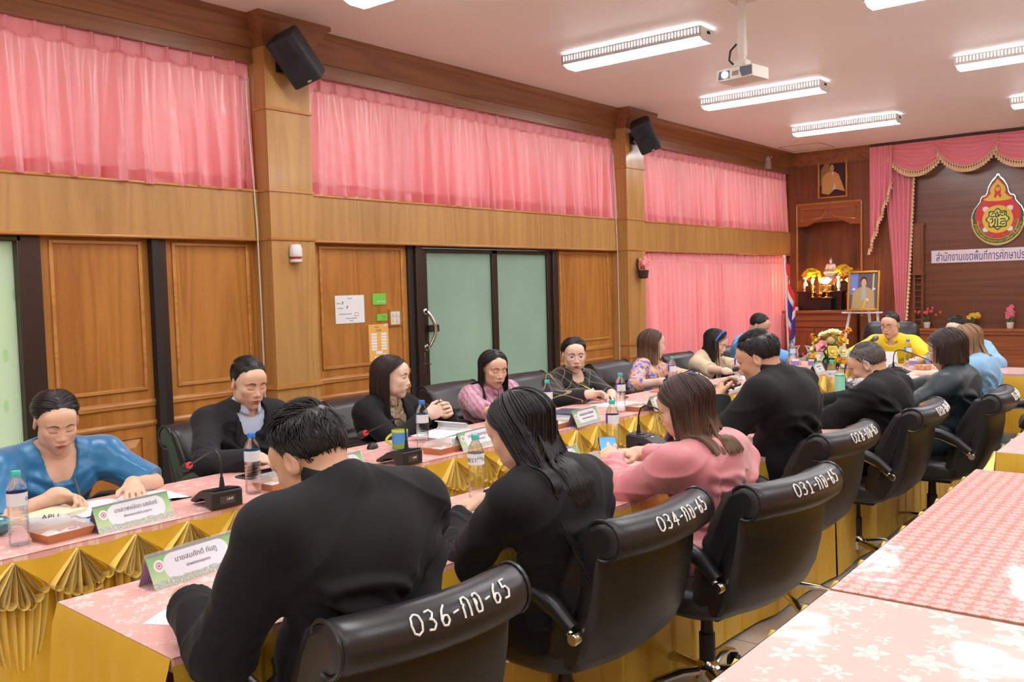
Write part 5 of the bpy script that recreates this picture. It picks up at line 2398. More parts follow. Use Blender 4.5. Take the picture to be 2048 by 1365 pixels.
def cast_wall_side():
 # woman in blue satin
 p = Person('woman in peacock blue satin blouse writing in a notebook at the wall side', (-3.86, 1.70), 0, (-3.71, 1.685, 1.062), hyaw=-12, hpitch=24, sw=.37, girth=1.16, female=True, skin=SKIN_A,
      R=dict(p=(-3.50, 1.585, Tz + .03), d=(.75, .45, -.12), n=(.1, -.5, -.8), curl=.75, pinch=True, hint=(-.3, -.9, -.5)),
      L=dict(p=(-3.41, 1.83, Tz + .035), d=(.80, -.35, -.12), n=(0, 0, -1), curl=.12, hint=(-.45, 1, -.4)))
 p.make_body()
 g = p.garment('blouse', M_BLUESATIN, .012, .0050, sleeve=-.98, neck=.074, vee=(.21, .062), puff=.012, folds=.004, armk=.012, waist=.004)
 p.make_hair('tied', (30, 24, 24), 11, n=900, w=.0024, vol=.5, part=.0, hl=((0, 40, 58, 72, 90, 130, 180), (.60, .52, .34, -.10, -.34, -.78, -.90)))
 buttons(p, M_BLUESATIN, [front_point(p, g, 0, -.205), front_point(p, g, 0, -.27)], .012)
 p.lower('skirt', M_BLACKSKIRT)
 PEOPLE['blue'] = p
 # young man in dark suit
 p = Person('young man in dark suit with pale blue shirt, seated by the wall panels', (-3.90, 2.67), 0, (-3.79, 2.655, 1.118), hyaw=-8, hpitch=17, sw=.40, girth=1.0, skin=SKIN_A,
      R=dict(p=(-3.46, 2.46, Tz + .03), d=(.8, .25, -.1), curl=.5, hint=(-.4, -1, -.5)), L=dict(p=(-3.42, 2.74, Tz + .03), d=(.6, -.6, -.1), curl=.4, hint=(-.4, 1, -.5)))
 p.make_body()
 p.garment('shirt', M_SHIRT, .006, .006, neck=.058, folds=0, sleeve=.98)
 g = p.garment('jacket', M_BLACKSUIT2, .019, .0052, waist=-.015, sleeve=.93, neck=.070, vee=(.26, .085), folds=.007)
 p.collar(M_SHIRT, .036, .060, .30, .30, 'shirt_collar')
 p.collar(M_BLACKSUIT2, .030, .072, .9, .5, 'jacket_collar')
 lapels(p, g, M_BLACKSUIT2)
 p.make_hair('short', (22, 19, 20), 12, n=1500, lift=.85, flow=-.5, part=.6, w=.0028, vol=1.2)
 p.lower('trousers', M_BLACKSKIRT)
 PEOPLE['man'] = p
 # long haired woman in black
 p = Person('woman with long brown hair and black jacket, hands clasped, before the frosted door', (-3.92, 3.68), 8, (-3.80, 3.63, 1.055), hyaw=18, hpitch=5, sw=.36, female=True, skin=SKIN_C, eyes='open',
      R=dict(p=(-3.56, 3.66, Tz + .07), d=(.72, .45, .35), n=(-.3, .8, -.2), curl=.75, hint=(-.3, -1, -.6)), L=dict(p=(-3.55, 3.80, Tz + .07), d=(.75, -.38, .35), n=(-.3, -.8, -.2), curl=.75, hint=(-.3, 1, -.6)))
 p.make_body()
 p.garment('blouse', M_PRINT, .006, .006, neck=.056, folds=.001, sleeve=.9)
 g = p.garment('jacket', M_BLACKSUIT, .018, .0052, waist=-.012, hem=.008, armk=.004, sleeve=.92, neck=.070, vee=(.34, .06), folds=.004)
 p.collar(M_PRINT, .030, .056, .15, .1, 'blouse_collar')
 p.make_hair('long', (46, 30, 27), 13, tip=(34, 26, 26), n=1100, length=.36, part=-.01, vol=1.2, w=.003)
 p.lower('skirt', M_BLACKSKIRT)
 PEOPLE['hair'] = p
 # woman in mauve
 p = Person('woman in mauve patterned blouse with straight black hair and lowered eyes', (-3.95, 4.62), -6, (-3.80, 4.54, 1.022), hyaw=-16, hpitch=12, sw=.36, female=True, skin=SKIN_A,
      R=dict(p=(-3.40, 4.10, Tz + .02), d=(.8, .3, -.1), curl=.4, hint=(-.5, -1, -.4)), L=dict(p=(-3.36, 4.36, Tz + .02), d=(.6, -.6, -.1), curl=.4, hint=(-.4, 1, -.5)))
 p.make_body()
 g = p.garment('blouse', M_MAUVE, .010, .0055, sleeve=.55, neck=.060, folds=.004, puff=.004, armk=.006)
 p.collar(M_MAUVE, .022, .058, .05, .05, 'band_collar')
 p.make_hair('long', (24, 22, 24), 14, n=1100, length=.32, part=.004, vol=.7, w=.003)
 p.lower('skirt', M_BLACKSKIRT)
 PEOPLE['purple'] = p
 # woman with spectacles
 p = Person('woman with spectacles and tied hair in black checked jacket holding a pen', (-3.86, 5.42), -10, (-3.76, 5.40, 1.050), hyaw=-34, hpitch=8, sw=.37, girth=1.15, female=True, skin=SKIN_C, eyes='open', lips=(190, 60, 70), headk=1.04,
      R=dict(p=(-3.43, 5.09, Tz + .04), d=(.60, .65, .05), n=(.4, -.3, -.8), curl=.6, pinch=True, hint=(-.3, -1, -.5)), L=dict(p=(-3.40, 5.33, Tz + .02), d=(.65, -.5, -.1), curl=.4, hint=(-.4, 1, -.5)))
 p.make_body()
 g = p.garment('jacket', M_CHECK, .016, .0052, sleeve=.95, neck=.068, vee=(.07, .055), folds=.0035, armk=.006)
 buttons(p, M_GOLDMETAL, [front_point(p, g, 0, -.105), front_point(p, g, 0, -.24), front_point(p, g, -.09, -.165), front_point(p, g, .09, -.165)], .010)
 b = MB()
 for pts in ([(sd_, u_) for sd_, u_ in ((-.066, -.02), (-.045, -.06), (-.012, -.095), (-.004, -.15), (-.004, -.30))], [(sd_, u_) for sd_, u_ in ((.066, -.02), (.045, -.06), (.012, -.095))]):
  b.tube([tuple(front_point(p, g, *q) + p.tf * .004 - p.o) for q in pts], .0035, 6)
 b.build('braid_trim', M_GOLDMETAL, p.obj)
 p.make_hair('tied', (34, 28, 28), 15, n=900, w=.0026, vol=.5, part=.01, hl=((0, 40, 58, 72, 90, 130, 180), (.62, .54, .34, -.10, -.34, -.78, -.90)))
 p.glasses((.75, .62, .55), .0205, .0010)
 p.lower('skirt', M_BLACKSKIRT)
 PEOPLE['glasses'] = p
 # woman in floral dress
 p = Person('woman with shoulder length brown hair in blue and peach floral dress, looking away', (-3.86, 6.58), 10, (-3.80, 6.60, 1.048), hyaw=42, hpitch=4, sw=.35, female=True, skin=SKIN_C, eyes='open',
      R=dict(p=(-3.46, 6.16, Tz + .02), d=(.7, .5, -.1), curl=.4, hint=(-.4, -1, -.5)), L=dict(p=(-3.40, 6.62, Tz + .02), d=(.7, -.4, -.1), curl=.4, hint=(-.4, 1, -.5)))
 p.make_body()
 p.garment('dress', M_FLORAL, .010, .0055, sleeve=.35, neck=.085, vee=(.07, .09), folds=.003, armk=.008)
 p.make_hair('bob', (86, 58, 46), 16, tip=(150, 120, 88), n=1000, length=.155, part=.0, vol=1.4, w=.003)
 p.lower('skirt', M_BLACKSKIRT)
 PEOPLE['brown'] = p
 # woman in cream
 p = Person('woman in cream blouse with long black hair and blue hairband, reading', (-3.80, 7.56), -4, (-3.72, 7.60, .996), hyaw=8, hpitch=24, sw=.35, female=True, skin=SKIN_C,
      R=dict(p=(-3.36, 7.08, Tz + .02), d=(.6, .65, -.1), curl=.5, hint=(-.4, -1, -.5)), L=dict(p=(-3.30, 7.42, Tz + .03), d=(.75, -.35, -.1), curl=.4, hint=(-.4, 1, -.5)))
 p.make_body()
 p.garment('blouse', M_CREAMCLOTH, .012, .0055, sleeve=.12, neck=.064, vee=(.15, .045), folds=.003, armk=.008)
 p.make_hair('long', (24, 21, 22), 17, n=1000, length=.33, part=-.02, vol=1.2, w=.003)
 hb = MB()
 hb.tube([tuple(p.hp(.090 * math.cos(a), .022 + .012 * math.sin(a), .036 + .098 * math.sin(a)) - p.o) for a in [PI * k / 18 for k in range(19)]], .007, 8, flat=(tuple(p.hf), 1.3))
 hb.build('hairband', plain('blue_hairband', S(70, 96, 190), .4), p.obj)
 wt = MB()
 A = p.arms['R']
 dd = norm(A['wr'] - A['el'])
 wt.tube([tuple(A['wr'] - dd * .03 + (p.up * math.cos(a) + np.cross(dd, p.up) * math.sin(a)) * .031 - p.o) for a in [2 * PI * k / 16 for k in range(16)]], .006, 6, closed=True)
 wt.build('wristwatch', plain('navy_strap', S(50, 60, 140), .4), p.obj)
 p.lower('skirt', M_BLACKSKIRT)
 PEOPLE['cream'] = p
 # man in light blue
 p = Person('man in sky blue silk shirt with receding black hair, bent over his papers', (-3.76, 8.30), 0, (-3.66, 8.42, 1.11), hyaw=6, hpitch=30, sw=.40, girth=1.05, skin=SKIN_B, hres=.003,
      R=dict(p=(-3.34, 7.98, Tz + .02), d=(.8, .3, -.1), curl=.5, hint=(-.4, -1, -.5)), L=dict(p=(-3.32, 8.36, Tz + .03), d=(.7, -.5, -.1), curl=.4, hint=(-.4, 1, -.5)))
 p.make_body()
 p.garment('shirt', M_SKYBLUE, .016, .006, sleeve=.95, neck=.062, folds=.004, armk=.006)
 p.collar(M_SKYBLUE, .034, .062, .12, .06, 'band_collar')
 p.make_hair('short', (22, 20, 20), 18, n=420, lift=.55, flow=-.7, w=.0046, vol=.5, hl=((0, 30, 50, 80, 100, 130, 180), (.84, .80, .50, -.10, -.42, -.80, -.93)))
 p.lower('trousers', M_BLACKSKIRT)
 PEOPLE['blueman'] = p


def cast_head_table():
 p = Person('man in bright yellow shirt with dark spectacles speaking into a microphone', (-2.58, 9.16), 270, (-2.595, 8.98, 1.10), hyaw=-8, hpitch=12, sw=.35, girth=.95, skin=SKIN_A, hres=.003,
      R=dict(p=(-2.86, 8.66, Tz + .02), d=(.4, -.8, -.1), curl=.6, hint=(-1, .3, -.5)), L=dict(p=(-2.28, 8.66, Tz + .02), d=(-.4, -.8, -.1), curl=.5, hint=(1, .3, -.5)))
 p.make_body()
 g = p.garment('shirt', M_YELLOW, .015, .006, sleeve=-.95, neck=.062, vee=(.06, .03), folds=.003, armk=.016)
 p.collar(M_YELLOW, .026, .062, .35, .1, 'band_collar')
 buttons(p, M_GOLDMETAL, [front_point(p, g, .09, -.14)], .012, 'lapel_pin')
 b = MB()
 for k in range(2):
  q = front_point(p, g, 0, -.12 - .075 * k)
  b.tube([tuple(q + p.sr * a * .045 + p.tf * .004 + p.td * .004 * math.sin(a * 3) - p.o) for a in (-1, -.5, 0, .5, 1)], .004, 6)
 b.build('frog_fastening', M_YELLOW, p.obj)
 p.make_hair('short', (26, 23, 23), 21, n=460, lift=.6, flow=.1, w=.0046, vol=.8)
 p.glasses((.05, .05, .05), .0205, .0016)
 p.lower('trousers', M_BLACKSKIRT)
 PEOPLE['chair'] = p
 p = Person('person with dark hair at the head table, mostly hidden behind the blond woman', (-1.80, 9.12), 262, (-2.0, 8.88, 1.06), hyaw=0, hpitch=15, sw=.37, skin=SKIN_C, hres=.003, female=True,
      R=dict(p=(-2.02, 8.52, Tz + .02), d=(-.5, -.8, -.1), curl=.5, hint=(-1, .3, -.5)), L=dict(p=(-1.72, 8.5, Tz + .02), d=(-.5, -.8, -.1), curl=.5, hint=(1, .3, -.5)))
 p.make_body()
 p.garment('shirt', M_PALEBLUE, .014, .007, sleeve=.2, neck=.062, folds=.003, armk=.01)
 p.make_hair('short', (30, 27, 28), 22, n=420, lift=.9, flow=.5, w=.005, vol=1.3)
 p.lower('skirt', M_BLACKSKIRT)
 PEOPLE['dark'] = p


def cast_near_row():
 # man in the black suit, nearest
 p = Person('man in black suit with tousled black hair, nearest the camera, bent over the table', (-1.70, 1.42), 178, (-1.70, 1.355, 1.160), hyaw=8, hpitch=34, sw=.415, girth=1.08, skin=SKIN_B, hunch=.035, nk=-.002,
      L=dict(p=(-1.955, 1.165, Tz + .055), d=(-.70, .65, -.10), n=(.0, 0, -1), curl=.9, hint=(.35, -.35, -1)), R=dict(p=(-2.04, 1.56, Tz + .035), d=(-.8, -.4, -.1), curl=.6, hint=(.3, 1, -.5)))
 p.make_body()
 p.garment('shirt', M_WHITESHIRT, .005, .007, neck=.057, folds=0, sleeve=1.0)
 p.garment('jacket', M_BLACKSUIT, .021, .0046, waist=-.022, hem=.012, sleeve=.84, neck=.061, neck_drop=-.012, folds=.010, fold_scale=6.0, armk=.009, seed=2.2)
 p.collar(M_BLACKSUIT, .046, .0585, .8, .40, 'jacket_collar', up=.022, drop=.020)
 p.make_hair('short', (20, 20, 22), 31, n=3400, lift=1.2, flow=.25, part=-.5, w=.0019, vol=1.9)
 p.lower('trousers', M_BLACKSKIRT, shoes=M_SHOE)
 PEOPLE['m1'] = p
 # woman with long black hair
 p = Person('woman in black jacket with long straight black hair down her back', (-1.66, 2.26), 178, (-1.70, 2.145, 1.115), hyaw=12, hpitch=26, sw=.38, girth=1.02, female=True, skin=SKIN_A, hres=.003, hunch=.03,
      L=dict(p=(-1.98, 2.16, Tz + .035), d=(-.7, .6, -.1), curl=.5, hint=(.45, -.7, -.7)), R=dict(p=(-2.04, 2.36, Tz + .035), d=(-.8, -.4, -.1), curl=.6, hint=(.3, 1, -.5)))
 p.make_body()
 p.garment('jacket', M_BLACKSUIT, .018, .0046, waist=-.012, hem=.008, armk=.004, sleeve=.97, neck=.066, folds=.008, fold_scale=6.0, seed=3.1)
 p.make_hair('long', (22, 22, 24), 32, n=3000, length=.36, part=-.012, vol=.9, w=.0021, comb=.55)
 p.lower('skirt', M_BLACKSKIRT, shoes=M_SHOE)
 PEOPLE['w2'] = p
 # woman in pink satin with a phone
 p = Person('woman in dusty pink satin dress and eyeglasses, looking at the phone in her hand', (-1.57, 3.10), 174, (-1.61, 3.03, 1.085), hyaw=16, hpitch=24, sw=.345, girth=1.0, female=True, skin=SKIN_A, hres=.003, hunch=.01,
      L=dict(p=(-1.965, 3.07, .835), d=(-.55, .55, .45), n=(-.3, .5, -.1), curl=.55, hint=(.55, -1, -.45)), R=dict(p=(-1.99, 3.32, .83), d=(-.55, -.72, .1), n=(-.1, .2, -.9), curl=.4, hint=(.4, 1, -.5)))
 p.make_body()
 p.garment('dress', M_PINKSATIN, .012, .0046, sleeve=.86, neck=.076, folds=.008, fold_scale=7.0, puff=.001, armk=.010, skirt=True, waist=.008, seed=5.0)
 b = MB()
 bk = [p.N - p.tf * .12 - p.td * u for u in (.03, .10, .20, .30)]
 p.make_hair('bob', (62, 40, 34), 33, tip=(118, 88, 64), n=2400, length=.135, part=.006, vol=1.0, w=.0022, comb=.2)
 p.glasses((.7, .68, .66), .020, .0012)
 p.lower('shoes_and_legs', M_SKIN_LEG, infl=-.008, shoes=M_SHOE)
 PEOPLE['pink'] = p
 # man with hand at his mouth
 p = Person('man in black suit holding his hand to his mouth, thick black hair', (-1.70, 4.12), 176, (-1.755, 4.03, 1.185), hyaw=12, hpitch=26, sw=.42, girth=1.06, skin=SKIN_B, hres=.003, hunch=.025, nk=.002,
      L=dict(p=(-1.905, 3.90, 1.005), d=(-.12, .55, .62), n=(.55, .6, -.2), curl=.75, hint=(-.2, -.6, -1)), R=dict(p=(-2.04, 4.30, Tz + .035), d=(-.8, -.4, -.1), curl=.6, hint=(.3, 1, -.5)))
 p.make_body()
 p.garment('shirt', M_WHITESHIRT, .005, .007, neck=.057, folds=0, sleeve=1.0)
 p.garment('jacket', M_BLACKSUIT, .021, .0050, waist=-.022, hem=.012, sleeve=.95, neck=.061, neck_drop=-.012, folds=.009, fold_scale=6.0, armk=.006, seed=4.4)
 p.collar(M_BLACKSUIT, .046, .0585, .8, .40, 'jacket_collar', up=.022, drop=.020)
 p.make_hair('short', (22, 21, 23), 34, n=2800, lift=1.15, flow=.25, part=.4, w=.0020, vol=1.8)
 p.lower('trousers', M_BLACKSKIRT, shoes=M_SHOE)
 PEOPLE['m3'] = p
 # man in the mask
 p = Person('man with thinning grey hair and white face mask below his chin, in black suit', (-1.62, 5.06), 176, (-1.60, 5.12, 1.07), hyaw=10, hpitch=28, sw=.41, girth=1.05, skin=SKIN_B, hres=.003, hunch=.025, nk=.002,
      L=dict(p=(-1.90, 5.06, Tz + .03), d=(-.8, .35, -.1), curl=.7, hint=(.4, -1, -.4)), R=dict(p=(-2.0, 5.36, Tz + .03), d=(-.8, -.4, -.1), curl=.6, hint=(.3, 1, -.5)))
 p.make_body()
 p.garment('shirt', M_WHITESHIRT, .005, .007, neck=.057, folds=0, sleeve=1.0)
 p.garment('jacket', M_BLACKSUIT, .021, .0055, waist=-.022, hem=.012, sleeve=.95, neck=.061, neck_drop=-.012, folds=.009, fold_scale=6.0, armk=.006, seed=6.4)
 p.collar(M_BLACKSUIT, .044, .0585, .8, .40, 'jacket_collar', up=.022, drop=.020)
 p.make_hair('short', (84, 78, 74), 35, n=3000, lift=.75, flow=-.4, w=.0017, vol=.7, grey=(146, 140, 134), recede=(70, .45, .5))
 # the mask hangs under the chin
 F = Field(*p.box([p.hp(0, .05, -.07)], .10), .003)
 F.ell(p.hp(0, .034, -.072), (.071, .078, .060), p.R3, .01)
 F.ell(p.hp(0, .028, -.066), (.0665, .071, .062), p.R3, .004, 'sub')
 F.plane(p.hp(0, 0, -.030), p.hu)
 F.plane(p.hp(0, .012, 0), -p.hf)
 Vv, Qq = F.surface()
 mo = link('face_mask', np_mesh('face_mask', Vv - p.o, Qq, M_MASK), p.obj)
 b = MB()
 for sd in (-1, 1):
  b.tube([tuple(p.hp(*q) - p.o) for q in ((sd * .045, .055, -.072), (sd * .066, .03, -.03), (sd * .078, .006, .022), (sd * .085, -.012, .034), (sd * .086, -.03, .010), (sd * .080, -.026, -.035), (sd * .070, .0, -.075), (sd * .045, .03, -.115))], .0016, 6)
 b.build('ear_loop', M_MASK, mo)
 p.lower('trousers', M_BLACKSKIRT, shoes=M_SHOE)
 PEOPLE['mask'] = p
 # woman in dark teal
 p = Person('woman in dark teal suit with short brown hair and clear glasses', (-1.42, 5.88), 178, (-1.38, 5.90, 1.105), hyaw=4, hpitch=18, sw=.39, girth=1.05, skin=SKIN_A, hres=.003, hunch=.01, female=True,
      L=dict(p=(-1.72, 5.70, Tz + .0), d=(-.8, .35, -.1), curl=.5, hint=(.4, -1, -.4)), R=dict(p=(-1.82, 6.2, Tz + .03), d=(-.8, -.2, -.1), curl=.6, hint=(.3, 1, -.5)))
 p.make_body()
 p.garment('jacket', M_TEALSUIT, .020, .0055, sleeve=.95, neck=.066, folds=.010, fold_scale=7.0, seed=7.3, skirt=True, puff=.003)
 p.collar(M_TEALSUIT, .034, .068, .8, .35, 'jacket_collar')
 p.make_hair('bob', (52, 36, 32), 36, tip=(64, 46, 40), n=1300, length=.065, part=.03, vol=1.5, w=.003)
 p.glasses((.8, .8, .8), .020, .0016)
 p.lower('trousers', M_TEALSUIT, shoes=M_SHOE)
 PEOPLE['teal'] = p
 # blond woman
 p = Person('woman with dyed fair hair in pale blue dress, writing, partly hidden by the teal suit', (-1.44, 7.02), 178, (-1.52, 7.06, 1.075), hyaw=6, hpitch=26, sw=.36, female=True, skin=SKIN_C, hres=.003,
      L=dict(p=(-1.80, 6.80, Tz + .04), d=(-.9, .1, -.1), n=(0, .4, -.8), curl=.7, pinch=True, hint=(.5, -1, -.5)), R=dict(p=(-1.92, 7.3, Tz + .03), d=(-.8, -.2, -.1), curl=.6, hint=(.3, 1, -.5)))
 p.make_body()
 p.garment('dress', M_PALEBLUE, .012, .006, sleeve=-.95, neck=.068, folds=.0045, armk=.016, skirt=True, puff=.008, seed=8.2)
 p.make_hair('bob', (150, 116, 82), 37, tip=(176, 142, 104), n=1100, length=.085, part=.0, vol=1.3, w=.003)
 p.lower('skirt', M_BLACKSKIRT, shoes=M_SHOE)
 PEOPLE['blond'] = p


M_SKIN_LEG = plain('leg_skin', S(206, 156, 124), .5)
cast_wall_side()
cast_head_table()
cast_near_row()
# ---------------------------------------------------------------- things on the tables
TZ = .7505
M_PAPER = plain('white_paper', S(238, 238, 240), .75)
M_INK = plain('dark_ink', S(58, 56, 66), .7)
M_INKBLUE = plain('navy_ink', S(44, 48, 110), .6)


def clear(name, part, tint=(1, 1, 1, 1), rough=.05, ior=1.3, refract=False):
 """thin clear plastic: mostly see-through with a sharp reflection"""
 t = NT(name)
 t.bs(Base_Color=tint, Roughness=rough, IOR=ior, Transmission_Weight=1.0 if refract else 0.0)
 tr = t.n('BsdfTransparent')
 tr.inputs[0].default_value = tint
 mx = t.n('MixShader')
 mx.inputs[0].default_value = part
 t.put(mx.inputs[1], t.b.outputs[0])
 t.put(mx.inputs[2], tr.outputs[0])
 t.put(t.out.inputs[0], mx.outputs[0])
 return t.m


M_ACRYL = clear('clear_acrylic', .90)
M_PET = clear('clear_bottle_plastic', .55, (.97, .99, 1, 1), .03, 1.25, True)
M_LID = clear('clear_lid_plastic', .82)
M_TEALCAP = plain('teal_cap', S(66, 190, 182), .4)
M_BLUECAP = plain('blue_cap', S(44, 128, 214), .4)
M_LABEL_PUR = plain('violet_label', S(98, 92, 172), .5)
M_LABEL_BLUE = plain('blue_label', S(52, 152, 208), .5)
M_LABEL_WHITE = plain('white_label', S(226, 232, 236), .5)
M_LABEL_PINK = plain('magenta_label', S(206, 116, 204), .5)
M_KRAFT = plain('kraft_tray', S(196, 130, 86), .8, 0, .12)
M_CARDBACK = plain('lilac_card', S(176, 150, 190), .8)
M_RED = plain('red_ring', S(214, 48, 46), .5)
M_FOAM = plain('foam_windscreen', S(52, 52, 54), .95, 0, .3)
M_MICBODY = plain('microphone_housing', S(40, 38, 40), .5)
M_GREEN = plain('green_board', S(60, 170, 90), .55)
M_PURPLE = plain('purple_cover', S(140, 80, 200), .5)
M_DARKGREY = plain('dark_grey_cover', S(62, 62, 68), .5)
M_SCREENBLK = plain('black_glass', S(16, 16, 18), .1)
M_CREAMP = plain('cream_pages', S(226, 214, 184), .8)

# green and white name card with a landscape along its foot (card in the yz plane of its own object: x = across, z = up)
t = NT('name_card')
sx = t.n('SeparateXYZ')
t.put(sx.inputs[0], t.coord('Object'))
y, z = sx.outputs[0], sx.outputs[2]
ax = t.math('ABSOLUTE', t.math('SUBTRACT', y, .012))
dx = t.math('MAXIMUM', t.math('SUBTRACT', ax, .078), 0.0)
dz = t.math('MAXIMUM', t.math('SUBTRACT', t.math('ABSOLUTE', t.math('SUBTRACT', z, .052)), .004), 0.0)
rr_ = t.math('SQRT', t.math('ADD', t.math('MULTIPLY', dx, dx), t.math('MULTIPLY', dz, dz)))
white = t.math('LESS_THAN', rr_, .033)
hill = t.math('ADD', .020, t.math('MULTIPLY', t.math('SUBTRACT', t.noise(t.coord('Object', scale=(1, 0, 0)), 30.0, 3.0), .5), .022))
land = t.math('LESS_THAN', z, hill)
patch = t.noise(t.coord('Object', scale=(1, 1, 2.2)), 150.0, 2.0)
lc = t.ramp(patch, [(.36, S(140, 150, 70)), (.46, S(196, 186, 120)), (.54, S(120, 170, 196)), (.64, S(226, 232, 228))])
gr_ = t.mix(t.math('MULTIPLY', z, 11.0), S(206, 224, 160), S(70, 176, 50))
c = t.mix(white, gr_, S(236, 236, 246))
c = t.mix(land, c, lc)
d2 = t.math('SQRT', t.math('ADD', t.math('POWER', t.math('ADD', y, .112), 2.0), t.math('POWER', t.math('SUBTRACT', z, .062), 2.0)))
c = t.mix(t.math('LESS_THAN', d2, .017), c, S(240, 238, 238))
c = t.mix(t.math('LESS_THAN', t.math('ABSOLUTE', t.math('SUBTRACT', d2, .0085)), .0022), c, S(196, 120, 150))
c = t.mix(t.math('LESS_THAN', d2, .0045), c, S(206, 70, 60))
t.bs(Base_Color=c, Roughness=.45)
M_CARD = t.m


def name_stand(label, x, y, face, line1, line2):
 """acrylic tent with a printed card on both slopes; face: direction of the first slope in degrees"""
 W2, H, D = .145, .094, .042
 r = thing('name_stand', label, 'name plate', (x, y, TZ), math.radians(face + 90), 'name stands on the tables')
 sl = math.atan2(D, H)
 b = MB()
 for sg in (-1, 1):
  b.add([(-W2 - .004, sg * D, 0), (W2 + .004, sg * D, 0), (W2 + .004, 0, H), (-W2 - .004, 0, H)], [(0, 1, 2, 3)])
 h = b.build('acrylic_holder', M_ACRYL, r, solid=.0022, angle=0)
 for sg in (-1, 1):
  M = Matrix.Translation((0, sg * (D - .003), .001)) @ Matrix.Rotation(0 if sg < 0 else PI, 4, 'Z') @ Matrix.Rotation(-sl, 4, 'X')
  b = MB()
  L = math.hypot(D, H) - .006
  b.add([(-W2, 0, 0), (W2, 0, 0), (W2, 0, L), (-W2, 0, L)], [(0, 1, 2, 3)])
  b.add([(-W2, .0008, 0), (W2, .0008, 0), (W2, .0008, L), (-W2, .0008, L)], [(0, 1, 2, 3)], 1)
  o = b.build('name_card', [M_CARD, M_CARDBACK], r, angle=0)
  o.matrix_local = M @ Matrix.Translation((0, .002 if sg > 0 else .002, 0))
  for tx, sz, zz in ((line1, .0215, .066), (line2, .0115, .042)):
   me, w = text_mesh(tx, sz, 'lettering', M_INK, fit=None)
   if w > .165:
    me.transform(Matrix.Diagonal((.165 / w, 1, 1, 1)))
   put_mesh(me, 'lettering', o, Matrix.Translation((.012, -.0008, zz)))
 return r


NS = [
 (-3.055, 1.63, 4, 'name stand lying before the open notebook of the woman in blue satin', 'นางสาวพงษ์ลัดดา แสงจันทร์', 'ศึกษานิเทศก์ชำนาญการ'),
 (-3.055, 2.57, 4, 'name stand half hidden behind the head of the nearest man', 'นายสุรเชษฐ์ คงไพร', 'ศึกษานิเทศก์'),
 (-3.02, 3.44, 5, 'name stand beside the stack of papers of the long haired woman in black', 'นางสิริรัตน์ ปุณยกาญจน์', 'ศึกษานิเทศก์ชำนาญการ'),
 (-2.955, 4.33, 6, 'name stand in front of the woman in the checked black jacket', 'นางสาวสุดาวรรณ ศรีรัตนวงศ์', 'ศึกษานิเทศก์ชำนาญการพิเศษ'),
 (-2.90, 5.10, 6, 'name stand next to the snack tray of the woman in the floral dress', 'นางสาวธัญญา โนนสูง', 'ศึกษานิเทศก์'),
 (-2.875, 6.10, 6, 'name stand in front of the woman in cream', 'นางสมพิศ สันหา', 'ศึกษานิเทศก์'),
 (-2.80, 7.62, 6, 'name stand below the big flower arrangement', 'นายวิชัย บุญมา', 'รองผู้อำนวยการ'),
 (-2.345, 1.42, 6, 'name stand in front of the nearest man in black', 'นายสมศักดิ์ ทับภู', 'เจ้าพนักงานธุรการ'),
 (-2.265, 2.24, 5, 'name stand behind the white pad, between the two nearest people in black', 'นางสาวอรพร เขมะนุเชษฐ์', 'ชำนาญการพิเศษ'),
 (-2.30, 3.18, 6, 'name stand whose edge shows beside the snack tray of the woman in pink', 'นางสาวจันทร์เพ็ญ ใจดี', 'นักวิชาการ'),
 (-2.22, 4.13, 4, 'name stand beyond the microphone near the woman in pink', 'นายประเสริฐ แก้วมณี', 'นักวิชาการ'),
 (-2.20, 5.06, 4, 'name stand just behind the elbow of the man holding his hand to his mouth', 'นายสมชาย วงศ์ไทย', 'นักวิชาการ'),
 (-2.19, 6.62, 4, 'name stand beyond the chin of the man in the face mask', 'นายบุญส่ง ดีงาม', 'ผู้อำนวยการกลุ่ม'),
 (-2.23, 7.78, 4, 'name stand near the head table below the white sign', 'นางวาสนา พูนสุข', 'รองผู้อำนวยการ'),
]
for x, y, f, lb, l1_, l2_ in NS:
 name_stand(lb, x, y, f, l1_, l2_)


def bottle_mesh(kind):
 """returns part meshes of a water bottle"""
 prof = [(.001, .004), (.022, .001), (.030, .006), (.0315, .014)]
 z = .018
 while z < .122:
  prof += [(.0315, z), (.0300, z + .007), (.0315, z + .012)]
  z += .0135
 prof += [(.0315, .128), (.0318, .132), (.0318, .176), (.0312, .182), (.0255, .202), (.0150, .220), (.0125, .226), (.0125, .238)]
 if kind == 'round':
  prof = [(.001, .004), (.030, .001), (.039, .010), (.039, .05), (.036, .056), (.039, .062), (.040, .068), (.040, .108), (.038, .116), (.030, .136), (.017, .148), (.0155, .160)]
 b = MB()
 b.lathe(prof, n=28)
 top = prof[-1][1]
 body = b.mesh('bottle_body', [M_PET], 50)
 b = MB()
 r = .0148 if kind != 'round' else .0185
 b.lathe([(r, top - .012), (r * 1.03, top - .010), (r * 1.03, top + .004), (r * .94, top + .007), (.001, top + .007)], n=28)
 cap = b
 lb = MB()
 if kind == 'round':
  lb.lathe([(.0403, .068), (.0403, .108)], n=32, cap=False)
 else:
  lb.lathe([(.0322, .133), (.0322, .175)], n=32, cap=False)
 return body, cap, lb, top


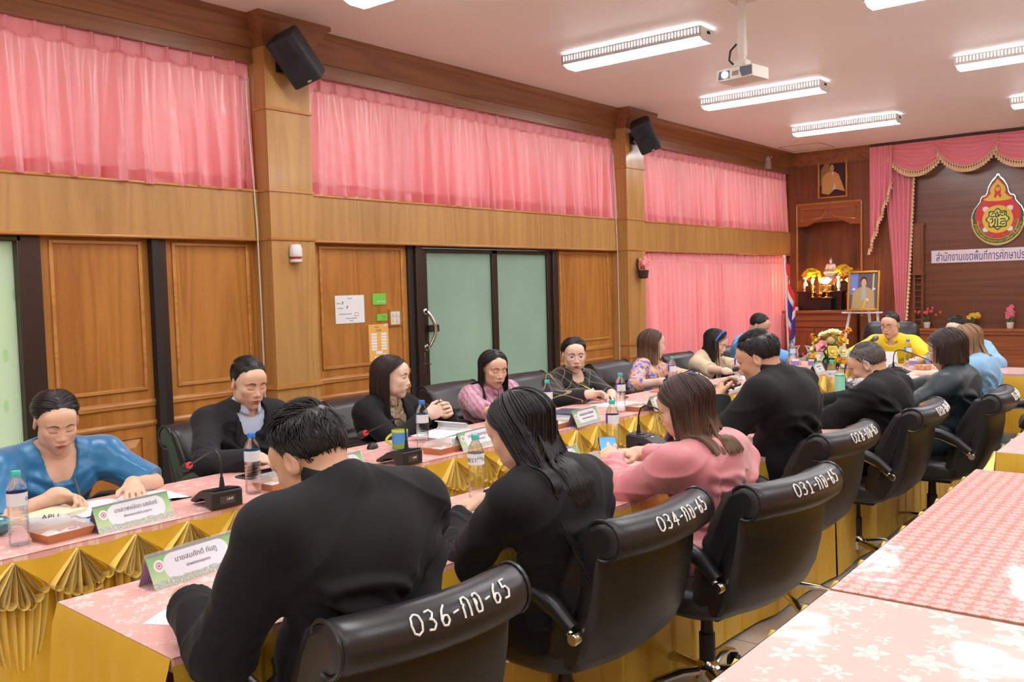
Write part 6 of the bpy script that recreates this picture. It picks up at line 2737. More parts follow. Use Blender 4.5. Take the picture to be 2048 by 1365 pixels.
def make_bottle(kind, cap_m, lab_m, lab2=None, words=None):
 r = thing('water_bottle', '', 'water bottle', group='drinking bottles on the tables')
 body, cap, lb, top = bottle_mesh(kind)
 put_mesh(body, 'bottle_body', r, Matrix.Identity(4))
 cap.build('cap', cap_m, r)
 o = lb.build('label_band', [lab_m, lab2 or lab_m], r)
 for i, p in enumerate(o.data.polygons):
  p.material_index = 1 if (i % 32) >= 18 else 0
 if words:
  for tx, a, sz, mt, zz in words:
   me, w = text_mesh(tx, sz, 'lettering', mt)
   co = [v.co.copy() for v in me.vertices]
   R_ = .0326
   for v, c in zip(me.vertices, co):
    an = c.x / R_
    v.co = (R_ * math.sin(an), -R_ * math.cos(an) + c.y * .2, c.z)
   put_mesh(me, 'lettering', o, Matrix.Translation((0, 0, zz)) @ Matrix.Rotation(a, 4, 'Z'))
 return r


bt = make_bottle('tall', M_TEALCAP, M_LABEL_PUR, M_LABEL_WHITE, [('น้ำดื่ม', 1.6, .016, M_INKBLUE, .152)])
bb_ = make_bottle('tall', M_BLUECAP, M_LABEL_BLUE, M_LABEL_WHITE, [('น้ำทิพย์', .2, .017, M_PAPER, .152)])
bn = make_bottle('tall', M_TEALCAP, M_LABEL_WHITE, M_LABEL_WHITE, [('BEST', -.75, .022, M_INK, .150), ('น้ำดื่ม', .35, .012, M_INK, .158), ('NU', 1.15, .022, M_INK, .150)])
br_ = make_bottle('round', M_TEALCAP, M_LABEL_PINK, None)
for proto, x, y, rz, lb in (
  (bt, -3.115, 1.275, .9, 'teal capped water bottle in front of the woman in blue satin'),
  (bb_, -3.09, 2.165, .9, 'blue capped water bottle beside the microphone of the young man in the dark suit'),
  (bn, -2.265, 2.585, .9, 'teal capped water bottle lettered BEST, in front of the long black haired woman'),
  (bb_, -3.21, 3.262, .9, 'blue capped water bottle next to the blue and lime mug'),
  (bt, -3.215, 4.33, 1.0, 'teal capped water bottle between the mauve blouse and the checked jacket'),
  (bt, -3.035, 4.86, 1.0, 'teal capped water bottle at the writing hand of the woman with spectacles'),
  (bt, -2.36, 3.70, 1.0, 'teal capped water bottle just beyond the phone of the woman in pink'),
  (bt, -3.36, 6.12, 1.0, 'teal capped water bottle in front of the woman in the floral dress'),
  (bt, -2.13, 4.22, 1.0, 'teal capped water bottle peeping out behind the brown hair of the woman in pink'),
  (br_, -2.045, 4.27, 1.0, 'squat bottle with magenta label beside the woman in pink'),
  (bt, -3.16, 6.85, 1.0, 'teal capped water bottle at the hands of the woman in cream'),
  (bn, -2.185, 6.22, 1.1, 'teal capped water bottle beside the mint green tumbler'),
  (bb_, -3.20, 8.08, 1.0, 'blue capped bottle on the head table left of the flowers'),
  (bb_, -2.30, 8.48, 1.0, 'blue capped bottle on the head table right of the white sign')):
 dup(proto, (x, y, TZ), rz, lb, 'drinking bottles on the tables')


def make_mic():
 """conference microphone; the speaker sits at +y, the stalk bends towards him"""
 r = thing('gooseneck_microphone', '', 'microphone', group='conference microphones')
 b = MB()
 b.prism([(-.085, .004), (-.085, .066), (-.075, .072), (.02, .060), (.095, .020), (.098, .010), (.06, .010), (.045, .026), (.01, .034), (-.02, .034), (-.035, .006)], -.062, .062, 'x')
 b.build('housing', M_MICBODY, r, bevel=.004)
 b = MB()
 b.add([(-.058, -.080, .0745), (.058, -.080, .0745), (.058, .015, .0637), (-.058, .015, .0637)], [(0, 1, 2, 3)])
 b.box((.0, -.03, .0705), (.05, .03, .004), M=Matrix.Rotation(-.115, 3, 'X'))
 b.build('control_panel', M_PLASTIC, r, angle=0)
 b = MB()
 b.box((.0, .028, .0585), (.016, .008, .004), M=Matrix.Rotation(-.40, 3, 'X'))
 b.build('talk_button', M_LABEL_WHITE, r)
 b = MB()
 b.bb((-.030, -.0862, .020), (.030, -.0848, .048))
 pl = b.build('badge', plain('badge_plate', S(82, 66, 66), .4), r, angle=0)
 me, w = text_mesh('UHF', .014, 'lettering', M_PAPER)
 put_mesh(me, 'lettering', pl, Matrix.Translation((.010, -.0868, .036)))
 b = MB()
 b.lathe([(.012, .066), (.010, .085), (.006, .115)], (0, -.045, 0), 12)
 P = [(0, -.045, .11), (0, -.043, .16), (0, -.032, .195), (0, -.005, .21), (0, .03, .205), (0, .10, .178), (0, .18, .145), (0, .225, .127)]
 # smooth the stalk
 Q = []
 for i in range(len(P) - 1):
  for q in (0, .5):
   a_, b2 = Vector(P[i]), Vector(P[i + 1])
   Q.append(a_.lerp(b2, q))
 Q.append(Vector(P[-1]))
 b.tube(Q, .0042, 8)
 b.build('gooseneck', M_PLASTIC, r)
 R = Matrix.Rotation(math.radians(112), 3, 'X')
 b = MB()
 b.lathe([(.0125, -.012), (.0135, -.010), (.0135, 0), (.0125, .002)], (0, .232, .124), 16, M=Matrix.Rotation(math.radians(-112), 3, 'X'))
 b.build('red_ring', M_RED, r)
 b = MB()
 b.lathe([(.012, -.004), (.0165, .006), (.0185, .022), (.0165, .036), (.010, .045), (.001, .048)], (0, .236, .1225), 16, M=Matrix.Rotation(math.radians(-112), 3, 'X'))
 b.build('windscreen', M_FOAM, r)
 return r


mic = make_mic()
for x, y, dg, lb in (
  (-3.04, 1.965, 173, 'gooseneck microphone between the woman in blue satin and the young man'),
  (-3.02, 2.915, 180, 'gooseneck microphone in front of the blue and lime mug'),
  (-2.985, 3.94, 185, 'gooseneck microphone mostly hidden behind the long black hair of the near woman'),
  (-2.90, 5.60, 168, 'gooseneck microphone pointing at the woman in the floral dress'),
  (-2.86, 6.75, 214, 'gooseneck microphone pointing at the woman in cream'),
  (-2.245, 3.83, 6, 'grey gooseneck microphone in front of the woman in pink'),
  (-2.12, 6.40, -20, 'gooseneck microphone behind the mint green tumbler'),
  (-2.16, 7.72, 10, 'gooseneck microphone with its head over the white papers near the fair haired woman'),
  (-2.86, 7.95, 160, 'gooseneck microphone below the flower arrangement bent towards the man in light blue')):
 dup(mic, (x, y, TZ), math.radians(dg - 90), lb, 'conference microphones')


def make_tray():
 r = thing('snack_tray', '', 'snack tray', group='kraft snack trays with clear lids')
 b = MB()
 a, c, h = .072, .052, .030
 o_ = .010
 vs = [(-a, -c, 0), (a, -c, 0), (a, c, 0), (-a, c, 0), (-a - o_, -c - o_, h), (a + o_, -c - o_, h), (a + o_, c + o_, h), (-a - o_, c + o_, h)]
 b.add(vs, [(3, 2, 1, 0), (0, 1, 5, 4), (1, 2, 6, 5), (2, 3, 7, 6), (3, 0, 4, 7)])
 b.build('tray', M_KRAFT, r, solid=.002, angle=0)
 b = MB()
 k = .66
 vs = [(-a - o_, -c - o_, h + .001), (a + o_, -c - o_, h + .001), (a + o_, c + o_, h + .001), (-a - o_, c + o_, h + .001),
    (-a * .86, -c * .82, h + .030), (a * .86, -c * .82, h + .030), (a * .86, c * .82, h + .030), (-a * .86, c * .82, h + .030)]
 b.add(vs, [(4, 5, 6, 7), (0, 1, 5, 4), (1, 2, 6, 5), (2, 3, 7, 6), (3, 0, 4, 7)])
 b.build('clear_lid', M_LID, r, solid=.0012, angle=0)
 return r


tr_ = make_tray()


def make_pack(m1, m2):
 r = thing('snack_packet', '', 'snack', group='snack packets in the trays')
 b = MB()

 def P(u, v):
  x = (u - .5) * .062
  y_ = (v - .5) * .052
  e = max(0, 1 - (2 * abs(u - .5)) ** 3) * max(0, 1 - (2 * abs(v - .5)) ** 3)
  return (x, y_, .012 + .012 * e + .002 * n1(u * 6 + v * 9, 3))
 b.grid(P, 10, 9)
 b.grid(lambda u, v: (P(u, v)[0], P(u, v)[1], .012 - .010 * max(0, 1 - (2 * abs(u - .5)) ** 3) * max(0, 1 - (2 * abs(v - .5)) ** 3)), 10, 9)
 b.build('wrapper', m1, r, angle=60)
 b = MB()
 b.grid(lambda u, v: (P(.25 + u * .5, .2 + v * .3)[0], P(.25 + u * .5, .2 + v * .3)[1], P(.25 + u * .5, .2 + v * .3)[2] + .0008), 5, 4)
 b.build('printed_patch', m2, r)
 return r


pk1 = make_pack(plain('white_wrapper', S(232, 230, 224), .35), plain('pale_print', S(206, 210, 200), .4))
pk2 = make_pack(plain('white_red_wrapper', S(236, 226, 224), .35), plain('red_print', S(206, 70, 84), .4))
for x, y, dg, lb, who in (
  (-3.09, 1.40, 4, 'snack tray in front of the woman in blue satin', 'before the woman in blue satin'),
  (-3.10, 2.29, 4, 'snack tray beside the blue capped bottle of the young man', 'of the young man in the dark suit'),
  (-3.06, 3.30 - .06, 4, 'snack tray with a folded white tissue, right of the blue and lime mug', 'beside the blue and lime mug'),
  (-3.03, 4.17, 5, 'snack tray just left of the name stand before the checked jacket', 'beside the checked jacket'),
  (-2.98, 4.98, 5, 'snack tray beside the name stand of the woman in the floral dress', 'before the floral dress'),
  (-2.20, 3.32, 5, 'snack tray beyond the phone of the woman in pink', 'before the woman in pink'),
  (-2.43, 1.74, 5, 'kraft snack tray just showing behind the arm of the nearest man', 'of the nearest man')):
 dup(tr_, (x, y, TZ), math.radians(dg + 90), lb, 'kraft snack trays with clear lids')
 for pr, ox, oy, nm in ((pk1, -.005, -.034, 'white wrapped snack'), (pk2, .004, .034, 'red and white wrapped snack')):
  dup(pr, (x + ox, y + oy, TZ + .003), math.radians(dg + 90 + RND.uniform(-12, 12)), nm + ' in the tray ' + who, 'snack packets in the trays')


def sheet(name, label, cat, x, y, w, h, rz, mat, z=TZ, n=1, thick=.0008, curl=0.0, group=None, lines=0):
 """a sheet or a stack of sheets lying flat"""
 r = thing(name, label, cat, (x, y, z), math.radians(rz), group)
 b = MB()

 def P(u, v, dz=0.0):
  return ((u - .5) * w, (v - .5) * h, thick + dz + curl * (max(0, u - .6) / .4) ** 2)
 b.grid(lambda u, v: P(u, v), 12, 6)
 b.grid(lambda u, v: P(u, v, -thick), 12, 6)
 for vv in (0, 1):
  b.grid(lambda u, v: P(u, vv, -thick * (1 - v)), 12, 2)
 for uu in (0, 1):
  b.grid(lambda u, v: P(uu, u, -thick * (1 - v)), 6, 2)
 o = b.build('page' if thick < .004 else 'pages', mat, r, angle=30)
 if lines:
  q = MB()
  for i in range(lines):
   y0 = h * (.38 - .76 * i / max(1, lines - 1))
   q.add([(-w * .38, y0, thick + .0006), (w * (.38 - .2 * RND.random()), y0, thick + .0006), (w * .3, y0 + .0025, thick + .0006), (-w * .38, y0 + .0025, thick + .0006)], [(0, 1, 2, 3)])
  q.build('printed_lines', plain('grey_print', S(170, 170, 176), .8), o, angle=0)
 return r


t = NT('photo_brochure')
n = t.noise(t.coord(), 34.0, 3.0)
t.bs(Base_Color=t.ramp(n, [(.38, S(40, 90, 170)), (.46, S(90, 150, 210)), (.53, S(226, 230, 228)), (.6, S(150, 110, 90)), (.68, S(60, 80, 60))]), Roughness=.25)
M_BROCH = t.m
t = NT('green_folder_print')
n = t.noise(t.coord(), 14.0, 3.0)
t.bs(Base_Color=t.ramp(n, [(.40, S(28, 128, 84)), (.52, S(70, 196, 96)), (.60, S(96, 206, 110)), (.68, S(214, 160, 80))]), Roughness=.2)
M_GREENP = t.m

# before the woman in blue satin
bk = thing('open_notebook', 'open white notebook under the hands of the woman in blue satin', 'notebook', (-3.37, 1.78, TZ), math.radians(-4))
for sd in (-1, 1):
 b = MB()
 b.grid(lambda u, v: ((v - .5) * .21, sd * (u * .205 + .002), .004 + .012 * math.sin(PI * min(1, u * 1.15)) ** .7 * (1 - .5 * u)), 12, 5)
 b.grid(lambda u, v: ((v - .5) * .21, sd * (u * .205 + .002), .001), 12, 5)
 b.build('page_block', M_PAPER, bk)
b = MB()
b.bb((-.11, -.215, -.0005), (.11, .215, .001))
b.build('cover', M_DARKGREY, bk, angle=0)
sheet('photo_brochure', 'glossy brochure with blue photographs under the notebook of the woman in blue satin', 'brochure', -3.19, 1.60, .21, .28, -6, M_BROCH, thick=.001)
dk = thing('diary', 'cream paged diary with dark cover at the right elbow of the woman in blue satin', 'diary', (-3.40, 1.50, TZ), math.radians(18))
b = MB()
b.bb((-.075, -.105, .003), (.075, .105, .019))
b.build('page_block', M_CREAMP, dk, angle=0)
b = MB()
b.bb((-.08, -.11, 0), (.08, .11, .003))
b.build('cover', M_DARKGREY, dk, angle=0)
pc = thing('pencil_case', 'grey printed pouch lying behind the snack tray of the woman in blue satin', 'pouch', (-3.235, 1.42, TZ), math.radians(60))
b = MB()
b.grid(lambda u, v: ((u - .5) * .16, .028 * math.cos(2 * PI * v) * (1 - abs(2 * u - 1) ** 6), .024 + .024 * math.sin(2 * PI * v) * (1 - abs(2 * u - 1) ** 6)), 12, 14, cv=True)
o = b.build('pouch', plain('grey_pouch', S(196, 192, 194), .6), pc)
me, w = text_mesh('APU', .03, 'lettering', M_INK)
put_mesh(me, 'lettering', o, Matrix.Translation((.01, -.012, .046)) @ Matrix.Rotation(-.9, 4, 'X'))
cp = thing('snack_packet', 'crumpled teal and silver packet behind the leftmost bottle', 'snack', (-3.30, 1.29, TZ), .5, 'snack packets in the trays')
b = MB()
b.grid(lambda u, v: (.035 * math.sin(PI * v) * math.cos(2 * PI * u) + .006 * n1(u * 9 + v * 7, 2), .03 * math.sin(PI * v) * math.sin(2 * PI * u) + .006 * n1(u * 8 - v * 6, 5), .034 - .032 * math.cos(PI * v)), 14, 9, cu=True)
b.build('wrapper', plain('teal_foil', S(86, 130, 140), .3, .5), cp)


def pen(label, P0, P1, m, m2=None, r=.0045):
 o = thing('pen', label, 'pen', tuple(P0))
 d = Vector(P1) - Vector(P0)
 b = MB()
 b.tube([(0, 0, 0), tuple(d * .06), tuple(d * .12), tuple(d * .95), tuple(d)], [r * .2, r * .6, r, r, r * .8], 8)
 b.build('barrel', m, o)
 if m2:
  b = MB()
  b.tube([tuple(d * .93 + Vector((0, 0, .001))), tuple(d * 1.02)], r * 1.15, 8)
  b.build('pen_cap', m2, o)
 return o


def pen_in_hand(label, who, key, m, m2=None, L=.14):
 A = PEOPLE[who].arms[key]
 tip = (A['tip0'] + A['thumb']) / 2
 up = norm(-A['pn'] * .75 - A['fd'] * .55)
 p0 = tip - up * .035
 p0[2] = max(p0[2], TZ + .004)
 pen(label, tuple(p0), tuple(p0 + up * L), m, m2)


pen_in_hand('dark pen held by the woman in blue satin', 'blue', 'R', M_DARKGREY)
pen_in_hand('lilac pen held by the woman with spectacles', 'glasses', 'R', plain('lilac_pen', S(176, 160, 214), .4), M_PAPER)
pen_in_hand('pale blue pen held by the fair haired woman', 'blond', 'L', plain('pale_blue_pen', S(150, 200, 226), .4), M_PAPER)

# young man: a dark tablet
tb = thing('tablet', 'black tablet lying by the hands of the young man in the dark suit', 'tablet', (-3.36, 2.42, TZ), math.radians(6))
b = MB()
b.bb((-.075, -.11, 0), (.075, .11, .009))
b.build('casing', M_DARKGREY, tb, bevel=.004)
b = MB()
b.bb((-.068, -.102, .0088), (.068, .102, .0096))
b.build('screen', M_SCREENBLK, tb, angle=0)

# mug, documents and mouse
mg = thing('mug', 'blue mug with lime green rim and handle before the long haired woman', 'mug', (-3.31, 3.20, TZ), math.radians(-30))
b = MB()
b.lathe([(.001, .002), (.036, .001), (.040, .006), (.041, .090), (.037, .090), (.036, .012), (.001, .010)], n=28, cap=False)
t = NT('spotted_blue_glaze')
vo = t.n('TexVoronoi')
t.put(vo.inputs['Vector'], t.coord())
vo.inputs['Scale'].default_value = 34.0
dots = t.math('LESS_THAN', vo.outputs['Distance'], .22)
hillz = t.n('SeparateXYZ')
t.put(hillz.inputs[0], t.coord())
low = t.math('LESS_THAN', t.math('ADD', hillz.outputs[2], t.math('MULTIPLY', t.noise(t.coord(), 30.0), .03)), .045)
t.bs(Base_Color=t.mix(low, t.mix(dots, S(70, 150, 214), S(206, 214, 90)), S(120, 176, 70)), Roughness=.2)
b.build('cup', t.m, mg)
M_LIME = plain('lime_glaze', S(196, 214, 70), .25)
b = MB()
b.lathe([(.0415, .086), (.0420, .096), (.036, .097), (.0365, .086)], n=28, cap=False)
b.build('rim', M_LIME, mg)
b = MB()
b.tube([(0, -.040 - .030 * math.sin(PI * k / 10), .078 - .056 * k / 10) for k in range(11)], .0065, 8)
b.build('handle', M_LIME, mg)
sheet('document_stack', 'thick stack of loose white documents before the long haired woman', 'documents', -3.33, 3.60, .22, .30, 8, M_PAPER, thick=.022)
ro = thing('document', 'rolled over white document lying on top of the stack before the long haired woman', 'document', (-3.35, 3.56, TZ + .0225), math.radians(4))
b = MB()
b.grid(lambda u, v: ((v - .5) * .21, (u - .5) * .30 if u < .72 else .066 + .022 * math.sin((u - .72) / .28 * 3.6), .002 + .012 * u if u < .72 else .0106 + .022 * (1 - math.cos((u - .72) / .28 * 3.6))), 30, 5)
b.build('page', M_PAPER, ro, angle=180, solid=.0006)
sheet('binder', 'dark binder under the white documents near the long haired woman', 'binder', -3.19, 3.62, .10, .30, 8, M_DARKGREY, thick=.016)
sheet('green_folder', 'green printed folder behind the name stand of the long haired woman', 'folder', -3.26, 3.90, .22, .30, 10, M_GREENP, thick=.002)
ms = thing('computer_mouse', 'black computer mouse with a cable behind the blue and lime mug', 'mouse', (-3.45, 3.14, TZ), .6)
b = MB()
b.grid(lambda u, v: (.028 * math.sin(PI * v / 2) * math.cos(2 * PI * u), .05 * math.sin(PI * v / 2) * math.sin(2 * PI * u), .030 * math.cos(PI * v / 2)), 18, 8, cu=True)
b.build('shell', M_PLASTIC, ms)
b = MB()
b.tube([(0, .05, .006), (-.02, .10, .004), (-.10, .10, .004), (-.16, .02, .004), (-.18, -.15, .004), (-.22, -.30, .004)], .0022, 6)
b.build('cable', M_PLASTIC, ms)

# woman with spectacles
sheet('notebook', 'dark blue notebook near the arm of the woman in the checked jacket', 'notebook', -3.26, 4.62, .17, .24, 20, plain('slate_blue_cover', S(58, 74, 92), .5), thick=.014, z=TZ + .006)
sheet('folder', 'purple folder under the dark blue notebook of the woman in the checked jacket', 'folder', -3.30, 4.60, .22, .31, 8, M_PURPLE, thick=.005)
sheet('folder', 'mint green folder in front of the dark blue notebook', 'folder', -3.14, 4.46, .14, .26, 4, plain('mint_cover', S(120, 204, 170), .5), thick=.005)
sheet('writing_pad', 'white writing pad under the pen of the woman with spectacles', 'writing pad', -3.24, 5.14, .21, .30, -8, M_PAPER, thick=.006)
sheet('mobile_phone', 'black phone beyond the writing pad of the woman with spectacles', 'phone', -3.38, 5.42, .075, .15, 20, M_SCREENBLK, thick=.008)
sheet('folder', 'orange red folder at the elbow of the woman in the floral dress', 'folder', -3.36, 5.96, .10, .22, 6, plain('orange_red_cover', S(226, 110, 70), .5), thick=.006)
sheet('writing_pad', 'dark grey pad under the arm of the woman in cream', 'writing pad', -3.13, 6.30, .20, .28, 0, M_DARKGREY, thick=.008)
sheet('document', 'white document read by the woman in cream', 'document', -3.24, 7.05, .21, .28, 5, M_PAPER, thick=.002, lines=8)
sheet('document_stack', 'white papers under the hands of the man in light blue', 'documents', -3.22, 7.70, .22, .30, 5, M_PAPER, thick=.012)
mg2 = thing('cup', 'white cup with a faint grey pattern before the woman in cream', 'cup', (-2.985, 6.40, TZ), math.radians(200))
b = MB()
b.lathe([(.001, .002), (.030, .001), (.034, .008), (.040, .085), (.0375, .085), (.031, .01), (.001, .008)], n=24, cap=False)
b.build('cup_body', plain('white_china', S(232, 226, 222), .2), mg2)
b = MB()
b.tube([(0, .036 + .026 * math.sin(PI * k / 10), .072 - .05 * k / 10) for k in range(11)], .005, 8)
b.build('handle', plain('white_china_handle', S(232, 226, 222), .2), mg2)

# near row
sheet('green_folder', 'green printed folder under the white pad of the woman with long black hair', 'folder', -2.10, 2.22, .23, .32, 4, M_GREENP, thick=.004)
sheet('writing_pad', 'white pad with dark edges before the woman with long black hair', 'writing pad', -2.11, 2.34, .20, .24, 12, M_PAPER, z=TZ + .0045, thick=.006)
tq = sheet('file_sleeve', 'clear plastic sleeve at the elbow of the woman with long black hair', 'plastic sleeve', -1.955, 2.13, .10, .24, 4, M_LID, thick=.004)
sheet('green_folder', 'green printed folder below the phone of the woman in pink', 'folder', -2.07, 3.10, .22, .26, 6, M_GREENP, thick=.004)
sheet('writing_pad', 'dark grey pad with rounded corner at the elbow of the woman in pink', 'writing pad', -1.88, 2.90, .15, .26, 4, M_DARKGREY, thick=.012)
sheet('document', 'white paper over the purple folder at the hand of the nearest man', 'document', -2.07, 1.50, .19, .22, 10, M_PAPER, thick=.002, z=TZ + .0045)
sheet('folder', 'purple folder under the arm of the nearest man', 'folder', -2.06, 1.44, .20, .25, 6, M_PURPLE, thick=.004)
sheet('document', 'white corner of paper sticking out left of the sleeve of the nearest man', 'document', -2.06, 1.20, .12, .10, 30, M_PAPER, thick=.001)
# phone in the hand of the woman in pink
A = PEOPLE['pink'].arms['L']
ph = thing('mobile_phone', 'mobile phone with a lit blue screen in the hand of the woman in pink', 'phone', tuple(A['wr'] + A['fd'] * .085 + A['pn'] * .030))
b = MB()
xa = norm(V3(-.42, .42, .80))
na = norm(V3(.62, -.55, .62))
ya = np.cross(na, xa)
na = np.cross(xa, ya)
Rp = Matrix(np.stack([ya, xa, na]).T.tolist())
b.box((0, 0, 0), (.076, .160, .009), M=Rp)
b.build('casing', M_SCREENBLK, ph, bevel=.004)
t = NT('phone_screen')
sx = t.n('SeparateXYZ')
t.put(sx.inputs[0], t.coord('UV'))
c = t.ramp(sx.outputs[1], [(0.0, S(150, 196, 240)), (.52, S(140, 190, 240)), (.54, S(90, 190, 150)), (.62, S(90, 190, 150)), (.64, S(96, 150, 230)), (1.0, S(80, 140, 226))])
d2 = t.math('LESS_THAN', t.math('ADD', t.math('MULTIPLY', t.math('ABSOLUTE', t.math('SUBTRACT', sx.outputs[0], .5)), .8), t.math('ABSOLUTE', t.math('SUBTRACT', sx.outputs[1], .78))), .10)
c = t.mix(d2, c, S(214, 170, 130))
t.bs(Base_Color=c, Roughness=.1, Emission_Color=c, Emission_Strength=.7)
b = MB()
b.add([Rp @ Vector(p) for p in ((-.035, -.076, .0049), (.035, -.076, .0049), (.035, .076, .0049), (-.035, .076, .0049))], [(0, 1, 2, 3)])
o = b.build('screen', t.m, ph, angle=0)
uv = o.data.uv_layers.new(name='UVMap')
for i, q in enumerate(((0, 0), (1, 0), (1, 1), (0, 1))):
 uv.data[i].uv = q
# phone at the mouth of the man in black
A = PEOPLE['m3'].arms['L']
pq = thing('mobile_phone', 'black phone held at the mouth by the man in black with thick hair', 'phone', tuple(A['wr'] + A['fd'] * .07 + A['pn'] * .032))
b = MB()
b.box((0, 0, 0), (.15, .075, .008), M=Matrix.Rotation(.4, 3, 'Z') @ Matrix.Rotation(-.35, 3, 'Y'))
b.build('casing', M_SCREENBLK, pq, bevel=.003)
# papers held up between the man in black and the man in the mask
rd = thing('held_document', 'white printed document standing open before the man in the face mask, blue curled corner', 'document', (-1.90, 4.86, TZ), math.radians(20))
b = MB()
b.grid(lambda u, v: ((u - .5) * .21, -.02 + .03 * math.sin(PI * u), .004 + v * .26), 10, 8)
o = b.build('page', M_PAPER, rd, angle=180, solid=.0008)
b = MB()
b.grid(lambda u, v: (.02 + u * .085, -.035 + .03 * math.sin(PI * v) + .01 * u, .004 + .075 * v), 8, 8)
b.build('blue_cover', plain('royal_blue_cover', S(40, 76, 170), .4), rd, angle=180, solid=.001)
tm = thing('tumbler', 'mint green tumbler beside the man in the face mask', 'tumbler', (-2.06, 6.02, TZ))
b = MB()
b.lathe([(.001, .001), (.029, .001), (.031, .006), (.033, .165), (.031, .172), (.001, .172)], n=26)
b.build('tumbler_body', plain('mint_enamel', S(134, 206, 180), .35), tm)
b = MB()
b.lathe([(.0335, .160), (.0335, .164)], n=26, cap=False)
b.build('lid_seam', M_GREYMETAL, tm)
sheet('document_stack', 'white papers under the left hand of the man in the face mask', 'documents', -1.97, 5.86, .19, .24, 8, M_PAPER, thick=.006)
pen('yellow pencil on the papers of the man in the face mask', (-1.95, 5.52, TZ + .006), (-2.05, 5.66, TZ + .006), plain('yellow_pencil', S(226, 190, 60), .5))
sheet('file', 'thick green edged file under the writing hand of the fair haired woman', 'file', -1.80, 6.95, .24, .33, 4, M_GREEN, thick=.022)
sheet('document', 'white page lying on the green file of the fair haired woman', 'document', -1.80, 6.95, .22, .31, 4, M_PAPER, z=TZ + .0226, thick=.002)
sheet('document', 'white paper on the table beyond the green file', 'document', -1.96, 7.45, .21, .30, 8, M_PAPER, thick=.003)
sheet('clipboard', 'dark clipboard at the left of the green file', 'clipboard', -2.06, 7.15, .12, .24, 4, M_DARKGREY, thick=.006)

# head table
sg = thing('desk_sign', 'white desk sign with a dark blue Thai numeral on the head table', 'sign', (-2.54, 8.22, TZ), 0)
b = MB()
b.prism([(-.045, 0), (.045, 0), (0, .155)], -.22, .22, 'x')
o = b.build('folded_board', plain('white_board', S(240, 238, 242), .5), sg, angle=0)
me, w = text_mesh('๔', .15, 'lettering', M_INKBLUE)
put_mesh(me, 'lettering', o, Matrix.Translation((.11, -.0335, .050)) @ Matrix.Rotation(-math.atan2(.045, .155), 4, 'X'))
hm = thing('hand_microphone', 'hand microphone on a short desk stand held before the man in yellow', 'microphone', (-2.76, 8.62, TZ), 0)
b = MB()
b.lathe([(.05, 0), (.05, .01), (.012, .016), (.006, .03), (.006, .14)], n=18)
b.build('desk_stand', M_PLASTIC, hm)
d = Vector((.16, .06, .12)).normalized()
R = d.to_track_quat('Z', 'Y').to_matrix()
b = MB()
b.lathe([(.009, -.06), (.012, -.05), (.017, .10), (.018, .115)], (.02, .0, .16), 16, M=R)
b.build('handle', M_MICBODY, hm)
b = MB()
b.lathe([(.018, .114), (.0245, .124), (.0255, .142), (.021, .160), (.001, .170)], (.02, .0, .16), 18, M=R)
b.build('grille', plain('grey_wire_mesh', S(120, 120, 122), .45, .7), hm)


def make_carton():
 r = thing('juice_carton', '', 'carton', group='small cartons on the head table')
 b = MB()
 b.bb((-.03, -.02, 0), (.03, .02, .085))
 b.build('box', M_LABEL_WHITE, r, bevel=.002)
 b = MB()
 b.bb((-.0305, -.0205, .03), (.0305, .0205, .07))
 b.build('printed_band', plain('violet_print', S(150, 130, 190), .5), r, angle=0)
 b = MB()
 b.tube([(.012, 0, .085), (.013, 0, .12)], .003, 6)
 b.build('straw', M_RED, r)
 return r


ct = make_carton()
for x, y, dg, lb in ((-3.13, 7.98, 15, 'small juice carton at the left of the flower arrangement'), (-2.99, 8.02, -10, 'juice carton with a red straw between the flowers and the blue capped bottle'), (-2.22, 8.34, 10, 'juice carton right of the white desk sign')):
 dup(ct, (x, y, TZ), math.radians(dg), lb, 'small cartons on the head table')


def make_basket():
 r = thing('sweet_basket', '', 'basket', group='small pierced baskets with sweets')
 b = MB()
 b.lathe([(.055, 0), (.062, .004), (.070, .040), (.073, .042), (.068, .040), (.060, .006), (.001, .005)], n=24, cap=False)
 t_ = M_BASKET
 b.build('basket_bowl', t_, r)
 return r


t = NT('pierced_basket')
vo = t.n('TexVoronoi')
t.put(vo.inputs['Vector'], t.coord())
vo.inputs['Scale'].default_value = 70.0
vo.inputs['Randomness'].default_value = .1
t.bs(Base_Color=t.mix(t.math('LESS_THAN', vo.outputs['Distance'], .33), S(222, 176, 128), S(110, 66, 40)), Roughness=.6)
M_BASKET = t.m
bs = make_basket()
sw = make_pack(plain('cream_wrapper', S(240, 222, 206), .35), plain('pink_print', S(226, 90, 120), .4))
for x, y, lb, who in ((-2.86, 7.30, 'small pierced basket of sweets left of the name stand below the flowers', 'left of the flowers'), (-2.12, 8.28, 'small pierced basket of sweets near the white desk sign', 'near the white desk sign')):
 dup(bs, (x, y, TZ), 0, lb, 'small pierced baskets with sweets')
 for k, (ox, oy) in enumerate(((-.02, .015), (.022, -.012))):
  dup(sw, (x + ox, y + oy, TZ + .006 + .014 * k), .7 + 1.2 * k, ('lower' if k == 0 else 'upper') + ' pink and cream sweet packet in the basket ' + who, 'sweet packets in the baskets')
tp = thing('teacup', 'lidded white china teacup on a saucer at the right of the head table', 'teacup', (-1.74, 8.50, TZ), .4)
CHINA = plain('fine_white_china', S(238, 234, 232), .15)
b = MB()
b.lathe([(.001, .004), (.035, .002), (.065, .012), (.068, .014), (.035, .006), (.001, .006)], n=28, cap=False)
b.build('saucer', CHINA, tp)
b = MB()
b.lathe([(.022, .008), (.036, .014), (.046, .045), (.048, .070), (.045, .070), (.030, .016), (.001, .012)], n=28, cap=False)
b.build('cup_body', CHINA, tp)
b = MB()
b.lathe([(.050, .070), (.046, .078), (.028, .092), (.008, .098), (.007, .106), (.011, .112), (.007, .120), (.001, .122)], n=28)
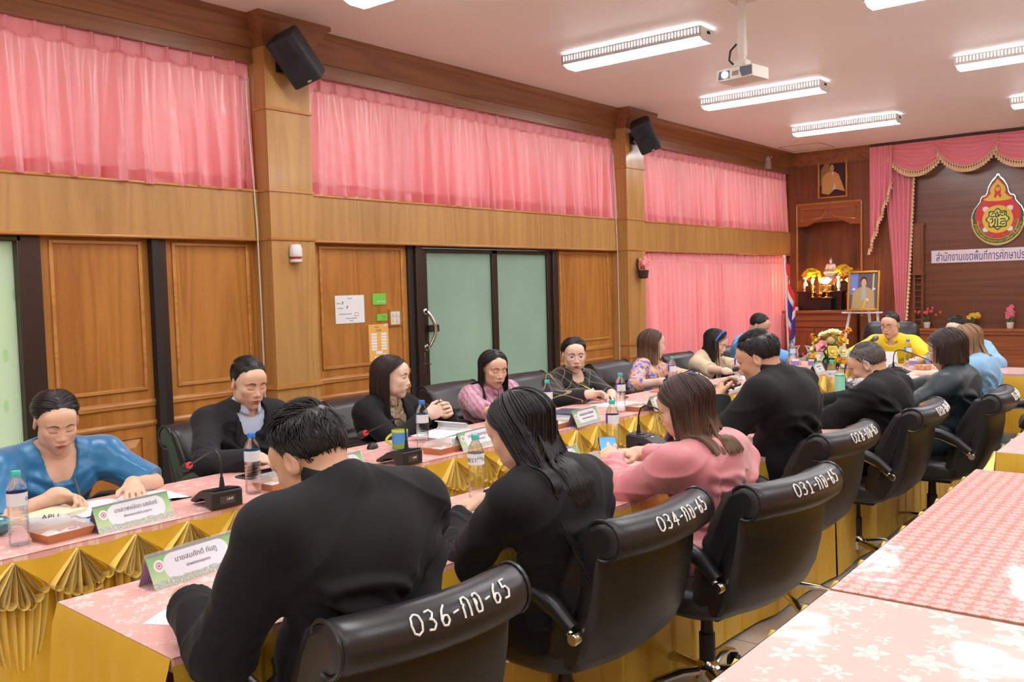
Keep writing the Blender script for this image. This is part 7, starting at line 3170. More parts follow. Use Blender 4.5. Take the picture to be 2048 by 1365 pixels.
b.build('lid', CHINA, tp)
b = MB()
b.tube([(.044 + .03 * math.sin(PI * k / 10), 0, .062 - .04 * k / 10) for k in range(11)], .005, 8)
b.build('handle', CHINA, tp)
tt = thing('serving_tray', 'black rimmed tray under the lidded teacup', 'tray', (-1.85, 8.57, TZ), 0)
b = MB()
b.bb((-.22, -.13, 0), (.22, .13, .003))
for q in ((-.22, -.13, -.205, .13), (.205, -.13, .22, .13), (-.205, -.13, .205, -.115), (-.205, .115, .205, .13)):
 b.bb((q[0], q[1], .003), (q[2], q[3], .02))
b.build('tray_body', M_DARKGREY, tt, angle=0)


# the big flower arrangement
def flower_arrangement():
 r = thing('flower_arrangement', 'large arrangement of yellow roses, one pink rose and orange orchids in a dark bowl', 'flowers', (-2.85, 8.07, TZ), 0)
 b = MB()
 b.lathe([(.05, 0), (.075, .01), (.095, .05), (.10, .085), (.09, .085), (.001, .07)], n=20)
 b.build('bowl', plain('dark_bowl', S(48, 50, 46), .4), r)
 rr = random.Random(5)
 cols = {'yellow': plain('yellow_petal', S(244, 222, 110), .6), 'cream': plain('cream_petal', S(246, 236, 180), .6), 'pink': plain('pink_petal', S(244, 168, 178), .6), 'orange': plain('orange_petal', S(246, 176, 40), .6), 'white': plain('white_petal', S(240, 240, 226), .6)}
 G1, G2 = plain('leaf_green', S(66, 122, 52), .5), plain('light_leaf_green', S(126, 190, 84), .5)

 def rose(c, R_, m, open_=1.0, name='rose'):
  b = MB()
  for ring, (n, tilt, sc) in enumerate(((3, .15, .5), (5, .55, .75), (6, .95, 1.0))):
   for k in range(n):
    a = 2 * PI * k / n + ring * .5
    M = Matrix.Rotation(a, 3, 'Z') @ Matrix.Rotation(tilt * open_, 3, 'Y')

    def P(u, v, M=M, sc=sc):
     y_ = (u - .5) * 1.25 * R_ * sc * math.sin(PI * min(1, .18 + v * .82)) ** .6
     z_ = v * R_ * sc * 1.15
     x_ = R_ * .22 * sc - (y_ / R_) ** 2 * R_ * .5 + .18 * R_ * v * v
     return tuple(M @ Vector((x_, y_, z_)))
    b.grid(P, 6, 6)
  b.ball((0, 0, R_ * .35), R_ * .32, 8, 6)
  o = b.build(name, m, r, angle=180)
  o.location = c
  d_ = Vector((c[0], c[1] - .05, c[2] - .10)).normalized()
  o.rotation_euler = d_.to_track_quat('Z', 'Y').to_euler()
  return o
 for c, R_, m in (((.055, -.09, .155), .046, 'yellow'), ((-.03, -.10, .205), .044, 'pink'), ((.045, -.01, .315), .050, 'cream'), ((-.03, -.02, .30), .048, 'cream'), ((-.12, -.06, .17), .042, 'cream'), ((-.10, -.03, .245), .040, 'yellow'), ((.12, -.02, .25), .040, 'yellow'), ((.13, -.06, .16), .038, 'cream'), ((-.04, -.11, .12), .034, 'white'), ((.0, .08, .26), .045, 'yellow')):
  rose(c, R_ * 1.22, cols[m])
 for c in ((.115, .0, .30), (.135, -.02, .27), (.10, -.04, .235), (-.15, -.02, .30), (-.135, -.03, .275), (.17, .0, .355), (.145, .01, .335), (.10, -.10, .09), (.15, -.08, .08)):
  rose(c, .026, cols['orange'], 1.5, 'orchid')
 b = MB()
 b.grid(lambda u, v: ((.105 + .02 * n1(u * 17 + v * 5, 1)) * math.sin(PI * v) * math.cos(2 * PI * u), (.08 + .02 * n1(u * 13 - v * 6, 2)) * math.sin(PI * v) * math.sin(2 * PI * u), .165 - .10 * math.cos(PI * v) * (1 + .2 * n1(u * 11 + v * 9, 4))), 30, 14, cu=True)
 b.build('greenery', G1, r, angle=180)
 b = MB()
 b.ball((0, 0, 0), .036, 14, 10)
 o = b.build('wicker_ball', plain('wicker', S(206, 180, 120), .7, 0, .4), r)
 o.location = (.035, -.075, .255)
 for k in range(44):
  a = rr.uniform(0, 2 * PI)
  el = rr.uniform(-.15, .9)
  L = rr.uniform(.10, .17)
  b = MB()
  w_ = rr.uniform(.016, .030)
  d = Vector((math.cos(a) * math.cos(el), math.sin(a) * math.cos(el), math.sin(el)))
  s_ = d.cross(Vector((0, 0, 1))).normalized()
  st = Vector((0, 0, .10)) + d * .05

  def P(u, v, d=d, s_=s_, st=st, L=L, w_=w_):
   return tuple(st + d * L * u + s_ * (v - .5) * 2 * w_ * math.sin(PI * min(1, u * .93 + .07)) + Vector((0, 0, -.06 * u * u)))
  b.grid(P, 8, 3)
  b.build('leaf', G1 if k % 3 else G2, r, angle=180)
 for k in range(5):
  a = rr.uniform(-2.4, -.7)
  b = MB()
  for j in range(14):
   q = Vector((math.cos(a) * (.12 + .008 * j), math.sin(a) * .10, .10 + .012 * j * math.sin(1 + k)))
   b.ball(q + Vector((rr.uniform(-.02, .02), rr.uniform(-.02, .02), rr.uniform(-.02, .02))), .006, 6, 4)
  b.build('filler_spray', G2 if k % 2 else cols['white'], r)
 return r


flower_arrangement()
# ---------------------------------------------------------------- altar bay, portraits, flag and easel
M_GILT = plain('gilt_frame', S(206, 150, 62), .3, .75)
M_BLACKLAC = plain('black_lacquer', S(34, 22, 20), .25)
M_BRASS = plain('polished_brass', S(226, 166, 60), .22, 1.0)
AXC = (AX0 + AX1) / 2
# built-in arch over the altar
b = MB()
zz = [(-5.21, 2.66), (-4.29, 2.66), (-4.29, 2.34)]
arch = [(-4.31 - .88 * k / 16, 2.34 + (.10 * math.sin(PI * min(1, max(0, (k - 2.5) / 11))) ** .7)) for k in range(1, 16)]
b.prism(zz + arch + [(-5.21, 2.34)], YF - .03, YF + .03, 'y')
ap = struct(b.build('trim_16', M_CAB_H, angle=20))
b = MB()
for q in ([(-5.15, 2.60), (-4.80, 2.60), (-4.78, 2.53), (-4.86, 2.46), (-5.15, 2.42)], [(-4.35, 2.60), (-4.70, 2.60), (-4.72, 2.53), (-4.64, 2.46), (-4.35, 2.42)]):
 b.tube([(x, YF - .034, z) for x, z in q], .009, 6, closed=True)
b.tube([(-5.23, YF - .03, 2.67), (-4.27, YF - .03, 2.67)], .016, 8)
for x in (-5.225, -4.275):
 b.tube([(x, YF - .02, 1.0), (x, YF - .02, 2.66)], .016, 8)
b.build('moulding', M_TRIM_V, ap)
# altar cupboard
cb = thing('altar_cupboard', 'brown wooden altar cupboard with two doors under the candles', 'cupboard', (-4.80, YF - .22, 0))
b = MB()
b.bb((-.45, -.23, 0), (.45, .22, 1.06))
b.build('body', M_CAB_H, cb, angle=0)
b = MB()
b.bb((-.48, -.27, 1.06), (.48, .22, 1.10))
b.bb((-.465, -.25, .86), (.465, -.22, .885))
b.bb((-.465, -.25, .955), (.465, -.22, .97))
b.build('cornice', M_CAB_H, cb, bevel=.005)
for sd in (-1, 1):
 b = MB()
 x0, x1 = (-.43, -.008) if sd < 0 else (.008, .43)
 b.bb((x0, -.245, .08), (x1, -.23, .85))
 d = b.build('door', M_CAB, cb, angle=0)
 b = MB()
 for q in ((x0, .08, x0 + .05, .85), (x1 - .05, .08, x1, .85), (x0 + .05, .08, x1 - .05, .13), (x0 + .05, .80, x1 - .05, .85)):
  b.bb((q[0], -.255, q[1]), (q[2], -.245, q[3]))
 b.build('door_frame', M_CAB_H, d, angle=0)
 b = MB()
 b.ball((sd * .038, -.268, .74), .013, 10, 8)
 b.build('knob', plain('dark_knob', S(96, 70, 60), .3, .6), d)
# stepped altar tables
at_ = thing('altar_table', 'black lacquered stepped altar table on the brown cupboard', 'altar table', (-4.80, YF - .12, 1.10))
b = MB()
b.bb((-.33, -.10, .0), (.30, .10, .26))
b.bb((-.36, -.12, .25), (.33, .12, .275))
b.build('rear_table', M_BLACKLAC, at_, bevel=.004)
b = MB()
b.bb((-.19, -.22, .0), (.19, -.10, .17))
b.bb((-.21, -.24, .165), (.21, -.10, .185))
b.build('front_table', M_BLACKLAC, at_, bevel=.004)
b = MB()
b.bb((.18, -.06, .27), (.42, .12, .40))
b.bb((-.13, -.02, .27), (.13, .12, .36))
b.build('upper_shelf', M_BLACKLAC, at_, bevel=.004)
AY, AZ = YF - .12, 1.10
# crystal buddha image
M_CRYST = plain('silvery_crystal', S(190, 186, 190), .15, .35)
bd = thing('buddha_statue', 'silvery seated Buddha statue above the white altar lamp', 'statue', (-4.70, AY + .05, AZ + .46))
b = MB()
b.lathe([(.09, 0), (.10, .02), (.085, .035), (.095, .055), (.07, .07)], n=20)
b.build('lotus_base', M_CRYST, bd)
F = Field((-.13, -.10, .05), (.13, .10, .34), .0035)
F.cone((-.075, -.03, .085), (.06, -.045, .085), .026, .024, .02)
F.cone((.075, -.03, .085), (-.06, -.045, .085), .026, .024, .02)
F.ell((0, 0, .15), (.048, .034, .065), None, .02)
F.cone((-.045, 0, .195), (.045, 0, .195), .022, .022, .02)
for sd in (-1, 1):
 F.cone((sd * .055, 0, .19), (sd * .068, -.008, .135), .018, .015, .01)
 F.cone((sd * .068, -.008, .135), (sd * .01, -.05, .105), .015, .011, .01)
F.cone((0, 0, .20), (0, 0, .24), .016, .016, .01)
F.ell((0, -.003, .258), (.025, .027, .032), None, .008)
F.cone((0, 0, .285), (0, 0, .312), .012, .003, .006)
V_, Q_ = F.surface()
link('figure', np_mesh('figure', V_, Q_, M_CRYST), bd)


def marigold_bowl(x, z, lb):
 r = thing('flower_bowl', lb, 'flower bowl', (x, AY, z), 0, 'yellow flower bowls on the altar')
 b = MB()
 b.lathe([(.035, 0), (.04, .01), (.014, .03), (.02, .045), (.06, .075), (.065, .10), (.001, .09)], n=20)
 b.build('gilt_bowl', M_BRASS, r)
 rr = random.Random(int(x * 100))
 m = M_MARI
 for k in range(30):
  a, el = rr.uniform(0, 2 * PI), rr.uniform(.0, 1.5)
  p = Vector((math.cos(a) * math.cos(el) * .115, math.sin(a) * math.cos(el) * .10, .14 + math.sin(el) * .095))
  b = MB()

  def P(u, v, p=p, k=k):
   th, ph = PI * v, 2 * PI * u
   q = .034 * (1 + .16 * math.sin(ph * 7 + k) * math.sin(th * 6))
   return (p.x + q * math.sin(th) * math.cos(ph), p.y + q * math.sin(th) * math.sin(ph), p.z + q * .8 * math.cos(th))
  b.grid(P, 16, 9, cu=True)
  b.build('blossom', m, r, angle=180)
 return r


M_MARI = plain('marigold', S(246, 200, 40), .7, 0, .25)
marigold_bowl(-4.97, AZ + .36, 'bowl of yellow blossoms on the altar, left of the Buddha statue')
marigold_bowl(-4.50, AZ + .40, 'bowl of yellow blossoms on the altar, right of the Buddha statue')
st_ = thing('flower_stand', 'small black stand under the left bowl of yellow blossoms', 'stand', (-4.97, AY, AZ + .275))
b = MB()
b.bb((-.07, -.07, 0), (.07, .07, .085))
b.build('stand_block', M_BLACKLAC, st_, bevel=.004)


def vase(x, lb):
 r = thing('altar_vase', lb, 'vase', (x, AY - .04, AZ + .276), 0, 'silver altar vases')
 b = MB()
 b.lathe([(.030, 0), (.032, .01), (.022, .02), (.034, .06), (.036, .10), (.016, .15), (.015, .17), (.026, .185), (.001, .18)], n=20)
 b.build('vase_body', plain('silver_china', S(206, 196, 192), .25, .2), r)
 b = MB()
 rr = random.Random(3)
 for k in range(7):
  a = 2 * PI * k / 6
  q = .022 if k < 6 else 0
  b.ball((q * math.cos(a), q * math.sin(a), .20 + .03 * (k == 6)), (.018, .018, .028), 8, 6)
 b.build('lotus_buds', M_CRYST, r)
 return r


vase(-5.05, 'silver vase with buds at the left end of the altar')
vase(-4.55, 'silver vase with buds at the right end of the altar, beside the standing portrait')
t = NT('candle_flame')
t.bs(Base_Color=(1, .7, .3, 1), Emission_Color=(1.0, .50, .16, 1), Emission_Strength=220.0)
M_FLAME = t.m
t = NT('lamp_glow')
t.bs(Base_Color=(1, .95, .85, 1), Emission_Color=(1.0, .55, .22, 1), Emission_Strength=150.0)
M_GLOW = t.m


def candle(x, lb):
 r = thing('altar_candle', lb, 'candle', (x, AY - .17, AZ + .186), 0, 'electric candles on the altar')
 b = MB()
 b.lathe([(.030, 0), (.032, .006), (.012, .02), (.016, .035), (.010, .05), (.020, .07), (.012, .085), (.017, .10), (.001, .10)], n=18)
 b.build('candlestick', M_BRASS, r)
 b = MB()
 b.lathe([(.0125, .10), (.0125, .20), (.001, .20)], n=14)
 b.build('wax', plain('yellow_wax', S(250, 200, 60), .5), r)
 b = MB()
 b.lathe([(.004, .20), (.015, .222), (.017, .240), (.010, .270), (.001, .292)], n=14)
 b.build('flame', M_FLAME, r)
 return r


candle(-4.895, 'lit candle on a brass candlestick, left of the incense pot')
candle(-4.685, 'lit candle on a brass candlestick, right of the incense pot')
ip = thing('incense_pot', 'brass incense pot with a tall stem between the two candles', 'incense pot', (-4.79, AY - .17, AZ + .186))
b = MB()
b.lathe([(.030, 0), (.035, .008), (.024, .02), (.044, .045), (.046, .062), (.014, .075), (.011, .085), (.011, .24), (.016, .25), (.001, .25)], n=20)
b.build('pot', M_BRASS, ip)
lm = thing('altar_lamp', 'glowing white flower shaped lamp below the Buddha statue', 'lamp', (-4.745, AY - .06, AZ + .276))
b = MB()
b.lathe([(.03, 0), (.03, .02), (.01, .03), (.01, .09), (.001, .09)], n=16)
b.build('lamp_foot', M_BRASS, lm)
b = MB()
for k in range(9):
 a = 2 * PI * k / 9
 M = Matrix.Rotation(a, 3, 'Z') @ Matrix.Rotation(.7, 3, 'Y')
 b.ball(M @ Vector((0, 0, .075)) + Vector((0, 0, .085)), (.018, .030, .045), 8, 6, M=M)
b.build('lit_petals', M_GLOW, lm)
b = MB()
for k in range(10):
 a = 2 * PI * k / 10
 b.ball((.075 * math.cos(a), .06 * math.sin(a), .17 + .012 * (k % 2)), (.032, .032, .022), 8, 6)
b.ball((0, 0, .185), (.06, .05, .03), 10, 6)
b.build('pale_blossoms', plain('pale_pink_blossom', S(226, 186, 172), .6), lm)
sb = thing('small_box', 'tiny white box at the left end of the altar cupboard', 'box', (-5.13, YF - .32, 1.10))
b = MB()
b.bb((-.025, -.02, 0), (.025, .02, .05))
b.build('box_body', M_LABEL_WHITE, sb, bevel=.002)


def portrait(name, label, loc, w, h, style, rx=0.0, rz=0.0):
 """gilt framed picture of an anonymous seated or standing man; the picture is flat like the print it is"""
 r = thing(name, label, 'framed picture', loc, rz)
 r.rotation_euler = (rx, 0, rz)
 fw = .028
 b = MB()
 for q in ((-w / 2, -h / 2, -w / 2 + fw, h / 2), (w / 2 - fw, -h / 2, w / 2, h / 2), (-w / 2 + fw, -h / 2, w / 2 - fw, -h / 2 + fw), (-w / 2 + fw, h / 2 - fw, w / 2 - fw, h / 2)):
  b.bb((q[0], -.028, q[1]), (q[2], .0, q[3]))
 b.build('frame', M_GILT, r, bevel=.006)
 b = MB()
 a, c = w / 2 - fw, h / 2 - fw
 layers = []

 def poly(pts, col, k):
  layers.append((pts, col, k))
 if style == 'standing':
  poly([(-1, -1), (1, -1), (1, 1), (-1, 1)], S(96, 84, 92), 0)
  poly([(-1, -.2), (-.45, -.2), (-.42, 1), (-1, 1)], S(112, 130, 196), 1)
  poly([(.60, -.1), (.72, -.1), (.76, 1), (.64, 1)], S(190, 180, 120), 1)
  coat, sk, hair = S(176, 152, 104), S(206, 160, 130), S(40, 32, 32)
  poly([(-.86, -1), (-.80, -.10), (-.48, .12), (-.14, .24), (.14, .24), (.48, .12), (.76, -.10), (.82, -1)], coat, 2)
  poly([(-.18, -.52), (-.14, .26), (.14, .26), (.18, -.52)], S(166, 170, 176), 3)
  poly([(-.10, -1), (.02, -1), (.24, -.40), (.16, -.34)], S(206, 180, 60), 4)
  poly([(.30 + .12 * (1 if k % 2 else .5) * math.cos(PI * k / 6), -.50 + .10 * (1 if k % 2 else .5) * math.sin(PI * k / 6)) for k in range(12)], S(226, 220, 214), 5)
  for sx_ in (-.72, .72):
   poly([(sx_ + .12 * math.cos(k * .52), .10 + .07 * math.sin(k * .52)) for k in range(12)], S(206, 206, 226), 5)
  hx, hy, hr_ = 0.0, .50, .22
 else:
  poly([(-1, -1), (1, -1), (1, 1), (-1, 1)], S(58, 34, 44), 0)
  poly([(-.95, -.4), (-.1, -.2), (.1, .9), (-.5, .95), (-.9, .5)], S(150, 112, 66), 1)
  coat, sk, hair = S(206, 156, 96), S(196, 146, 116), S(38, 28, 30)
  poly([(-.85, -.8), (-.80, .10), (-.40, .36), (.05, .40), (.45, .22), (.62, -.10), (.95, -.78), (.2, -.60), (-.3, -.90)], coat, 2)
  poly([(-.10, .38), (.02, .1), (.12, .36)], S(226, 220, 216), 3)
  poly([(.0, -.62), (.14, -.25), (.30, -.62)], S(214, 206, 220), 3)
  hx, hy, hr_ = -.04, .62, .19
 poly([(hx + hr_ * 1.12 * math.cos(k * .42), hy + .06 + hr_ * 1.05 * math.sin(k * .42)) for k in range(15)], hair, 6)
 poly([(hx + hr_ * .86 * math.cos(k * .42), hy - .05 + hr_ * 1.06 * math.sin(k * .42)) for k in range(15)], sk, 7)
 poly([(hx - .09, hy - .30), (hx + .09, hy - .30), (hx + .08, hy - .15), (hx - .08, hy - .15)], sk, 6)
 mats = []
 for pts, col, k in layers:
  mats.append(plain('print_colour', col, .3))
  b.add([(p[0] * a, -.006 - .0003 * k, p[1] * c) for p in pts], [tuple(range(len(pts)))], len(mats) - 1)
 b.build('printed_picture', mats, r, angle=0)
 return r


portrait('framed_portrait', 'gilt framed portrait of a seated man hanging on the dark wall above the altar arch', (-4.69, YF - .003, 3.02), .435, .575, 'seated')
EZ = 1.41
portrait('standing_portrait', 'large gilt framed portrait of a man in a pale jacket standing on the white easel', (-3.81, 12.05, 1.385), .40, .52, 'standing', rx=-.14, rz=.05)
es = thing('easel', 'white three legged easel carrying the large gilt portrait', 'easel', (-3.83, 12.08, 0))
M_WHITEP = plain('white_painted_wood', S(222, 214, 224), .45)
for P0, P1 in (((-.33, -.10, 0), (-.10, .06, 1.62)), ((.30, -.10, 0), (.12, .06, 1.62)), ((.02, .50, 0), (0, .08, 1.62))):
 b = MB()
 d = Vector(P1) - Vector(P0)
 b.tube([P0, P1], .020, 4)
 b.build('leg', M_WHITEP, es, angle=0)
b = MB()
b.bb((-.25, -.075, 1.095), (.25, -.005, 1.115))
b.build('ledge', M_WHITEP, es, angle=0)

# flag on a white pole
fl = thing('flag', 'striped red, white and blue flag hanging from a white pole beside the altar', 'flag', (-4.94, 12.40, 0))
b = MB()
b.tube([(0, 0, .04), (-.07, 0, 1.86)], .016, 10)
b.ball((-.072, 0, 1.88), .026, 10, 8)
b.build('pole', M_WHITEP, fl)
b = MB()
b.lathe([(.13, 0), (.13, .02), (.05, .05), (.02, .12)], n=18)
b.build('foot', M_WHITEP, fl)
MF = [plain('flag_red', S(214, 44, 44), .7), plain('flag_white', S(232, 226, 230), .7), plain('flag_blue', S(62, 52, 150), .7)]
b = MB()
nu, nv = 25, 22


def fp(u, v):
 # cloth falls from the pole's top in a slanting drape
 x = -.062 + .066 * (v * .9) + .20 * u * (1 - .35 * u) * (1 - .25 * v) + .03 * math.sin(u * 9 + v * 3) - .05 * u * v
 z = 1.80 - .95 * v * (1 - .10 * u) - .52 * u + .05 * math.sin(u * 6)
 y = .05 * math.sin(u * 11 + v * 2) * u
 return (x, y, z)


b.grid(fp, nu, nv)
o = b.build('cloth', MF, fl, angle=180)
for i, p in enumerate(o.data.polygons):
 j = (i % (nv - 1)) / (nv - 1)
 p.material_index = 0 if j < 1 / 6 or j > 5 / 6 else (1 if j < 2 / 6 or j > 4 / 6 else 2)
wf = thing('plaster_ornament', 'white curled plaster ornament standing below the flag pole', 'ornament', (-4.72, 12.30, 0))
b = MB()
b.lathe([(.12, 0), (.12, .04), (.08, .08), (.10, .30), (.07, .44), (.10, .50), (.001, .50)], n=18)
b.build('pedestal', plain('white_plaster', S(214, 204, 208), .6), wf)
b = MB()
for sd in (-1, 1):
 b.tube([(sd * .07, 0, .50), (sd * .08, 0, .58), (sd * .04, 0, .64), (sd * .11, 0, .62), (sd * .13, 0, .56), (sd * .10, 0, .53)], .014, 8)
b.build('scroll', plain('white_plaster_scroll', S(214, 204, 208), .6), wf)
so = thing('stool', 'dark stool with a mustard yellow cushion in front of the altar cupboard', 'stool', (-4.36, 12.35, 0))
b = MB()
b.bb((-.22, -.20, .02), (.22, .20, .48))
b.build('stool_body', plain('dark_stool', S(46, 28, 26), .5), so, bevel=.01)
b = MB()
b.grid(lambda u, v: ((u - .5) * .46, (v - .5) * .42, .482 + .085 * (max(0, 1 - (2 * abs(u - .5)) ** 6) * max(0, 1 - (2 * abs(v - .5)) ** 6)) ** .5), 18, 16)
b.build('cushion', plain('mustard_cushion', S(216, 178, 34), .6), so)

# ---------------------------------------------------------------- pink stage curtain and swagged valance
M_DRAPE = plain('rose_pink_drape', S(238, 142, 156), .5, 0, .10, Sheen_Weight=.3)
M_FRINGE = plain('cream_fringe', S(226, 196, 158), .8)
YV = YF - .10


def tassel(mb, p, L=.085):
 mb.lathe([(.006, 0), (.011, -.010), (.007, -.020), (.014, -L * .45), (.024, -L), (.001, -L)], p, 8)


dr = thing('side_drape', 'tall rose pink drape gathered beside the emblem wall', 'curtain', (-3.83, YF - .05, 0))


def dp(u, v):
 w0 = .42 - .33 * max(0, (v - .12)) ** .85
 x = .045 + .05 * v + (u - .5) * w0 + (.09 * v * (1 - v))
 return (x, .030 * math.sin(u * 5.5 * 2 * PI) * (1 - .4 * v), 3.34 - 2.46 * v)


b = MB()
b.grid(dp, 70, 30)
b.build('drape', M_DRAPE, dr, angle=180)
b = MB()
for k in range(40):
 u = 1.0
 p = dp(1.0, .16 + .83 * k / 39)
 tassel(b, (p[0] + .012, p[1] - .01, p[2]), .06)
b.tube([dp(1.0, .16 + .83 * k / 20) for k in range(21)], .008, 6)
b.build('tassel_fringe', M_FRINGE, dr)
ja = thing('jabot', 'short pink side fall of the valance with a stepped tassel edge', 'curtain', (-4.00, YV - .06, 0))


def jp(u, v):
 L = 1.42 * (1 - .63 * u)
 return (-.115 + .30 * u, .025 * math.sin(u * 4 * 2 * PI) * (.5 + v), 3.385 - L * v)


b = MB()
b.grid(jp, 44, 24)
b.build('fall', M_DRAPE, ja, angle=180)
b = MB()
for k in range(22):
 p = jp(k / 21, 1.0)
 tassel(b, (p[0] - .01, p[1] - .015, p[2]), .085)
b.tube([jp(k / 43, 1.0) for k in range(44)], .009, 6)
b.build('tassel_fringe', M_FRINGE, ja)
SWL = ['first pink swag of the valance, next to the side fall', 'second pink swag of the valance, above the emblem', 'third pink swag of the valance, at the right edge', 'pink swag of the valance outside the picture on the right', 'last pink swag of the valance outside the picture', 'end swag of the valance outside the picture']
for k in range(3):
 x0 = -3.88 + .645 * k
 x1 = x0 + .74
 sw_ = thing('valance_swag', SWL[k], 'valance', ((x0 + x1) / 2, YV - .03 - .025 * (k % 2), 0), 0, 'swags of the pink valance')
 w = x1 - x0

 def spt(u, v, w=w):
  sag = (1 - (2 * u - 1) ** 2)
  z = 3.385 - .05 * v - .36 * v * (.18 + .82 * sag ** .8) * .92
  x = (u - .5) * w * (1 - .10 * v * 0)
  fold = .020 * math.sin(v * 6.2 * 2 * PI + .6 * math.sin(u * 6)) * sag ** .5 * (.3 + .7 * v)
  return (x, -.05 * sag * (.3 + .7 * math.sin(PI * v * .85)) + fold, z)
 b = MB()
 b.grid(spt, 40, 48)
 b.build('swag', M_DRAPE, sw_, angle=180)
 b = MB()
 for j in range(24):
  p = spt((j + .5) / 24, 1.0)
  tassel(b, (p[0], p[1] - .008, p[2]), .085)
 b.tube([spt(j / 39, 1.0) for j in range(40)], .009, 6)
 b.build('tassel_fringe', M_FRINGE, sw_)
b = MB()
b.bb((-4.12, YF - .13, 3.375), (XR, YF - .0, CEIL_Z))
struct(b.build('trim_17', plain('dark_pelmet', S(70, 44, 38), .5), angle=0))

# ---------------------------------------------------------------- emblem, office sign
EX, EY = -2.525, YF + .055
em = thing('emblem', 'large gourd shaped red, gold and green official emblem with silver edge on the dark wall', 'emblem', (EX, EY, 2.405))
S0 = .475        # half height
half = [(0, 1.0), (.035, .985), (.05, .93), (.14, .84), (.21, .72), (.25, .62), (.27, .50), (.32, .42), (.40, .40), (.44, .34), (.45, .26), (.52, .16), (.60, .06), (.665, -.10), (.68, -.25), (.66, -.42), (.60, -.58), (.52, -.72), (.40, -.84), (.25, -.94), (.10, -.985), (0, -1.0)]


def outline(k, dz=0.0):
 r_ = [(x * k * S0, (z * k + dz) * S0) for x, z in half]
 return r_ + [(-x, z) for x, z in reversed(r_[1:-1])]


M_SILVER = plain('silver_edge', S(206, 210, 206), .15, .9)
EC = {n: plain('emblem_' + n, c, .4) for n, c in (('green', S(28, 84, 48)), ('red', S(206, 40, 44)), ('gold', S(226, 190, 56)), ('white', S(236, 220, 216)), ('leaf', S(70, 140, 84)), ('pale', S(230, 214, 110)))}
b = MB()
b.prism(outline(1.0), -.030, .0, 'y')
b.build('silver_rim', M_SILVER, em, angle=30)


def plate(name, polys, m, y, thick=.002, parent=em):
 b = MB()
 for p in polys:
  b.prism(p, y - thick, y, 'y')
 return b.build(name, m, parent, angle=0)


def circ(r_, cx=0.0, cz=0.0, n=40, a0=0, a1=2 * PI):
 return [(cx + r_ * math.cos(a0 + (a1 - a0) * k / n), cz + r_ * math.sin(a0 + (a1 - a0) * k / n)) for k in range(n)]


def ringp(mb, r0, r1, cx, cz, y, a0=0, a1=2 * PI, n=48):
 mb.grid(lambda u, v: (cx + (r0 + (r1 - r0) * v) * math.cos(a0 + (a1 - a0) * u), y, cz + (r0 + (r1 - r0) * v) * math.sin(a0 + (a1 - a0) * u)), n, 2)


CZ = -.245 * S0 * 1.05
plate('green_ground', [outline(.955)], EC['green'], -.030)
plate('red_field', [outline(.84, .055)], EC['red'], -.032)
b = MB()
ringp(b, .298, .310, 0, CZ - .02, -.0325, -PI - .12, .12)
ringp(b, .236, .244, 0, CZ - .02, -.0345, -PI - .05, .05)
b.build('gold_lines', EC['gold'], em, angle=0)
# upper flame ornament
fl1 = [(0, .86), (.05, .76), (.12, .66), (.15, .55), (.13, .46), (.20, .36), (.28, .30), (.20, .26), (.0, .24)]
fl1 = [(x * 1.32 * S0, z * S0) for x, z in fl1]
plate('gold_flame', [fl1 + [(-x, z) for x, z in reversed(fl1[1:-1])]], EC['gold'], -.0345)
inner = [(0, .70), (.045, .66), (.085, .57), (.07, .46), (.10, .36), (.05, .33), (.0, .42)]
inner = [(x * S0, z * S0) for x, z in inner]
plate('red_heart', [inner + [(-x, z) for x, z in reversed(inner[1:-1])]], EC['red'], -.0368)
plate('gold_wheel', [circ(.060 * S0, 0, .575 * S0, 24)], EC['gold'], -.0392)
plate('wheel_spokes', [circ(.008 * S0, .036 * S0 * math.cos(k * PI / 4), (.575 + .036 * math.sin(k * PI / 4)) * S0, 8) for k in range(8)] + [circ(.012 * S0, 0, .575 * S0, 10)], EC['red'], -.0414)
# central disc with the interlaced monogram
plate('gold_disc', [circ(.30 * S0 * 1.28, 0, CZ, 48)], EC['gold'], -.0345)
lob = [((.118 + .012 * math.cos(8 * a)) * math.cos(a), CZ + (.118 + .012 * math.cos(8 * a)) * math.sin(a)) for a in [2 * PI * k / 96 for k in range(96)]]
plate('green_lobed_field', [[(x * 1.12, CZ + (z - CZ) * 1.12) for x, z in lob]], EC['green'], -.0370)
plate('pale_lobed_field', [[(x * .97, CZ + (z - CZ) * .97) for x, z in lob]], EC['pale'], -.0392)
b = MB()
for st in ([(-.07, .06), (-.05, .085), (-.02, .07), (-.02, .04), (-.06, .03), (-.085, .045)], [(.02, .09), (.05, .075), (.08, .085), (.085, .05), (.05, .04), (.03, .06), (.01, .03)],
     [(-.09, .0), (-.06, .012), (-.055, -.03), (-.075, -.05)], [(-.03, .01), (-.03, -.06), (-.05, -.085)], [(.0, .01), (.0, -.09)],
     [(.03, .0), (.085, .0), (.09, -.03), (.04, -.035), (.03, -.06), (.06, -.07), (.085, -.06)], [(-.06, -.085), (-.02, -.10), (.03, -.095), (.06, -.10)], [(-.01, .10), (.01, .05), (-.02, .02)]):
 b.tube([(x * 1.02, -.040, CZ + z * 1.02) for x, z in st], .0085, 6)
b.build('monogram', EC['green'], em)
for k, (a, q) in enumerate(((PI * .25, 1), (PI * .75, 1), (-PI * .25, 1), (-PI * .75, 1))):
 cx, cz = .205 * math.cos(a), CZ + .190 * math.sin(a)
 plate('white_lotus', [[(cx + x, cz + z) for x, z in ((-.036, .03), (-.01, .034), (.0, .046), (.012, .034), (.036, .03), (.034, -.012), (.014, -.034), (0, -.026), (-.014, -.034), (-.034, -.012))]], EC['white'], -.0338, .0012)
vine = []
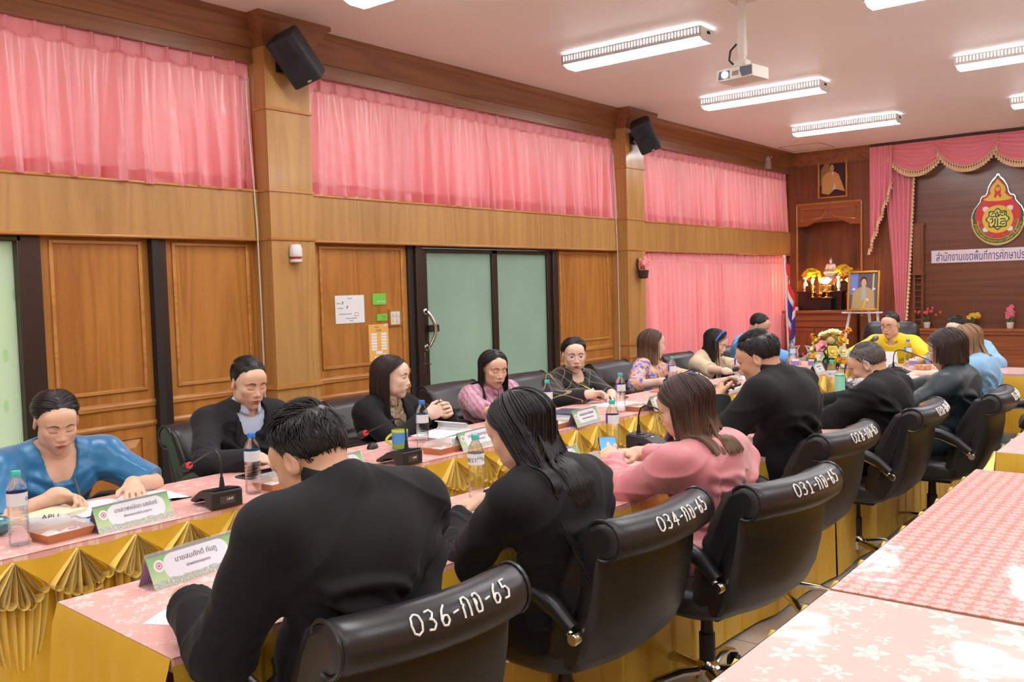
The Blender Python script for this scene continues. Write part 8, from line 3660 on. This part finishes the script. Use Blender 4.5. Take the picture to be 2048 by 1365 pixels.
for sd in (-1, 1):
 for k in range(4):
  a = -PI / 2 + sd * (.35 + .38 * k)
  cx, cz = .212 * math.cos(a), CZ - .015 + .212 * math.sin(a)
  vine.append([(cx + .022 * math.cos(t_) * (1 + .4 * math.cos(3 * t_)), cz + .014 * math.sin(t_)) for t_ in [2 * PI * j / 14 for j in range(14)]])
plate('green_vine', vine, EC['leaf'], -.0345)
word = 'สำนักงานคณะกรรมการการศึกษาขั้นพื้นฐาน'
# letters set along the lower arc; combining marks stay with their consonant
cl = []
for ch in word:
 if cl and ch in 'ัิีึืฺุู็่้๊๋์ํ':
  cl[-1] += ch
 else:
  cl.append(ch)
b_ = []
for i, ch in enumerate(cl):
 a = -PI + .10 + (PI - .20) * (i + .5) / len(cl)
 me, w = text_mesh(ch, .048, 'lettering', EC['gold'])
 me.transform(TR(.271 * math.cos(a), -.0335, CZ - .02 + .271 * math.sin(a)) @ Matrix.Rotation(-(a + PI / 2), 4, 'Y'))
 b_.append(me)
b = MB()
for me in b_:
 b.add([v.co for v in me.vertices], [tuple(p.vertices) for p in me.polygons])
b.build('lettering', EC['gold'], em, angle=0)

sn = thing('office_sign', 'long white office name sign with dark blue Thai lettering below the emblem', 'sign', (-1.85, YF + .055, 1.815))
b = MB()
b.bb((-1.50, -.012, -.086), (1.50, .0, .086))
o = b.build('sign_board', plain('white_sign_board', S(226, 214, 226), .5), sn, angle=0)
me, w = text_mesh('สำนักงานเขตพื้นที่การศึกษาประถมศึกษา', .125, 'lettering', M_INKBLUE, align='LEFT')
put_mesh(me, 'lettering', o, Matrix.Translation((-1.44, -.0126, -.012)) @ Matrix.Diagonal((1.34 / max(.1, w * .945), 1.25, 1.25, 1)).to_4x4())


def pot_plant(x, label, col, pot_col, kind):
 r = thing('potted_flowers', label, 'potted plant', (x, YF - .05, .8355), 0, 'small potted flowers on the ledge')
 b = MB()
 b.lathe([(.035, 0), (.038, .004), (.046, .085), (.040, .085), (.001, .07)], n=18)
 b.build('pot', plain('flower_pot', pot_col, .5), r)
 rr = random.Random(int(x * 1000))
 b = MB()
 for k in range(9):
  a, el = rr.uniform(0, 2 * PI), rr.uniform(.5, 1.2)
  d = Vector((math.cos(a) * math.cos(el), math.sin(a) * math.cos(el) * .4, math.sin(el)))
  s_ = d.cross(Vector((0, 1, 0))).normalized()
  b.grid(lambda u, v: tuple(Vector((0, 0, .075)) + d * .12 * u + s_ * (v - .5) * .022 * math.sin(PI * min(1, u + .08))), 6, 3)
 b.build('leaves', plain('dark_leaf', S(60, 84, 40), .5), r, angle=180)
 b = MB()
 n = 16 if kind == 'spray' else 9
 for k in range(n):
  if kind == 'spray':
   a, L = rr.uniform(-.9, .9), rr.uniform(.12, .22)
   p = Vector((math.sin(a) * L, rr.uniform(-.03, .02), .08 + math.cos(a) * L))
   b.ball(p, (.016, .012, .022), 6, 5)
  else:
   p = Vector((rr.uniform(-.07, .08) if kind == 'bunch' else rr.uniform(-.035, .045), rr.uniform(-.03, .02), rr.uniform(.13, .19) if kind == 'bunch' else rr.uniform(.13, .29)))
   for j in range(5):
    a = 2 * PI * j / 5
    b.ball(p + Vector((.018 * math.cos(a), -.004, .018 * math.sin(a))), (.014, .006, .014), 6, 4)
 b.build('petals', plain('petals', col, .6), r)
 b = MB()
 b.tube([(0, 0, .07), (.01, 0, .18), (.0, 0, .27)], .004, 6)
 b.build('stem', plain('stem_green', S(80, 104, 50), .6), r)
 return r


pot_plant(-3.385, 'white pot of red star flowers on the ledge, nearest the drape', S(206, 84, 84), S(216, 204, 196), 'spray')
pot_plant(-2.80, 'dark pot of yellow orchids on the ledge, behind the dark haired person', S(214, 178, 60), S(60, 36, 34), 'bunch')
pot_plant(-2.36, 'white pot of pink orchids on the ledge, nearest the right edge', S(220, 110, 140), S(216, 204, 196), 'tall')

# ---------------------------------------------------------------- things on the left wall and the ceiling
def loudspeaker(y, label):
 r = thing('loudspeaker', label, 'loudspeaker', (XC, y, 3.13), 0, 'black loudspeakers on the columns')
 b = MB()
 b.bb((0, -.05, -.06), (.02, .05, .06))
 b.tube([(.01, 0, 0), (.09, .0, .01)], .022, 8)
 b.build('wall_bracket', M_PLASTIC, r)
 M = Matrix.Rotation(math.radians(-58), 3, 'Z') @ Matrix.Rotation(math.radians(36), 3, 'Y') @ Matrix.Rotation(math.radians(22), 3, 'X') @ Matrix.Scale(.80, 3)
 cc = Vector((.17, .0, .02))
 b = MB()
 b.prism([(-.11, -.10), (-.06, -.135), (.09, -.145), (.11, -.12), (.11, .12), (.09, .145), (-.06, .135), (-.11, .10)], -.22, .22, 'z', M=M, c=cc)
 c_ = b.build('cabinet', plain('speaker_shell', S(34, 40, 46), .55), r, bevel=.014)
 b = MB()
 b.lathe([(.092, .0), (.10, .004), (.098, .008), (.001, .006)], cc + M @ Vector((.110, 0, -.085)), 26, M=M @ Matrix.Rotation(PI / 2, 3, 'Y'))
 b.build('woofer_grille', plain('speaker_grille', S(28, 32, 38), .7), c_)
 b = MB()
 b.prism([(-.085, .02), (.085, .02), (.05, .085), (.06, .185), (-.06, .185), (-.05, .085)], .108, .114, 'x', M=M, c=cc)
 b.build('horn', plain('speaker_horn', S(24, 28, 33), .5), c_)
 b = MB()
 b.box(cc + M @ Vector((.1115, .03, -.195)), (.006, .036, .016), M=M)
 b.build('badge', plain('gold_badge', S(206, 196, 150), .3, .6), c_)
 return r


loudspeaker(4.02, 'black loudspeaker tilted down on the first wooden column')
loudspeaker(8.66, 'black loudspeaker tilted down on the second, further wooden column')
af = thing('air_freshener', 'white oval air freshener with red gel on the first column', 'air freshener', (XC, 4.055, 1.83))
b = MB()
b.lathe([(.042, -.025), (.046, -.015), (.044, .035), (.034, .060), (.001, .064)], (.03, 0, .0), 22)
b.build('hood', plain('freshener_white', S(232, 228, 226), .3), af)
b = MB()
b.lathe([(.034, -.042), (.034, -.024)], (.03, 0, 0), 20)
b.build('gel', plain('red_gel', S(190, 60, 66), .2), af)
b = MB()
b.lathe([(.034, -.066), (.043, -.060), (.045, -.042), (.001, -.042)], (.03, 0, 0), 22)
b.build('base', plain('freshener_base', S(228, 224, 224), .3), af)
b = MB()
b.lathe([(.0452, -.012), (.0446, .015)], (.03, 0, 0), 22, cap=False)
b.build('pink_label', plain('pale_red_label', S(226, 170, 166), .4), af)


def wall_sign(name, label, cat, y0, y1, z0, z1, m, texts, thick=.004, extra=None):
 yc, zc = (y0 + y1) / 2, (z0 + z1) / 2
 r = thing(name, label, cat, (XW + .001, yc, zc), PI / 2)
 w, h = y1 - y0, z1 - z0
 b = MB()
 b.bb((-w / 2, -thick, -h / 2), (w / 2, 0, h / 2))
 o = b.build('board' if thick > .003 else 'sheet', m, r, angle=0)
 for tx, sz, ox, oz, mt in texts:
  me, ww = text_mesh(tx, sz, 'lettering', mt)
  put_mesh(me, 'lettering', o, Matrix.Translation((ox, -thick - .0006, oz)))
 if extra:
  extra(o, w, h, thick)
 return r


M_LIMEC = plain('lime_sign', S(120, 200, 70), .5)
M_GREYINK = plain('grey_ink', S(110, 110, 112), .7)


def paper_marks(o, w, h, th):
 b = MB()
 b.bb((.045, -th - .001, -.055), (.085, -th - .0004, -.028))
 b.build('orange_box', plain('orange_print', S(214, 130, 90), .6), o, angle=0)
 b = MB()
 b.bb((.049, -th - .0014, -.051), (.081, -th - .001, -.032))
 b.build('white_box', M_PAPER, o, angle=0)
 b = MB()
 for q in ((-.075, .045), (-.072, .056), (-.03, .012), (-.026, .022)):
  b.bb((q[0] - .006, -th - .001, q[1] - .005), (q[0] + .006, -th - .0004, q[1] + .005))
 b.build('small_icons', M_GREYINK, o, angle=0)


wall_sign('notice', 'white notice with small printed lines on the panel beside the light switch', 'notice', 4.583, 4.878, 1.307, 1.523, M_PAPER,
    [('ประกาศ', .016, .0, .085, M_GREYINK), ('งดใช้เสียง', .012, -.115, .047, M_GREYINK), ('กรุณาปิดไฟ', .012, -.10, .010, M_GREYINK), ('ปิดเครื่องปรับอากาศทุกครั้ง', .012, -.05, -.036, M_GREYINK), ('ก่อนออกจากห้องประชุม', .012, .01, -.070, M_GREYINK), ('ขอบคุณ', .011, .01, -.088, M_GREYINK)], .0025, paper_marks)
wall_sign('sign', 'larger green sign above the small green sign on the panel', 'sign', 4.967, 5.113, 1.44, 1.53, M_LIMEC, [('WIFI ZONE', .018, .018, -.020, M_PAPER)], .005)
wall_sign('sign', 'small green sign left of the light switch', 'sign', 5.008, 5.122, 1.31, 1.365, M_LIMEC, [('โทรศัพท์', .012, .015, .008, M_RED), ('เบอร์ภายใน', .009, .015, -.010, M_GREYINK)], .005)


def wifi_boxes(o, w, h, th):
 b = MB()
 for cx in (-.052, .055):
  for k in range(6):
   z = .068 - .024 * k
   b.bb((cx - .030, -th - .0006, z - .009), (cx + .030, -th - .0002, z + .009))
 b.bb((-.035, -th - .0006, -.092), (.035, -th - .0002, -.068))
 for cx in (-.035, .06):
  for k in range(5):
   z = -.098 - .021 * k
   if abs(cx) > .04 or k:
    b.bb((cx - .016, -th - .0006, max(-.147, z - .008)), (cx + .018, -th - .0002, z + .008))
 q = b.build('white_boxes', M_PAPER, o, angle=0)
 b = MB()
 for r_ in (.012, .022, .032):
  b.tube([(.078 + r_ * math.cos(a), -th - .001, .112 + r_ * math.sin(a)) for a in [PI * (.25 + .5 * k / 8) for k in range(9)]], .0028, 5)
 b.ball((.078, -th - .001, .112), .004, 6, 5)
 b.build('wireless_symbol', M_PAPER, o)


wall_sign('poster', 'orange WIFI poster partly behind the head of the long haired woman', 'poster', 4.915, 5.130, .99, 1.285, plain('orange_poster', S(240, 180, 90), .55), [('WIFI', .030, .0, .096, M_GREYINK), ('รหัสผ่าน', .015, -.02, .125, M_GREYINK)], .002, wifi_boxes)
ls = thing('light_switch', 'cream light switch panel in a wooden frame by the dark door post', 'light switch', (XW + .001, 5.205, 1.332), PI / 2)
b = MB()
for q in ((-.068, -.068, -.056, .068), (.056, -.068, .068, .068), (-.056, -.068, .056, -.056), (-.056, .056, .056, .068)):
 b.bb((q[0], -.016, q[1]), (q[2], 0, q[3]))
b.build('wooden_frame', M_TRIM_V, ls, angle=0)
b = MB()
b.bb((-.056, -.008, -.056), (.056, 0, .056))
b.build('plate', plain('cream_switch_plate', S(226, 222, 208), .4), ls, angle=0)
for x in (-.022, .022):
 for z in (-.024, .022):
  b = MB()
  b.bb((x - .011, -.014, z - .016), (x + .011, -.008, z + .016))
  b.build('rocker', plain('rocker_cream', S(214, 210, 196), .35), ls, bevel=.002)
wb = thing('wall_basket', 'small dark hanging basket of pink blossoms on the second column', 'flower basket', (XC, 8.74, 1.66))
b = MB()
b.lathe([(.035, -.05), (.05, -.04), (.062, .04), (.056, .04), (.001, .02)], (.065, 0, 0), 16)
b.build('basket', plain('dark_basket', S(66, 40, 36), .8, 0, .4), wb)
b = MB()
b.tube([(.02, -.03, .04), (.015, -.05, .12), (.012, -.03, .17), (.012, .0, .12)], .008, 6)
b.build('handle', plain('dark_handle', S(60, 38, 36), .7), wb)
rr = random.Random(9)
for k in range(12):
 p = Vector((.07 + rr.uniform(-.04, .05), rr.uniform(-.07, .10), .07 + rr.uniform(0, .10)))
 b = MB()
 for j in range(5):
  a = 2 * PI * j / 5
  b.ball(p + Vector((0.005, .022 * math.cos(a), .022 * math.sin(a))), (.010, .017, .017), 6, 4)
 b.build('blossom', plain('salmon_petal', S(240, 150, 146), .6), wb)
b = MB()
for k in range(6):
 a = rr.uniform(.4, 2.7)
 b.grid(lambda u, v: (.07, math.cos(a) * .10 * u + (v - .5) * .02, .05 + math.sin(a) * .09 * u), 5, 3)
b.build('leaves', plain('basket_leaf', S(70, 100, 50), .6), wb, angle=180)
for y, lb, zt in ((3.85, 'thin white cable running down beside the first column', 3.05), (8.505, 'thin white cable running down beside the second column', 2.95)):
 cbk = thing('cable', lb, 'cable', (XB + .012, y, 0))
 b = MB()
 b.tube([(.0, -.05, zt), (.004, -.035, 2.6), (.002, -.015, 2.28), (.006, -.005, 2.0), (.006, .0, 1.4), (.006, .004, .06)], .0055, 6)
 b.build('cable_run', plain('white_cable', S(206, 198, 186), .5), cbk)
lt = thing('emergency_lamp', 'small grey emergency lamp with a white wire on the beam near the far corner', 'lamp', (XB, 12.55, 3.235))
b = MB()
b.bb((0, -.05, -.09), (.06, .05, .03))
b.build('lamp_box', plain('grey_lamp_box', S(170, 150, 146), .5), lt, bevel=.005)
b = MB()
b.lathe([(.03, 0), (.034, .03), (.001, .032)], (.03, -.05, .05), 14, M=Matrix.Rotation(PI / 2, 3, 'Y'))
b.build('lamp_head', plain('lamp_head', S(190, 176, 170), .4), lt)
b = MB()
b.tube([(.04, .03, .03), (.06, .08, .10), (.10, .14, .19)], .005, 6)
b.build('wire', M_PAPER, lt)

# projector hanging from its pole
PX, PY = -2.62, 5.80
pj = thing('projector', 'white projector with a lit lens hanging from the ceiling on a white pole', 'projector', (PX, PY, 0))
M_PJ = plain('projector_white', S(222, 216, 206), .45)
pz = 2.925
Mz = Matrix.Rotation(math.radians(-8), 3, 'Z') @ Matrix.Scale(.80, 3)
b = MB()
for p0, p1, r_ in (((0, 0, CEIL_Z), (0, 0, 3.15), .030), ((0, 0, 3.16), (0, 0, 3.05), .034), ((0, 0, 3.06), (0, 0, 2.985), .028)):
 b.tube([p0, p1], r_, 4)
b.bb((-.07, -.07, CEIL_Z - .02), (.07, .07, CEIL_Z))
b.build('pole', M_PJ, pj, angle=0)
b = MB()
for a in (.6, 2.2, 3.8, 5.4):
 b.tube([(0, 0, 3.01), (.09 * math.cos(a), .09 * math.sin(a), 2.972)], .009, 6)
b.bb((-.04, -.04, 2.98), (.04, .04, 3.02))
b.build('mount', M_PJ, pj)
b = MB()
b.prism([(-.17, -.125), (.165, -.125), (.17, -.12), (.17, .125), (-.17, .125)], -.048, .048, 'z', M=Mz, c=(0, 0, pz))
bo = b.build('body', M_PJ, pj, bevel=.008)
b = MB()
b.prism([(-.15, -.034), (-.045, -.034), (-.045, .030), (-.14, .030)], -.131, -.124, 'y', M=Mz, c=(0, 0, pz))
b.build('lens_recess', plain('blue_grey_recess', S(70, 86, 100), .4), bo, angle=0)
t = NT('projector_beam')
t.bs(Base_Color=(1, 1, 1, 1), Emission_Color=(.9, .97, 1, 1), Emission_Strength=14.0)
b = MB()
b.lathe([(.026, 0), (.026, .012), (.001, .014)], Vector((0, 0, pz)) + Mz @ Vector((-.085, -.130, -.002)), 18, M=Mz @ Matrix.Rotation(PI / 2, 3, 'X'))
b.build('lens', t.m, bo)
b = MB()
b.prism([(.075, -.040), (.165, -.036), (.165, .036), (.06, .040), (.055, .01)], -.131, -.122, 'y', M=Mz, c=(0, 0, pz))
b.build('dark_vent', plain('dark_blue_vent', S(34, 38, 60), .3), bo, angle=0)
b = MB()
for k in range(4):
 b.prism([(-.02 + .016 * k, -.02), (-.012 + .016 * k, -.02), (-.008 + .016 * k, .016), (-.016 + .016 * k, .016)], -.1285, -.124, 'y', M=Mz, c=(0, 0, pz))
b.build('vent_slots', M_GREYINK, bo, angle=0)
b = MB()
b.tube([(-.03, -.02, 3.13), (-.07, -.03, 3.09), (-.08, -.03, 3.03), (-.05, -.01, 2.99)], .007, 6)
b.build('cable', M_PLASTIC, pj)
